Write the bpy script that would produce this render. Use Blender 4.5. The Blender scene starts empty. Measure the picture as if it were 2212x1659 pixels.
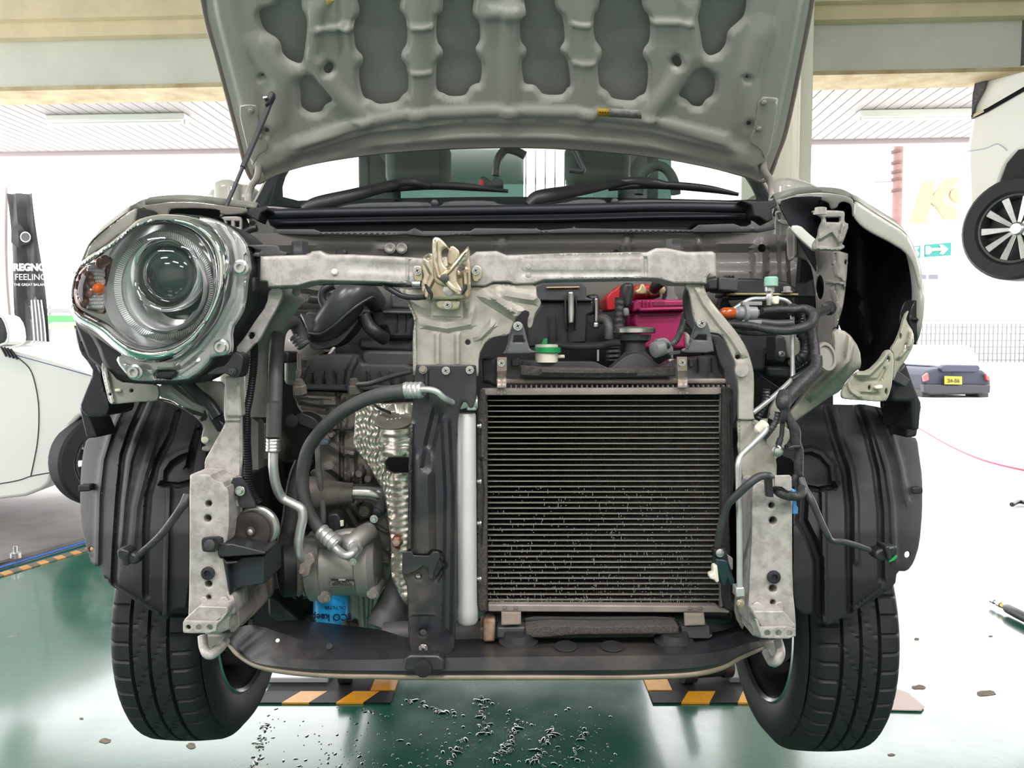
import bpy, bmesh, math, random
import numpy as np
from mathutils import Vector, Matrix
from mathutils.geometry import delaunay_2d_cdt
random.seed(7)
SC = bpy.context.scene; COL = SC.collection
# ---------------- camera (image plane taken as 2212x1659) ----------------
FPX = 1640.0; PITCH = math.radians(3.0); CAMP = Vector((0, 0, 1.30))
cam_d = bpy.data.cameras.new('camera'); cam = bpy.data.objects.new('camera', cam_d); COL.objects.link(cam)
cam_d.sensor_fit = 'HORIZONTAL'; cam_d.sensor_width = 36.0; cam_d.lens = 36.0 * FPX / 2212.0
cam_d.clip_start = 0.02; cam_d.clip_end = 300
cam.location = CAMP; cam.rotation_euler = (math.pi / 2 - PITCH, 0, 0)
SC.camera = cam
# ---------------- light ----------------
w = bpy.data.worlds.new('overcast_sky'); SC.world = w; w.use_nodes = True
bg = w.node_tree.nodes['Background']; bg.inputs['Color'].default_value = (1.0, 0.985, 0.99, 1); bg.inputs['Strength'].default_value = 5.0
sun_d = bpy.data.lights.new('sun', 'SUN'); sun = bpy.data.objects.new('sun', sun_d); COL.objects.link(sun)
sun_d.energy = 3.0; sun_d.angle = math.radians(3); sun.rotation_euler = (math.radians(-22), math.radians(14), 0); sun.location = (0, 12, 12)
SC.view_settings.view_transform = 'Standard'; SC.view_settings.look = 'None'; SC.view_settings.gamma = 1.0
SC.view_settings.exposure = 0.15; SC.view_settings.use_curve_mapping = False
# ---------------- pixel -> world ----------------
RT = Vector((1, 0, 0)); FW = Vector((0, math.cos(PITCH), -math.sin(PITCH))); UP = Vector((0, math.sin(PITCH), math.cos(PITCH)))
def ray(px, py): return FW + RT * ((px - 1106) / FPX) - UP * ((py - 829.5) / FPX)
def P(px, py, Y):
    d = ray(px, py); return CAMP + d * (Y / d.y)
def PZ(px, py, z):
    d = ray(px, py); return CAMP + d * ((z - CAMP.z) / d.z)
def PN(px, py, p0, n):
    d = ray(px, py); return CAMP + d * ((p0 - CAMP).dot(n) / d.dot(n))
CR = {'a': (400, 0, 2.765), 'b': (1100, 0, 2.765), 'c': (130, 400, 3.318), 'd': (530, 480, 3.687), 'e': (1050, 480, 3.687), 'f': (1480, 380, 3.017),
      'g': (140, 820, 2.764), 'h': (540, 800, 2.675), 'i': (980, 1100, 3.352), 'j': (1500, 850, 2.765), 'k': (140, 1250, 2.087), 'l': (1100, 1250, 1.989),
      'm': (0, 380, 1.843), 'n': (1850, 0, 1.843), 'o': (0, 0, 1)}
def q(c, s):
    x0, y0, k = CR[c]; out = []
    for t in s.split():
        a = [float(v) for v in t.split(',')]
        out.append((x0 + a[0] / k, y0 + a[1] / k) + tuple(a[2:]))
    return out
# ---------------- materials ----------------
def srgb(r, g, b):
    f = lambda c: (c / 255 / 12.92) if c / 255 <= 0.04045 else ((c / 255 + 0.055) / 1.055) ** 2.4
    return (f(r), f(g), f(b), 1)
MATS = {}
def M(name, rgb, rough=.5, metal=0, var=0, vs=12, bump=0, bs=60, rgb2=None, coat=0, spec=.5, detail=6, thr=None):
    if name in MATS: return MATS[name]
    m = bpy.data.materials.new(name); m.use_nodes = True; nt = m.node_tree; b = nt.nodes['Principled BSDF']
    c = srgb(*rgb)
    b.inputs['Base Color'].default_value = c; b.inputs['Roughness'].default_value = rough; b.inputs['Metallic'].default_value = metal
    b.inputs['Coat Weight'].default_value = coat; b.inputs['Coat Roughness'].default_value = .05; b.inputs['Specular IOR Level'].default_value = spec
    tc = nt.nodes.new('ShaderNodeTexCoord')
    if var or rgb2:
        n = nt.nodes.new('ShaderNodeTexNoise'); n.inputs['Scale'].default_value = vs; n.inputs['Detail'].default_value = detail; n.inputs['Roughness'].default_value = .65
        nt.links.new(tc.outputs['Object'], n.inputs['Vector'])
        r = nt.nodes.new('ShaderNodeValToRGB'); e = r.color_ramp.elements
        lo, hi = thr or (.35, .65)
        e[0].position = lo; e[1].position = hi
        if rgb2: e[0].color = c; e[1].color = srgb(*rgb2)
        else:
            e[0].color = (c[0] * (1 - var), c[1] * (1 - var), c[2] * (1 - var), 1); e[1].color = (min(1, c[0] * (1 + var)), min(1, c[1] * (1 + var)), min(1, c[2] * (1 + var)), 1)
        nt.links.new(n.outputs['Fac'], r.inputs['Fac']); nt.links.new(r.outputs['Color'], b.inputs['Base Color'])
    if bump:
        n2 = nt.nodes.new('ShaderNodeTexNoise'); n2.inputs['Scale'].default_value = bs; n2.inputs['Detail'].default_value = 4
        nt.links.new(tc.outputs['Object'], n2.inputs['Vector'])
        bp = nt.nodes.new('ShaderNodeBump'); bp.inputs['Strength'].default_value = bump; bp.inputs['Distance'].default_value = .002
        nt.links.new(n2.outputs['Fac'], bp.inputs['Height']); nt.links.new(bp.outputs['Normal'], b.inputs['Normal'])
    MATS[name] = m; return m
def glass_mat(name, tint, ior=1.5, rough=.0, boost=0.0):
    m = bpy.data.materials.new(name); m.use_nodes = True; nt = m.node_tree; nt.nodes.clear()
    o = nt.nodes.new('ShaderNodeOutputMaterial'); t = nt.nodes.new('ShaderNodeBsdfTransparent'); g = nt.nodes.new('ShaderNodeBsdfGlossy')
    t.inputs['Color'].default_value = tint; g.inputs['Roughness'].default_value = rough
    f = nt.nodes.new('ShaderNodeFresnel'); f.inputs['IOR'].default_value = ior
    mx = nt.nodes.new('ShaderNodeMixShader'); ad = nt.nodes.new('ShaderNodeMath'); ad.operation = 'ADD'; ad.inputs[1].default_value = boost; ad.use_clamp = True
    nt.links.new(f.outputs[0], ad.inputs[0]); nt.links.new(ad.outputs[0], mx.inputs[0]); nt.links.new(t.outputs[0], mx.inputs[1]); nt.links.new(g.outputs[0], mx.inputs[2]); nt.links.new(mx.outputs[0], o.inputs[0])
    MATS[name] = m; return m
PAINT = M('greige_car_paint', (176, 177, 168), .28, 0, coat=.7, var=.02, vs=3)
PAINT_IN = M('inner_body_paint', (146, 144, 138), .42, 0, coat=.15, var=.06, vs=9)
SKIN_IN = M('hood_skin_inner', (156, 156, 151), .6, 0, var=.05, vs=30)
GALV = M('galvanised_steel', (180, 177, 173), .5, .2, rgb2=(156, 152, 148), vs=62, thr=(.42, .6), bump=.12, bs=120)
GALVG = M('weathered_galvanised', (180, 178, 167), .5, .2, rgb2=(152, 149, 139), vs=20, bump=.15, bs=90)
ZINC = M('yellow_zinc', (206, 202, 184), .34, .85, rgb2=(196, 178, 150), vs=26)
STEEL = M('bright_steel', (205, 205, 203), .28, .95, var=.08, vs=40)
ALU = M('aluminium_pipe', (205, 207, 206), .36, .7, var=.08, vs=25)
ALUM = M('matt_aluminium_tank', (205, 207, 205), .5, .35, var=.05, vs=15)
CAST = M('cast_aluminium', (132, 127, 120), .55, .45, var=.22, vs=22, bump=.35, bs=140)
CASTL = M('clean_cast_aluminium', (150, 150, 144), .5, .45, var=.15, vs=22, bump=.25, bs=140)
DUSTY = M('dusty_frame_metal', (142, 134, 127), .55, .3, var=.16, vs=18)
BLK = M('black_plastic', (38, 39, 42), .42, 0, var=.18, vs=14, bump=.06, bs=150)
BLKG = M('grey_black_plastic', (62, 64, 66), .45, 0, var=.15, vs=14, bump=.05, bs=150)
GREYP = M('grey_plastic', (112, 113, 113), .45, 0, var=.08, vs=20)
RUB = M('rubber_hose', (74, 74, 74), .55, 0, var=.16, vs=18, bump=.05, bs=200)
RUBD = M('dark_rubber', (34, 34, 35), .6, 0, var=.2, vs=18)
TAPE = M('harness_tape', (50, 50, 52), .5, 0, var=.3, vs=60, bump=.7, bs=160)
FOAM = M('foam_strip', (74, 71, 66), .95, 0, var=.35, vs=220, bump=.9, bs=420)
BSTEEL = M('black_painted_steel', (42, 43, 48), .38, .1, rgb2=(92, 84, 76), vs=7, thr=(.5, .8), coat=.1)
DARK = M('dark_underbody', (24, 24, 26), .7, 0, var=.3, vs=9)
NAVY = M('dark_cowl_plastic', (26, 30, 38), .5, 0, var=.1, vs=8)
CHROME = M('chrome', (238, 240, 240), .05, 1.0)
CHROMED = M('lamp_reflector', (240, 241, 241), .2, .72)
WHITEP = M('white_nylon', (225, 222, 205), .45)
RUST = M('rusty_steel', (120, 84, 60), .75, .2, rgb2=(176, 160, 140), vs=40)
TIREM = M('tire_rubber', (27, 28, 30), .62, 0, var=.15, vs=12, bump=.08, bs=200)
# ---------------- object helpers ----------------
WL = {}
def empty(name, loc, label=None, cat=None, group=None, parent=None):
    o = bpy.data.objects.new(name, None); COL.objects.link(o); loc = Vector(loc); o.empty_display_size = .05
    if parent: o.parent = parent; o.location = loc - WL[parent.name]
    else: o.location = loc
    WL[o.name] = loc
    tag(o, label, cat, group); return o
def tag(o, label=None, cat=None, group=None, kind=None):
    if label: o['label'] = label
    if cat: o['category'] = cat
    if group: o['group'] = group
    if kind: o['kind'] = kind
    return o
def mk(name, vs, fs, m, parent=None, smooth=30, bevel=0, bseg=2, solid=0, label=None, origin=None):
    vs = [Vector(v) for v in vs]
    lo = Vector((min(v.x for v in vs), min(v.y for v in vs), min(v.z for v in vs))); hi = Vector((max(v.x for v in vs), max(v.y for v in vs), max(v.z for v in vs)))
    c = origin or Vector(((lo.x + hi.x) / 2, (lo.y + hi.y) / 2, (lo.z + hi.z) / 2 if parent else lo.z))
    me = bpy.data.meshes.new(name); me.from_pydata([v - c for v in vs], [], fs)
    ms = m if isinstance(m, (list, tuple)) else [m]
    for x in ms: me.materials.append(x)
    o = bpy.data.objects.new(name, me); COL.objects.link(o)
    if parent: o.parent = parent; o.location = c - WL[parent.name]
    else: o.location = c
    WL[o.name] = c
    me.validate(); me.update()
    if smooth:
        for p in me.polygons: p.use_smooth = True
        me.set_sharp_from_angle(angle=math.radians(smooth))
    if solid:
        s = o.modifiers.new('solid', 'SOLIDIFY'); s.thickness = solid; s.offset = -1
    if bevel:
        b = o.modifiers.new('bevel', 'BEVEL'); b.width = bevel; b.segments = bseg; b.limit_method = 'ANGLE'; b.angle_limit = math.radians(35)
    if label: o['label'] = label
    return o
def chaikin(pts, k=1, closed=True, r=.22):
    for _ in range(k):
        o = []; n = len(pts)
        for i in range(n if closed else n - 1):
            a = pts[i]; b = pts[(i + 1) % n]
            o.append(tuple(a[j] * (1 - r) + b[j] * r for j in range(len(a)))); o.append(tuple(a[j] * r + b[j] * (1 - r) for j in range(len(a))))
        if not closed: o = [pts[0]] + o[1:-1] + [pts[-1]]
        pts = o
    return pts
def resamp(pts, step, closed=True):
    out = []; n = len(pts)
    for i in range(n if closed else n - 1):
        a = np.array(pts[i][:2]); b = np.array(pts[(i + 1) % n][:2]); L = np.hypot(*(b - a)); k = max(1, int(round(L / step)))
        if L < .3: continue
        for j in range(k): out.append(tuple(a + (b - a) * j / k))
    if not closed: out.append(tuple(pts[-1][:2]))
    return out
def segd(X, Y, A, closed=True):
    A = np.array([p[:2] for p in A]); B = np.roll(A, -1, 0)
    if not closed: A = A[:-1]; B = B[:-1]
    d = np.full(X.shape, 1e9)
    for a, b in zip(A, B):
        ab = b - a; L = ab.dot(ab) + 1e-9
        t = np.clip(((X - a[0]) * ab[0] + (Y - a[1]) * ab[1]) / L, 0, 1)
        d = np.minimum(d, np.hypot(X - a[0] - t * ab[0], Y - a[1] - t * ab[1]))
    return d
def inside(X, Y, A):
    r = np.zeros(X.shape, bool); n = len(A)
    for i in range(n):
        x1, y1 = A[i][:2]; x2, y2 = A[(i + 1) % n][:2]
        if y1 == y2: continue
        c = ((y1 > Y) != (y2 > Y)) & (X < (x2 - x1) * (Y - y1) / (y2 - y1) + x1); r ^= c
    return r
def sst(x, a, b):
    t = np.clip((x - a) / (b - a), 0, 1); return t * t * (3 - 2 * t)
def circ(cx, cy, r, n=14, ry=None): 
    ry = ry or r
    return [(cx + r * math.cos(2 * math.pi * i / n), cy + ry * math.sin(2 * math.pi * i / n)) for i in range(n)]
def ridge(poly, wd, h, closed=False):
    f = lambda X, Y: h * (1 - sst(segd(X, Y, poly, closed), wd * .35, wd))
    f.poly = poly; f.wd = wd; f.closed = closed; return f
def sheet(name, outer, Y, m, parent, holes=(), step=10, thick=.004, rnd=3, rndm=.002, relief=(), smooth=35, ck=1, mapf=None, label=None, solid=True, edge=None):
    """stamped panel: traced outline, holes, real depth field and pressed relief (relief is towards the viewer side, metres)"""
    outer = chaikin(outer, ck) if ck else outer
    loops = [resamp(outer, step)] + [resamp(h, max(2, step * .7)) for h in holes]
    xs = [p[0] for p in loops[0]]; ys = [p[1] for p in loops[0]]
    gx, gy = np.meshgrid(np.arange(min(xs), max(xs), step), np.arange(min(ys), max(ys), step))
    gx = gx + (np.arange(gx.shape[0]) % 2)[:, None] * step * .5
    X = gx.ravel(); Yp = gy.ravel(); 
    ex = []
    if rnd:
        for lp in loops:
            n = len(lp)
            for i in range(n):
                a = np.array(lp[i - 1]); b = np.array(lp[(i + 1) % n]); t = b - a; L = np.hypot(*t)
                if L < 1e-6: continue
                nn = np.array((-t[1], t[0])) / L
                for s in (1, -1):
                    for k in (.45, 1.0): ex.append(np.array(lp[i]) + nn * s * k * rnd)
    rx = []
    for r in relief:
        if not hasattr(r, 'poly'): continue
        pl_ = resamp(r.poly, max(4, min(step, r.wd * .8)), r.closed)
        for i in range(len(pl_)):
            a = np.array(pl_[max(i - 1, 0)]); b = np.array(pl_[min(i + 1, len(pl_) - 1)]); t = b - a; L = np.hypot(*t)
            if L < 1e-6: continue
            nn = np.array((-t[1], t[0])) / L
            for k in (-1, -.68, -.35, 0, .35, .68, 1): rx.append(np.array(pl_[i]) + nn * k * r.wd)
    ex = np.array(ex) if ex else np.zeros((0, 2)); rx = np.array(rx) if rx else np.zeros((0, 2))
    def valid(X, Yp, dm):
        ok = inside(X, Yp, loops[0])
        for h in loops[1:]: ok &= ~inside(X, Yp, h)
        d = segd(X, Yp, loops[0])
        for h in loops[1:]: d = np.minimum(d, segd(X, Yp, h))
        return ok & (d > dm)
    k = valid(X, Yp, max(step * .4, rnd * 1.3)); X = X[k]; Yp = Yp[k]
    if len(rx):
        rk = np.ones(X.shape, bool)
        for r in relief:
            if hasattr(r, 'poly'): rk &= segd(X, Yp, r.poly, r.closed) > r.wd * 1.15
        X = X[rk]; Yp = Yp[rk]; k = valid(rx[:, 0], rx[:, 1], max(1.5, rnd * 1.1)); rx = rx[k]
        key = {}
        for p in rx: key.setdefault((round(p[0] / 2.2), round(p[1] / 2.2)), p)
        rx = np.array(list(key.values())) if key else np.zeros((0, 2)); X = np.concatenate([X, rx[:, 0]]); Yp = np.concatenate([Yp, rx[:, 1]])
    if len(ex):
        k = valid(ex[:, 0], ex[:, 1], rnd * .4); ex = ex[k]; X = np.concatenate([X, ex[:, 0]]); Yp = np.concatenate([Yp, ex[:, 1]])
    pts = []; edges = []
    for lp in loops:
        s = len(pts); pts += [Vector(p) for p in lp]; edges += [(s + i, s + (i + 1) % len(lp)) for i in range(len(lp))]
    pts += [Vector((a, b)) for a, b in zip(X, Yp)]
    V, E, Fc, _, _, _ = delaunay_2d_cdt(pts, edges, [], 0, 1e-4)
    VX = np.array([v.x for v in V]); VY = np.array([v.y for v in V])
    cx = np.array([(VX[f[0]] + VX[f[1]] + VX[f[2]]) / 3 for f in Fc]); cy = np.array([(VY[f[0]] + VY[f[1]] + VY[f[2]]) / 3 for f in Fc])
    ok = inside(cx, cy, loops[0])
    for h in loops[1:]: ok &= ~inside(cx, cy, h)
    D = segd(VX, VY, loops[0]); DH = np.full(VX.shape, 1e9)
    for h in loops[1:]: DH = np.minimum(DH, segd(VX, VY, h))
    dd = np.minimum(D, DH)
    rel = np.zeros(VX.shape)
    if rnd: rel -= rndm * (1 - np.sqrt(np.clip(1 - (1 - np.clip(dd / rnd, 0, 1)) ** 2, 0, 1)))
    for r in relief: rel = rel + r(VX, VY)
    if edge: rel = rel + edge(D, DH)
    if mapf: W = [mapf(a, b, r) for a, b, r in zip(VX, VY, rel)]
    else:
        Yv = Y(VX, VY) if callable(Y) else np.full(VX.shape, Y)
        W = [P(a, b, y - r) for a, b, y, r in zip(VX, VY, Yv, rel)]
    fs = []
    for i, f in enumerate(Fc):
        if not ok[i]: continue
        a, b, c = [np.array((VX[j], VY[j])) for j in f[:3]]
        cr = (b[0] - a[0]) * (c[1] - a[1]) - (b[1] - a[1]) * (c[0] - a[0])
        if abs(cr) < 1e-6: continue
        fs.append(tuple(f) if cr < 0 else tuple(reversed(f)))
    used = sorted({j for f in fs for j in f}); mp = {j: i for i, j in enumerate(used)}
    VV = [W[j] for j in used]; FF = [tuple(mp[j] for j in f) for f in fs]
    if solid and not mapf:
        n = len(VV); cnt = {}
        for f in FF:
            for i in range(3): a, b = f[i], f[(i + 1) % 3]; cnt[(a, b)] = 1
        bd = [(a, b) for (a, b) in cnt if (b, a) not in cnt]
        VV = VV + [v + Vector((0, thick, 0)) for v in VV]; FF = FF + [tuple(reversed([i + n for i in f])) for f in FF] + [(b, a, a + n, b + n) for a, b in bd]
        return mk(name, VV, FF, m, parent, smooth, label=label)
    return mk(name, VV, FF, m, parent, smooth, solid=thick if solid else 0, label=label)
def prism(name, pts, Y, depth, m, parent, bevel=.003, ck=0, label=None, dz=0, dx=0, scale=1.0, bseg=2):
    """solid block: front outline on depth Y, pushed back by depth metres"""
    if ck: pts = chaikin(pts, ck)
    A = [P(p[0], p[1], Y) for p in pts]; c = sum(A, Vector()) / len(A)
    B = [c + (a - c) * scale + Vector((dx, depth, dz)) for a in A]; n = len(A)
    ar = sum(A[i].x * A[(i + 1) % n].z - A[(i + 1) % n].x * A[i].z for i in range(n))
    if ar < 0: A.reverse(); B.reverse()
    fs = [tuple(range(n)), tuple(reversed(range(n, 2 * n)))] + [(i, n + i, n + (i + 1) % n, (i + 1) % n) for i in range(n)]
    return mk(name, A + B, fs, m, parent, 30, bevel=bevel, bseg=bseg, label=label)
def rect(x0, y0, x1, y1): return [(x0, y0), (x1, y0), (x1, y1), (x0, y1)]
def box(name, c, s, m, parent=None, bevel=.003, rz=0, label=None, rx=0):
    R = Matrix.Rotation(rz, 3, 'Z') @ Matrix.Rotation(rx, 3, 'X'); vs = []
    for z in (-1, 1):
        for x, y in ((-1, -1), (1, -1), (1, 1), (-1, 1)): vs.append(Vector(c) + R @ Vector((x * s[0] / 2, y * s[1] / 2, z * s[2] / 2)))
    return mk(name, vs, [(3, 2, 1, 0), (4, 5, 6, 7), (0, 1, 5, 4), (1, 2, 6, 5), (2, 3, 7, 6), (3, 0, 4, 7)], m, parent, 30, bevel=bevel, label=label)
def spline(W, n=8):
    if len(W) < 3: return W
    out = []; W = [W[0]] + list(W) + [W[-1]]
    for i in range(1, len(W) - 2):
        p0, p1, p2, p3 = W[i - 1:i + 3]
        for j in range(n):
            t = j / n; t2 = t * t; t3 = t2 * t
            out.append(.5 * ((2 * p1) + (-p0 + p2) * t + (2 * p0 - 5 * p1 + 4 * p2 - p3) * t2 + (-p0 + 3 * p1 - 3 * p2 + p3) * t3))
    out.append(W[-2]); return out
def sweep(pts, r, seg=12, flat=1.0, n=8, corr=None, world=False, caps=True, hint=None):
    W = [Vector(p[:3]) if world else P(*p[:3]) for p in pts]
    R0 = list(r) if isinstance(r, (list, tuple)) else [r] * len(W)
    cW = spline([Vector((*w, rr)) for w, rr in zip(W, R0)], n) if len(W) > 2 else [Vector((*W[0], R0[0])), Vector((*W[1], R0[1]))]
    if corr:
        L = [0]
        for a, b in zip(cW, cW[1:]): L.append(L[-1] + (b - a).length)
        N = max(8, int(L[-1] / corr[0] * 4)); new = []
        k = 0
        for i in range(N + 1):
            s = L[-1] * i / N
            while k < len(L) - 2 and L[k + 1] < s: k += 1
            t = (s - L[k]) / max(1e-9, L[k + 1] - L[k]); v = cW[k].lerp(cW[k + 1], min(1, t))
            v = v.copy(); v[3] *= 1 - corr[1] * (0.5 - .5 * math.cos(2 * math.pi * i / 4)); new.append(v)
        cW = new
    pos = [Vector(v[:3]) for v in cW]; rad = [v[3] for v in cW]; vs = []; fs = []; u = None
    for i, p in enumerate(pos):
        t = (pos[min(i + 1, len(pos) - 1)] - pos[max(i - 1, 0)]).normalized()
        if u is None: u = t.cross(hint or Vector((0, 1, 0))); u = u if u.length > .05 else t.cross(Vector((1, 0, 0)))
        u = (u - t * u.dot(t)).normalized(); v = t.cross(u)
        for k in range(seg):
            a = 2 * math.pi * k / seg; vs.append(p + u * math.cos(a) * rad[i] + v * math.sin(a) * rad[i] * flat)
    for i in range(len(pos) - 1):
        for k in range(seg): a = i * seg + k; b = i * seg + (k + 1) % seg; fs.append((a, b, b + seg, a + seg))
    if caps: fs.append(tuple(reversed(range(seg)))); fs.append(tuple(range(len(vs) - seg, len(vs))))
    return vs, fs
def tube(name, pts, r, m, parent, seg=12, flat=1.0, n=8, corr=None, world=False, label=None, hint=None):
    vs, fs = sweep(pts, r, seg, flat, n, corr, world, hint=hint)
    o = mk(name, vs, fs, m, parent, 50, label=label); return o
def frame(ax):
    ax = Vector(ax).normalized(); u = ax.cross(Vector((0, 0, 1))); u = u if u.length > .05 else Vector((1, 0, 0)); u.normalize(); return ax, u, ax.cross(u)
def lathe(name, c, ax, prof, m, parent, seg=32, label=None, sx=1, cap=True, smooth=35):
    """prof: (radius, height along ax)"""
    ax, u, v = frame(ax); vs = []; fs = []; c = Vector(c)
    for r, h in prof:
        for k in range(seg):
            a = 2 * math.pi * k / seg; vs.append(c + ax * h + (u * math.cos(a) * sx + v * math.sin(a)) * r)
    for i in range(len(prof) - 1):
        for k in range(seg): a = i * seg + k; b = i * seg + (k + 1) % seg; fs.append((a, b, b + seg, a + seg))
    if cap: fs.append(tuple(reversed(range(seg)))); fs.append(tuple(range(len(vs) - seg, len(vs))))
    return mk(name, vs, fs, m, parent, smooth, label=label)
AX = Vector((0, -1, 0))
def screw(px, py, Y, r, parent, m=None, kind='screw', hexa=False):
    """washer head with a cross recess or hexagon, facing the viewer side; r in pixels"""
    c = P(px, py, Y); R = r * Y / FPX; m = m or STEEL; vs = []; fs = []
    def ring(rr, h, seg, ph=0):
        s = len(vs)
        for k in range(seg):
            a = 2 * math.pi * k / seg + ph; vs.append(c + Vector((math.cos(a) * rr, -h, math.sin(a) * rr)))
        return s
    def join(a, b, seg):
        for k in range(seg): fs.append((a + k, a + (k + 1) % seg, b + (k + 1) % seg, b + k))
    s0 = ring(R, 0, 18); s1 = ring(R, R * .22, 18); s2 = ring(R * .95, R * .27, 18); join(s0, s1, 18); join(s1, s2, 18); fs.append(tuple(range(s2, s2 + 18)))
    sg = 6 if hexa else 18
    a0 = ring(R * .66, R * .2, sg, .3); a1 = ring(R * .66, R * .75, sg, .3); a2 = ring(R * .56, R * .88, sg, .3); join(a0, a1, sg); join(a1, a2, sg); fs.append(tuple(range(a2, a2 + sg)))
    n0 = len(fs)
    if not hexa:
        for th in (.5, .5 + math.pi / 2):
            d = Vector((math.cos(th), 0, math.sin(th))); e = Vector((-d.z, 0, d.x)); b = len(vs)
            for sa, sb in ((-1, -1), (1, -1), (1, 1), (-1, 1)): vs.append(c + d * sa * R * .42 + e * sb * R * .11 + Vector((0, -R * .9, 0)))
            fs.append((b, b + 1, b + 2, b + 3))
    o = mk(kind, vs, fs, [m, RUBD], parent, 30)
    for i in range(n0, len(o.data.polygons)): o.data.polygons[i].material_index = 1
    return o
def loft(name, rows, m, parent=None, closed=False, smooth=40, solid=0, label=None, flip=False, bevel=0):
    n = len(rows[0]); vs = [p for r in rows for p in r]; fs = []
    for i in range(len(rows) - 1):
        for k in range(n if closed else n - 1):
            a = i * n + k; b = i * n + (k + 1) % n; f = (a, b, b + n, a + n); fs.append(tuple(reversed(f)) if flip else f)
    return mk(name, vs, fs, m, parent, smooth, solid=solid, label=label, bevel=bevel)
def joinraw(name, parts, m, parent, smooth=30, bevel=0, label=None, mi=None):
    vs = []; fs = []; idx = []
    for k, (v, f) in enumerate(parts):
        s = len(vs); vs += v; fs += [tuple(i + s for i in g) for g in f]; idx += [mi[k] if mi else 0] * len(f)
    o = mk(name, vs, fs, m, parent, smooth, bevel=bevel, label=label)
    if mi:
        for p, i in zip(o.data.polygons, idx): p.material_index = i
    return o
def rawbox(c, s, rz=0):
    vs = []; R = Matrix.Rotation(rz, 3, 'Z')
    for z in (-1, 1):
        for x, y in ((-1, -1), (1, -1), (1, 1), (-1, 1)): vs.append(Vector(c) + R @ Vector((x * s[0] / 2, y * s[1] / 2, z * s[2] / 2)))
    return vs, [(3, 2, 1, 0), (4, 5, 6, 7), (0, 1, 5, 4), (1, 2, 6, 5), (2, 3, 7, 6), (3, 0, 4, 7)]
def text(name, s, c, size, m, parent, rx=math.pi / 2, rz=0, ry=0, depth=.0004, sx=1, bold=0, shear=0):
    cu = bpy.data.curves.new(name, 'FONT'); cu.body = s; cu.size = size; cu.extrude = depth; cu.align_x = 'CENTER'; cu.align_y = 'CENTER'; cu.offset = bold; cu.shear = shear
    o = bpy.data.objects.new('tmp_text', cu); COL.objects.link(o); bpy.context.view_layer.update()
    me = bpy.data.meshes.new_from_object(o); bpy.data.objects.remove(o); 
    R = Matrix.Rotation(rz, 4, 'Z') @ Matrix.Rotation(rx, 4, 'X') @ Matrix.Rotation(ry, 4, 'Z')
    vs = [Vector(c) + (R @ Vector((v.co.x * sx, v.co.y, v.co.z))) for v in me.vertices]; fs = [tuple(p.vertices) for p in me.polygons]
    bpy.data.meshes.remove(me)
    return mk(name, vs, fs, m, parent, 0)
def copy_tree(o, parent=None, loc=None):
    c = o.copy(); COL.objects.link(c); c.parent = parent
    for ch in list(o.children): copy_tree(ch, c)
    return c
# ======================= THE PLACE =======================
def Yb(px): return 5.45 - 0.00019 * px            # the building stands a few degrees askew to the view
WALLC = M('grey_green_panel', (212, 212, 200), .55, var=.06, vs=2, bump=.05)
BEIGE = M('beige_beam', (222, 206, 172), .5, var=.08, vs=3)
COLW = M('white_column', (240, 236, 222), .5, var=.03, vs=3)
TRIMB = M('peeling_tan_trim', (176, 152, 112), .7, rgb2=(206, 194, 160), vs=6)
SLAT = M('white_slats', (160, 156, 156), .55, var=.03, vs=4)
LAMPW = M('lamp_white', (226, 230, 222), .4)
CONC = M('pale_concrete', (222, 220, 216), .85, var=.05, vs=1.5)
WHITEW = M('white_render', (235, 235, 235), .8)
def strip3(name, f0, f1, off, depth, m, kind='structure', xs=(-500, 0, 500, 1106, 1750, 2212, 2800), bevel=.004, flat_back=True):
    rows = []
    A = [P(x, f0(x), Yb(x) + off) for x in xs]; B = [P(x, f1(x), Yb(x) + off) for x in xs]
    rows = [A, B, [b + Vector((0, depth, 0)) for b in B], [a + Vector((0, depth, 0)) for a in A], A]
    o = loft(name, rows, m, smooth=20); tag(o, kind=kind); return o
strip3('wall_back', lambda x: 82 - .0222 * x, lambda x: 190 - .0195 * x, 0, .25, WALLC)
strip3('trim_1', lambda x: 188 - .0195 * x, lambda x: 197 - .0195 * x, -.02, .3, TRIMB)
strip3('trim_2', lambda x: 48 - .0222 * x, lambda x: 82 - .0222 * x, -.08, .1, BEIGE)
strip3('trim_3', lambda x: -60 - .0222 * x, lambda x: 42 - .0222 * x, -.14, .2, BEIGE)
strip3('wall_front', lambda x: -420, lambda x: -60 - .0222 * x, -.02, .2, WALLC)
# column between the two openings
def column(name, x0, x1, Y, w):
    a = P(x0, 500, Y); b = P(x1, 500, Y)
    cx = (a.x + b.x) / 2
    return box(name, (cx, Y + .15, 2.1), (b.x - a.x, .3, 4.2), w, None, .006)
tag(column('wall_left', 1716, 1750, 4.92, COLW), kind='structure')
tag(column('wall_right', 1600, 1716, 4.99, COLW), kind='structure')
tag(column('trim_4', 1722, 1726, 4.9, COLW), kind='structure')
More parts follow.
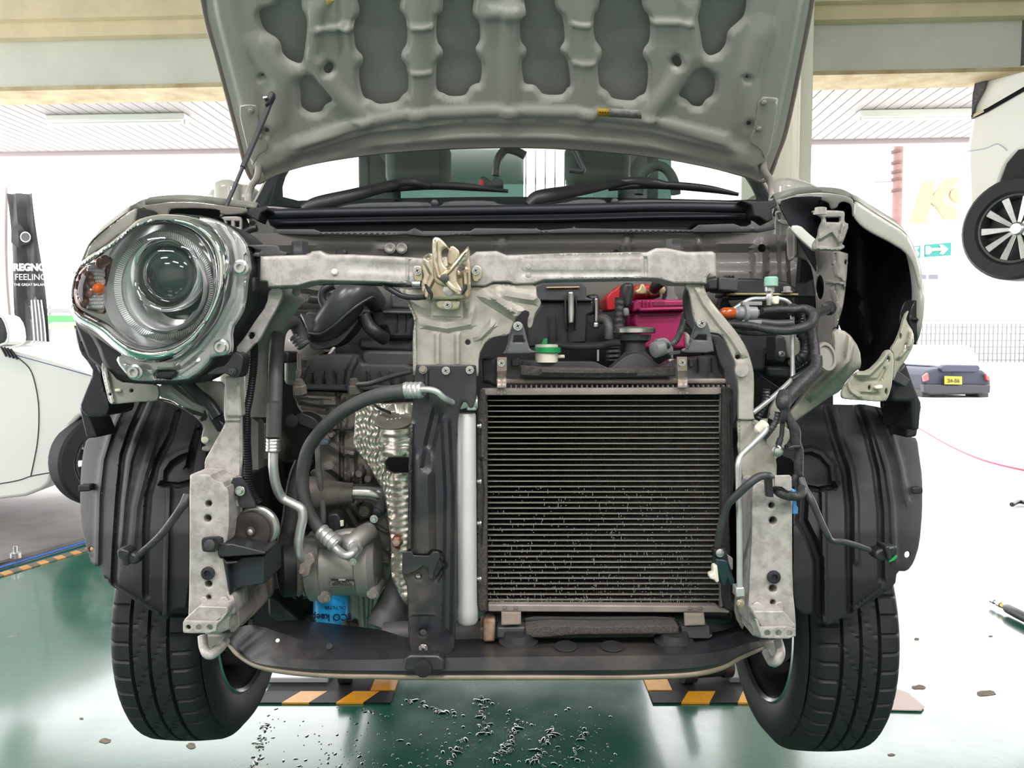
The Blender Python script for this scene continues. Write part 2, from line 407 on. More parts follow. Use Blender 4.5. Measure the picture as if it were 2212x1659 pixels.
# canopy
def ystrip(yaw_off): pass
ZC = 3.36
bm_parts = []
dirx = Vector((1, -.058, 0)).normalized(); diry = Vector((.058, 1, 0)).normalized(); c0 = Vector((0, 5.6, ZC))
for i in range(-68, 69):
    c = c0 + dirx * (i * .105) + diry * 1.2 + Vector((0, 0, .01))
    bm_parts.append(rawbox(c, (.096, 2.3, .02), math.atan2(dirx.y, dirx.x)))
bm_parts.append(rawbox(c0 + diry * 1.2 + Vector((0, 0, .06)), (15, 2.6, .06), math.atan2(dirx.y, dirx.x)))
tag(joinraw('ceiling', bm_parts, [SLAT, M('slat_gap', (60, 54, 54), .8)], None, mi=[0] * 137 + [1]), kind='structure')
yw = math.atan2(dirx.y, dirx.x)
o = box('trim_5', c0 + diry * 2.42 + Vector((0, 0, .03)), (15, .1, .16), M('canopy_fascia', (186, 172, 176), .5), None, .01, yw); tag(o, kind='structure')
def lamp(x0, x1, y, lab):
    Yl = 7.0 if x0 < 1000 else 6.85
    a = P(x0, y, Yl); b = P(x1, y, Yl - (b_ := .0) - .058 * (P(x1, y, Yl).x - a.x)); c = (a + b) / 2; L = (b - a).length
    e = empty('fluorescent_lamp', (c.x, c.y, ZC - .0), lab, 'lamp', 'fluorescent lamps under the canopy')
    box('lamp_housing', (c.x, c.y, ZC - .03), (L, .13, .06), LAMPW, e, .012, yw)
    tube('lamp_tube', [(c + Vector((-L * .48, -.02, 0))).to_tuple()[:2] + (ZC - .085,), (c + Vector((L * .48, -.02 - .058 * L * .96, 0))).to_tuple()[:2] + (ZC - .085,)], .016, M('tube_white', (240, 244, 240), .3), e, world=True)
    for s in (-1, 1): box('lamp_holder', (c.x + s * L * .49, c.y - .02 - s * .03, ZC - .075), (.02, .05, .05), LAMPW, e, .004, yw)
lamp(108, 405, 258, 'white fluorescent lamp under the slatted canopy at the left, above the banner')
lamp(1852, 2160, 231, 'white fluorescent lamp under the slatted canopy at the right, near the raised white van')
# workshop ceiling and side above and behind the viewer
tag(box('ceiling', (0, .2, 4.25), (15, 10.6, .1), M('workshop_ceiling', (168, 168, 160), .8), None, 0), kind='structure')
WSH = M('workshop_wall', (196, 196, 188), .7, var=.05, vs=1)
tag(box('wall_left', (-7.6, -2.6, 2.1), (.15, 5, 4.2), WSH, None, 0), kind='structure'); tag(box('wall_right', (7.6, -.6, 2.1), (.15, 9, 4.2), WSH, None, 0), kind='structure'); tag(box('wall_front', (0, -5.1, 2.1), (15.2, .15, 4.2), WSH, None, 0), kind='structure')
TUBEL = bpy.data.materials.new('fill_tube'); TUBEL.use_nodes = True; TUBEL.node_tree.nodes['Principled BSDF'].inputs['Emission Color'].default_value = (1, .98, .95, 1); TUBEL.node_tree.nodes['Principled BSDF'].inputs['Emission Strength'].default_value = 1.0
for k, (x, y) in enumerate(((-2.2, -.6), (2.2, -.6), (-2.2, -2.8), (2.2, -2.8), (0, -1.7))):  # unseen lamps added to brighten the front of the car
    e = empty('added_fill_lamp', (x, y, 4.1), 'added twin-tube fill lamp, unseen, on the workshop ceiling behind the viewer', 'lamp', 'added ceiling fill lamps')
    box('lamp_body', (x, y, 4.14), (1.25, .2, .09), LAMPW, e, .01)
    for s in (-1, 1): tube('fill_tube', [(x - .6, y + s * .05, 4.07), (x + .6, y + s * .05, 4.07)], .016, TUBEL, e, world=True)
    ld = bpy.data.lights.new('fill_light', 'AREA'); ld.shape = 'RECTANGLE'; ld.size = 1.2; ld.size_y = .18; ld.energy = 90; ld.color = (1, .93, .935)
    lo = bpy.data.objects.new('fill_light', ld); COL.objects.link(lo); lo.parent = e; lo.location = (0, 0, -.06)
# floor
fm = bpy.data.materials.new('green_epoxy_floor'); fm.use_nodes = True; nt = fm.node_tree; b = nt.nodes['Principled BSDF']
tc = nt.nodes.new('ShaderNodeTexCoord')
def noise(sc, det=5, rough=.6):
    n = nt.nodes.new('ShaderNodeTexNoise'); n.inputs['Scale'].default_value = sc; n.inputs['Detail'].default_value = det; n.inputs['Roughness'].default_value = rough
    nt.links.new(tc.outputs['Object'], n.inputs['Vector']); return n
def ramp(src, stops):
    r = nt.nodes.new('ShaderNodeValToRGB'); e = r.color_ramp.elements
    while len(e) < len(stops): e.new(.5)
    for k, (p, c) in enumerate(stops): e[k].position = p; e[k].color = c
    nt.links.new(src, r.inputs['Fac']); return r
r1 = ramp(noise(1.3).outputs['Fac'], [(.3, srgb(10, 84, 66)), (.7, srgb(24, 104, 84))])
wear = ramp(noise(5.5, 8, .7).outputs['Fac'], [(.64, (0, 0, 0, 1)), (.67, (1, 1, 1, 1))])
mx = nt.nodes.new('ShaderNodeMixRGB'); mx.inputs[2].default_value = srgb(120, 110, 92); nt.links.new(wear.outputs[0], mx.inputs[0]); nt.links.new(r1.outputs[0], mx.inputs[1]); nt.links.new(mx.outputs[0], b.inputs['Base Color'])
rr = ramp(noise(2.2, 6).outputs['Fac'], [(.3, (.15,) * 3 + (1,)), (.75, (.34,) * 3 + (1,))]); nt.links.new(rr.outputs[0], b.inputs['Roughness'])
bp = nt.nodes.new('ShaderNodeBump'); bp.inputs['Strength'].default_value = .12; bp.inputs['Distance'].default_value = .004
nt.links.new(noise(9, 5).outputs['Fac'], bp.inputs['Height']); nt.links.new(bp.outputs['Normal'], b.inputs['Normal'])
b.inputs['Specular IOR Level'].default_value = .75; b.inputs['Coat Weight'].default_value = .6; b.inputs['Coat Roughness'].default_value = .11
fl = mk('floor', [(-7.5, -5, 0), (7.5, -5, 0), (7.5, 5.55, 0), (-7.5, 6.4, 0)], [(0, 1, 2, 3)], fm, None, 0); tag(fl, kind='structure')
fl2 = mk('floor', [(-60, 6.39, -.01), (-7.5, 6.4, -.01), (7.5, 5.55, -.01), (60, 3, -.01), (60, 80, -.01), (-60, 80, -.01)], [(0, 1, 2, 3, 4, 5)], CONC, None, 0); tag(fl2, kind='structure')
# hazard-striped lift pits
YEL = M('hazard_yellow', (226, 156, 28), .4, var=.1, vs=20); BLT = M('hazard_black', (20, 21, 23), .6, var=.2, vs=20)
PITW = M('pit_plate', (186, 190, 194), .35, .2, var=.05, vs=8)
def stripes(name, a, b, wid, parent, n, ph=0):
    a = Vector(a); b = Vector(b); d = (b - a) / n; t = d.normalized(); s = Vector((-t.y, t.x, 0)) * wid; parts = []; mi = []
    sk = d * .45
    for i in range(n):
        p0 = a + d * i; p1 = a + d * (i + 1); q0 = p0 + s + (sk if i else Vector()); q1 = p1 + s + (sk if i < n - 1 else Vector())
        h = Vector((0, 0, .006)); vs = [p0, p1, q1, q0, p0 + h, p1 + h, q1 + h, q0 + h]
        parts.append((vs, [(3, 2, 1, 0), (4, 5, 6, 7), (0, 1, 5, 4), (1, 2, 6, 5), (2, 3, 7, 6), (3, 0, 4, 7)])); mi.append((i + ph) % 2)
    return joinraw(name, parts, [BLT, YEL], parent, mi=mi)
def pit(xa, xb, side, lab):
    ya, yb = 2.68, 3.75
    e = empty('lift_pit', ((xa + xb) / 2, ya, 0), lab, 'lift pit', 'floor lift pits under the raised car')
    box('pit_bed', ((xa + xb) / 2, (ya + yb) / 2, .002), (xb - xa - .02, yb - ya - .02, .004), DARK, e, 0)
    stripes('front_edge', (xa, ya, .001), (xb, ya, .001), .09, e, 5)
    xx = xb if side < 0 else xa
    stripes('side_edge', (xx + (.0 if side < 0 else .09), ya + .1, .001), (xx + (.0 if side < 0 else .09), yb, .001), .09, e, 6, 1)
    box('cover_plate', ((xa + xb) / 2 - (.17 if side < 0 else -.22), ya + .42, .012), (.3, .5, .02), PITW if side < 0 else GREYP, e, .003)
    lathe('roller', ((xa + xb) / 2 + (.02 if side < 0 else -.12), ya + .17, .065), (1, .15, 0), [(.06, 0), (.062, .005), (.062, .05), (.045, .055), (.045, .16), (.05, .165), (.05, .2)], BSTEEL, e, 20)
    for k in range(3): box('scissor_arm', ((xa + xb) / 2 + .10 * (k - 1), ya + .85, .235), (.04, .95, .06), BSTEEL, e, .004, rx=(.36, -.36, .36)[k])
pit(-.93, -.44, -1, 'hazard-striped lift pit on the green floor near the left tyre, pale plate inside')
pit(.51, 1.02, 1, 'hazard-striped lift pit on the green floor beside the right tyre')
# steel platform of the neighbouring lift, its kerb stripes
pl = empty('lift_platform', PZ(60, 1120, 0), 'grey steel lift platform under the white sedan at the left', 'lift platform')
A = [PZ(-400, 1000, .03), PZ(330, 1000, .03), PZ(300, 1130, .03), PZ(176, 1163, .03), PZ(0, 1212, .03), PZ(-400, 1320, .03)]
vs = A + [a - Vector((0, 0, .03)) for a in A]; n = len(A)
mk('platform_plate', vs, [tuple(reversed(range(n)))] + [(i, (i + 1) % n, n + (i + 1) % n, n + i) for i in range(n)], M('platform_steel', (122, 118, 116), .4, .4, var=.25, vs=3), pl, 0)
def floorband(name, pts, r, m, parent=None, z=.012): return tube(name, [tuple(PZ(x, y, z)) for x, y in pts], r, m, parent, seg=8, flat=.5, world=True, hint=Vector((0, 0, 1)))
floorband('blue_rail', [(-100, 1255), (0, 1226), (200, 1166)], .012, M('blue_paint', (40, 100, 190), .4), pl)
floorband('black_rail', [(-100, 1246), (0, 1217), (200, 1157)], .018, BLK, pl)
st = stripes('floor_stripe', PZ(-150, 1292, .001), PZ(300, 1158, .001), .07, None, 24)
st.data.materials[1] = M('worn_orange_paint', (206, 150, 90), .5, var=.2, vs=10); st.data.materials[0] = M('worn_brown_paint', (110, 100, 84), .5, var=.3, vs=10); tag(st, 'worn orange and brown striped line painted along the left lift platform', 'floor marking')
sb = lathe('platform_stop', PZ(34, 1205, .03), (0, 0, 1), [(.03, 0), (.03, .03), (.012, .035), (.012, .07)], STEEL, pl, 16)
# white sedan at the left
WPAINT = M('white_car_paint', (244, 245, 241), .22, coat=.8)
def sidecar(name, pl0, ax, pts, depth, m, parent, bevel=.03, ck=1, label=None):
    """block with its face in the plane through pl0 with normal ax, pushed back along -ax"""
    if ck: pts = chaikin(pts, ck)
    ax = Vector(ax).normalized(); A = [PN(p[0], p[1], pl0, ax) for p in pts]; B = [a - ax * depth for a in A]; n = len(A)
    ar = sum(pts[i][0] * pts[(i + 1) % n][1] - pts[(i + 1) % n][0] * pts[i][1] for i in range(n))
    if ar > 0: A.reverse(); B.reverse()
    fs = [tuple(range(n)), tuple(reversed(range(n, 2 * n)))] + [(i, n + i, n + (i + 1) % n, (i + 1) % n) for i in range(n)]
    return mk(name, A + B, fs, m, parent, 30, bevel=bevel, bseg=3, label=label)
def pln(name, pl0, ax, pts, m, parent, out=.004): return sidecar(name, pl0 + Vector(ax).normalized() * out, ax, pts, out + .002, m, parent, 0, 0)
def wheel(c, ax, R, wd, parent, spokes=10, rimm=STEEL, rr=.66, name='wheel'):
    ax = Vector(ax).normalized()
    t = lathe('tyre', c, ax, [(R * rr, -wd * .5), (R * .93, -wd * .5), (R * .985, -wd * .42), (R, -wd * .3), (R, wd * .3), (R * .985, wd * .42), (R * .93, wd * .5), (R * (rr + .05), wd * .5), (R * rr, wd * .42)], TIREM, parent, 48, cap=False)
    lathe('rim', c, ax, [(R * rr, -wd * .4), (R * rr, wd * .45), (R * (rr - .04), wd * .46), (R * (rr - .06), wd * .3), (R * (rr - .08), 0), (.02, 0)], BLKG, parent, 40, cap=False)
    a, u, v = frame(ax)
    for k in range(spokes):
        th = 2 * math.pi * k / spokes; d = u * math.cos(th) + v * math.sin(th); e = ax.cross(d)
        ps = [c + d * R * .08 + e * s * R * .035 + ax * wd * .25 for s in (-1, 1)] + [c + d * R * (rr - .02) + e * s * R * .075 + ax * wd * .4 for s in (1, -1)]
        mk('spoke', ps + [p - ax * .02 for p in ps], [(0, 1, 2, 3), (7, 6, 5, 4), (0, 4, 5, 1), (1, 5, 6, 2), (2, 6, 7, 3), (3, 7, 4, 0)], rimm, parent, 30, bevel=.003)
    lathe('hub_cap', c, ax, [(R * .13, wd * .1), (R * .13, wd * .3), (R * .1, wd * .34)], rimm, parent, 20)
sed = empty('parked_sedan', PZ(0, 1100, .03), 'white sedan on the lift platform at the left, front wing and door in view', 'car')
p0 = P(100, 900, 5.25); ax = Vector((.10, -1, 0))
sidecar('body', p0, ax, [(-420, 720), (-30, 744), (35, 760), (111, 780), (198, 810), (262, 850), (268, 905), (205, 884), (160, 905), (132, 960), (117, 1010), (105, 1052), (40, 1078), (-420, 1110)], 1.6, WPAINT, sed, .04)
def tline(name, pts, pl0, ax, r, m, parent): return tube(name, [tuple(PN(x, y, pl0 + Vector(ax).normalized() * .001, Vector(ax))) for x, y in pts], r, m, parent, seg=6, world=True)
GAP = M('shut_line', (60, 60, 58), .6)
tline('door_gap', [(38, 772), (66, 800), (80, 850), (84, 900), (80, 960), (66, 1030)], p0, ax, .004, GAP, sed)
tline('sill_line', [(-300, 1085), (0, 1045), (70, 1028), (128, 1018)], p0, ax, .004, GAP, sed)
tline('bonnet_gap', [(30, 766), (110, 788), (198, 812)], p0, ax, .003, M('blue_line', (90, 100, 150), .5), sed)
sidecar('door_mirror', P(0, 715, 4.9), ax, q('m', '-60,555 0,556 22,590 28,640 22,668 -60,672'), .18, BLKG, sed, .02)
sidecar('mirror_cover', P(0, 715, 4.88), ax, q('m', '-60,548 5,550 32,590 40,655 20,676 -60,680 -60,672 16,668 30,640 20,592 0,558 -60,556'), .2, WPAINT, sed, .01)
for k in range(4): tline('louvre', [(2 + 7 * k, 748 + 2 * k), (14 + 8 * k, 770 + 2 * k)], p0, ax, .008, BLK, sed)
wheel(P(226, 992, 5.42), (.75, -.66, 0), .34, .22, sed, 10)
# black tyre banner
ban = empty('banner_flag', (P(75, 760, 9).x, 9, 0), 'tall black banner with a tyre picture and white lettering behind the white sedan', 'banner')
bc = [P(15, 418, 9), P(72, 418, 9), P(110, 765, 9), P(40, 752, 9)]
rows = []
for j in range(13):
    t = j / 12; a = bc[0].lerp(bc[3], t); c = bc[1].lerp(bc[2], t); rows.append([a.lerp(c, k / 8) + Vector((0, .03 * math.sin(k * 1.3 + j * .5), 0)) for k in range(9)])
loft('cloth', rows, M('banner_black', (52, 50, 52), .6, rgb2=(34, 33, 36), vs=3), ban, solid=.002)
WT = M('print_white', (226, 226, 226), .6)
for s, x, y, sz in (('REGNO', 64, 578, .112), ('FEELING', 66, 599, .1), ('THE GREAT BALANCE', 68, 615, .042)):
    text('lettering', s, P(x, y, 8.94), sz, WT, ban, bold=.006 if sz > .1 else 0, ry=0)
tr = M('print_tyre', (96, 94, 96), .6)
loft('printed_tyre', [[P(62 + 4 * k * .9 + (8 if j > 1 else 0), (640, 660, 720, 758)[j] + (6 * abs(k - 4) if j == 0 else 0), 8.95) for k in range(9)] for j in range(4)], tr, ban, solid=.001)
for k in range(4): tube('printed_groove', [(68 + k * 7, 648, 8.945), (72 + k * 8, 700, 8.945), (76 + k * 8, 755, 8.945)], .008, WT, ban, seg=5)
loft('printed_car', [[P(24 + 6 * k, (498, 490, 484, 484, 490, 500, 512, 516)[k], 8.95) for k in range(8)], [P(24 + 6 * k, (524, 528, 534, 536, 530, 528, 526, 524)[k], 8.95) for k in range(8)]], M('print_dark', (24, 24, 26), .5), ban, solid=.001)
lathe('printed_wheel', P(55, 512, 8.945), AX, [(.062, 0), (.062, .002), (.05, .002)], WT, ban, 18)
lathe('printed_hub', P(55, 512, 8.94), AX, [(.05, 0), (.05, .002)], BLKG, ban, 18)
tube('pole', [(14, 405, 9.03), (15, 600, 9.03), (38, 860, 9.03)], .02, M('pole_grey', (150, 140, 138), .5), ban)
o = tube('utility_post', [(0, 400, 14), (2, 560, 14), (10, 800, 14)], .09, M('pinkish_post', (206, 190, 188), .6), None); tag(o, 'pale post at the far left, behind the black banner', 'post')
# beyond the left opening
gb = empty('green_barrier', (P(128, 800, 13).x, 13, 0), 'green striped barrier seen between banner and headlight', 'barrier')
prism('green_rail', rect(100, 681, 175, 696), 13, .1, M('green_rail', (60, 190, 70), .5), gb); prism('lime_rail', rect(100, 700, 175, 710), 13, .1, M('lime_rail', (170, 205, 110), .5), gb); prism('grey_rail', rect(100, 666, 175, 676), 13, .1, GREYP, gb)
for k in range(2): prism('post', rect(104 + 60 * k, 660, 108 + 60 * k, 911), 13.1, .06, GREYP, gb)
o = empty('tyre_rack', (P(140, 780, 11).x, 11, 0), 'rack with a row of dark tyres behind the bonnet of the white sedan', 'rack')
for k in (106, 166): prism('rack_leg', rect(k, 760, k + 4, 941), 11, .05, GREYP, o, 0)
prism('rack_shelf', rect(104, 782, 172, 786), 10.9, .25, GREYP, o, 0)
for k in range(5): lathe('stored_tyre', P(114 + 11 * k, 769, 11) , (1, 0, 0), [(.05, -.03), (.09, -.03), (.1, 0), (.09, .03), (.05, .03)], RUBD, o, 20, cap=False)
# ---- beyond the right opening
bld = empty('neighbour_building', (13, 27.5, 0), 'white shop building across the street carrying tan letters and a teal arrow sign', 'building')
box('facade', (13, 27.5, 4), (20, 2, 8), WHITEW, bld, 0)
lg = empty('shop_logo', P(2015, 484, 26.4), 'large slanted tan letters', parent=bld)
TAN = M('logo_tan', (158, 138, 96), .6)
def flat(name, pts, Y, m, parent, d=.06): return prism(name, pts, Y, d, m, parent, 0)
flat('letter_k', q('n', '266,722 314,722 303,782 356,712 414,705 344,792 362,812 402,838 400,876 352,872 318,822 297,806 280,888 216,888'), 26.3, TAN, lg, .1)
flat('letter_curve', q('n', '410,742 392,746 378,760 374,778 382,794 400,806 410,808'), 26.3, TAN, lg, .1)
TEAL = M('sign_teal', (0, 104, 96), .5)
tsn = empty('direction_sign', P(2030, 553, 26.4), 'teal sign with a white arrow', parent=bld)
flat('panel', q('n', '276,974 378,965 376,1016 276,1023'), 26.4, TEAL, tsn, .1); flat('panel', q('n', '222,981 256,978 254,1027 222,1029'), 26.4, TEAL, tsn, .1)
flat('arrow', q('n', '302,988 338,986 330,974 344,974 366,991 346,1012 332,1011 340,997 302,999'), 26.37, WT, tsn, .02)
flat('letter', q('n', '276,980 290,980 300,988 300,1004 290,1012 276,1012'), 26.37, WT, tsn, .02); flat('letter', q('n', '232,984 250,984 240,996 250,1008 244,1022 232,1004'), 26.37, WT, tsn, .02)
up = empty('utility_pole', (P(1937, 480, 12.5).x, 12.5, 0), 'pinkish banded utility pole rising behind the right wing of the car', 'pole')
tube('shaft', [(P(1937, 480, 12.5).x, 12.5, 0), (P(1937, 480, 12.5).x, 12.5, 5.2)], .075, M('pole_pink', (118, 90, 86), .7, var=.15, vs=6), up, world=True)
for y in (328, 352, 372, 388, 412): tube('band', [(P(1937, y, 12.5) + Vector((0, 0, -.02))).to_tuple(), (P(1937, y, 12.5) + Vector((0, 0, .02))).to_tuple()], .088, M('band_brown', (84, 62, 56), .6), up, world=True)
tube('bracket', [(1890, 394, 12.5), (1945, 390, 12.5)], .012, GREYP, up)
win = empty('window_strip', P(2000, 600, 26.4), parent=bld)
for a, b_ in ((1988, 2001), (2007, 2027)): flat('pane', rect(a, 593, b_, 603), 26.44, M('window_grey', (84, 88, 98), .4), win, .02)
fe = empty('lattice_fence', (9.5, 25.6, 0), 'white lattice fence behind the small dark hatchback', 'fence')
parts = [rawbox((8.4 + i * .15, 25.6, 1.25), (.03, .03, 1.5)) for i in range(60)] + [rawbox((12.9, 25.63, .55 + .22 * i), (9, .03, .03)) for i in range(8)]
joinraw('lattice', parts, M('fence_white', (100, 104, 108), .6), fe); [box('post', (9.2 + 2.0 * i, 25.7, 1.1), (.12, .08, 2.2), WHITEW, fe, 0) for i in range(5)]
box('low_wall', (16.5, 25.3, .35), (6, .2, .7), CONC, fe, .01)
hc = empty('parked_hatchback', (P(2062, 858, 18.6).x, 18.6, 0), 'small dark blue hatchback seen from behind with a yellow number plate', 'car')
NV = M('navy_paint', (20, 26, 44), .6)
prism('body', q('n', '262,1500 290,1470 340,1462 500,1468 532,1496 540,1530 534,1562 480,1572 300,1570 270,1560'), 18.6, 3.2, NV, hc, .08, ck=1)
prism('greenhouse', q('n', '278,1470 318,1392 345,1376 440,1372 470,1388 506,1466'), 19.2, 2.0, M('glass_sky_glare', (196, 204, 212), .1, coat=.5), hc, .08, ck=1)  # grey glass; its white reflection is put into the pale colour
prism('boot_lid', q('n', '336,1466 352,1452 488,1454 496,1468 480,1482 344,1482'), 18.5, .2, M('boot_navy', (30, 36, 54), .5), hc, .03)
prism('bumper', q('n', '268,1530 536,1532 534,1566 300,1572 272,1562'), 18.5, .2, M('bumper_navy', (12, 14, 24), .4), hc, .03)
lp = prism('number_plate', q('n', '352,1497 421,1499 421,1531 352,1530'), 18.45, .03, M('plate_yellow', (140, 132, 10), .5), hc, .004)
text('plate_number', '24-56', P(2060, 823, 18.43), .13, BLK, hc, bold=.004)
for xa, xb in ((262, 296), (484, 528)): prism('tyre', rect(*[v for p in q('n', '%d,1548 %d,1586' % (xa, xb)) for v in p]), 18.7, .55, RUBD, hc, .03)
prism('tail_lamp', q('n', '268,1498 286,1484 290,1512 272,1520'), 18.5, .1, M('lamp_red', (150, 60, 60), .3), hc, .01); prism('tail_lamp', q('n', '516,1490 530,1500 534,1520 520,1512'), 18.5, .1, MATS['lamp_red'], hc, .01)
h2 = empty('blue_hatchback', (P(1985, 850, 22).x, 22, 0), 'blue car half hidden between the right wing and the dark hatchback', 'car')
prism('body', q('n', '200,1490 230,1460 262,1448 280,1460 282,1540 210,1560'), 22, 3, M('car_blue', (40, 110, 150), .3, coat=.5), h2, .06, ck=1); prism('side_panel', q('n', '244,1500 276,1480 280,1540 250,1550'), 21.9, .3, M('car_maroon', (110, 50, 66), .3), h2, .02)
prism('window', q('n', '218,1465 262,1400 282,1400 284,1458 262,1450'), 22.1, 2, MATS['glass_sky_glare'], h2, .04); lathe('tyre', P(1989, 842, 22.5), (-.6, -.8, 0), [(.1, -.1), (.28, -.1), (.3, 0), (.28, .1), (.12, .1)], GREYP, h2, 24)
# raised white van
van = empty('raised_van', (4.4, 5.2, 0), 'white people carrier raised high on a lift at the right edge', 'car')
vax = Vector((-.84, -.54, 0)).normalized(); vp = P(2208, 496, 5.0)
sidecar('body', vp, vax, q('n', '515,92 532,58 604,14 660,-20 1050,-60 1050,1040 900,1040 840,760 760,640 700,588 645,600 600,650 572,720 556,820 548,925 532,950 438,955 446,800 436,602 458,470 486,300 496,230'), 1.5, WPAINT, van, .03)
pln('side_window', vp, vax, q('n', '534,84 606,42 1050,-40 1050,180 667,256 532,296 494,306 500,240'), M('van_window', (82, 82, 82), .08, coat=.4), van, .006)
pln('tail_lamp', vp, vax, q('n', '474,316 520,292 508,350 470,420 458,466 462,380'), M('smoked_lamp', (84, 82, 90), .15, var=.4, vs=60), van, .03)
pln('chrome_strip', vp, vax, q('n', '456,458 520,430 667,345 1050,140 1050,152 667,362 520,446 458,474'), M('dark_chrome', (40, 42, 48), .1, .8), van, .012)
pln('rear_chrome', vp, vax, q('n', '458,458 506,436 508,446 460,470'), CHROME, van, .02)
pln('shoulder_gap', vp, vax, q('n', '474,310 520,290 667,254 667,258 520,296 476,316'), GAP, van, .008)
pln('arch_lining', vp, vax, q('n', '645,596 600,650 574,720 558,820 548,925 534,948 560,952 600,960 840,1040 900,1040 840,760 760,640 700,588'), DARK, van, .01)
pln('bumper_flap', vp, vax, q('n', '434,956 470,950 560,948 556,958 470,962'), BLKG, van, .03)
tline('bumper_gap', q('n', '436,604 510,592 560,574 600,600'), vp, vax, .004, MATS['glass_sky_glare'], van)
wheel(vp + vax * .02, vax, .335, .2, van, 10)
if False: box('lift_arm', (P(2208, 496, 5).x + 1.2, 5.9, 1.55), (1.8, .12, .12), M('lift_grey', (140, 140, 140), .5), van, .01)
# things on the floor
o = tube('red_air_hose', [tuple(PZ(x, y, .012)) for x, y in ((1940, 900), (1985, 925), (2040, 957), (2100, 985), (2160, 1004), (2260, 1024), (2400, 1040))], .012, M('hose_red', (190, 40, 70), .5), None, world=True); tag(o, 'thin red air hose lying across the bright floor at the right', 'hose')
at = empty('air_tool', PZ(2190, 1312, 0), 'black air tool with a brass and steel coupling lying on the floor at the right', 'tool')
c = PZ(2140, 1296, .03); d = (PZ(2250, 1352, .03) - c)
L = d.length; ad = d.normalized()
lathe('coupling', c, ad, [(.006, 0), (.012, .004), (.012, .03), (.008, .034), (.008, .05), (.013, .054), (.013, .075)], STEEL, at, 16)
lathe('brass_fitting', c + ad * .075, ad, [(.01, 0), (.012, .01), (.01, .03)], M('brass', (190, 150, 80), .3, .9), at, 12)
lathe('grip', c + ad * .105, ad, [(.014, 0), (.022, .02), (.024, .1), (.022, .22), (.02, .3)], BLK, at, 20)
o = tube('cable_scrap', [tuple(PZ(x, y, .02)) for x, y in ((2186, 1090), (2200, 1084), (2214, 1086), (2240, 1098))], .018, BLK, None, world=True); tag(o, 'short black cable end lying on the bright floor by the right edge', 'cable')
# paper mat next to the right tyre
A = [PZ(x, y, .004) for x, y in ((1900, 1480), (1960, 1498), (1996, 1528), (1990, 1536), (1905, 1534))]
o = mk('floor_mat', A + [a + Vector((0, 0, .004)) for a in A], [(0, 1, 2, 3, 4), (9, 8, 7, 6, 5)] + [(i, 5 + i, 5 + (i + 1) % 5, (i + 1) % 5) for i in range(5)], M('pinkish_card', (214, 196, 190), .6), None, 0); tag(o, 'pale card flap on the floor beside the right tyre', 'card')
# floor damage: chipped paint patches
rnd = random.Random(3)
for k, (x, y, r, ra) in enumerate(((228, 1600, 14, 6), (413, 1610, 11, 7), (1985, 1484, 16, 5), (2130, 1497, 24, 7), (1925, 1630, 9, 3), (1980, 1380, 6, 3), (2140, 1374, 5, 2), (176, 1552, 5, 2))):
    pts = [PZ(x + (r * (.7 + .4 * rnd.random())) * math.cos(a), y + (ra * (.7 + .4 * rnd.random())) * math.sin(a), .0012) for a in [i * 2 * math.pi / 12 for i in range(12)]]
    o = mk('chipped_patch', pts, [tuple(reversed(range(12)))], M('bare_concrete', (128, 116, 104), .9, var=.3, vs=60), None, 0)
    tag(o, ['chipped patch in the green floor, far left corner', 'brown chipped patch in the floor below the left tyre', 'chipped patch in the floor right of the card flap', 'largest chipped patch in the floor at the right', 'small reddish chip in the floor below the right tyre', 'small chip on the bright floor above the largest patch', 'tiny dark chip on the bright floor below the air tool', 'tiny chip in the floor left of the left tyre'][k], 'floor damage', 'chipped patches in the floor')
# water on the floor
parts = []
def drop(c, rx, ry, rot, h):
    vs = []; fs = []; n = 10
    for k, (s, z) in enumerate(((1, 0), (.85, .6), (.45, .95))):
        for i in range(n):
            a = 2 * math.pi * i / n; x = math.cos(a) * rx * s * (1 + .0); y = math.sin(a) * ry * s
            vs.append(c + Vector((x * math.cos(rot) - y * math.sin(rot), x * math.sin(rot) + y * math.cos(rot), z * h)))
    vs.append(c + Vector((0, 0, h)))
    for j in range(2):
        for i in range(n): a = j * n + i; b = j * n + (i + 1) % n; fs.append((a, b, b + n, a + n))
    for i in range(n): fs.append((2 * n + i, 2 * n + (i + 1) % n, 3 * n))
    parts.append((vs, fs))
for (x0, y0, x1, y1, n, s) in ((1040, 1505, 1050, 1600, 40, 9), (1125, 1555, 1080, 1645, 46, 7), (1195, 1570, 1150, 1659, 46, 7), (575, 1560, 545, 1659, 30, 5), (870, 1510, 980, 1545, 26, 6), (770, 1530, 830, 1545, 10, 5), (1265, 1580, 1245, 1640, 18, 5), (1000, 1590, 970, 1650, 18, 5)):
    for i in range(n):
        t = rnd.random(); c = PZ(x0 + (x1 - x0) * t + rnd.gauss(0, s), y0 + (y1 - y0) * t + rnd.gauss(0, 3), 0); r = .0025 + .006 * rnd.random() ** 2
        drop(c, r, r * (1 + 2 * rnd.random()), rnd.random() * 3, .0035)
for i in range(330):
    c = PZ(rnd.uniform(560, 1330), 1520 + 150 * rnd.random() ** .8, 0); r = .0015 + .005 * rnd.random() ** 3; drop(c, r, r * (1 + rnd.random()), rnd.random() * 3, .002)
wm = M('water', (20, 60, 48), .02, spec=1.0, coat=1); o = joinraw('water_drops', parts, wm, None, 60); tag(o, 'scattered drops and dribbles of water on the green floor under the radiator', 'water', kind='stuff')
# ======================= THE CAR =======================
car = empty('car_under_repair', (-.02, 1.66, .44), 'greige hatchback raised on a lift, bonnet open, bumper removed, engine bay exposed', 'car')
def part(name, loc, parent=car, label=None): return empty(name, loc, label, parent=parent)
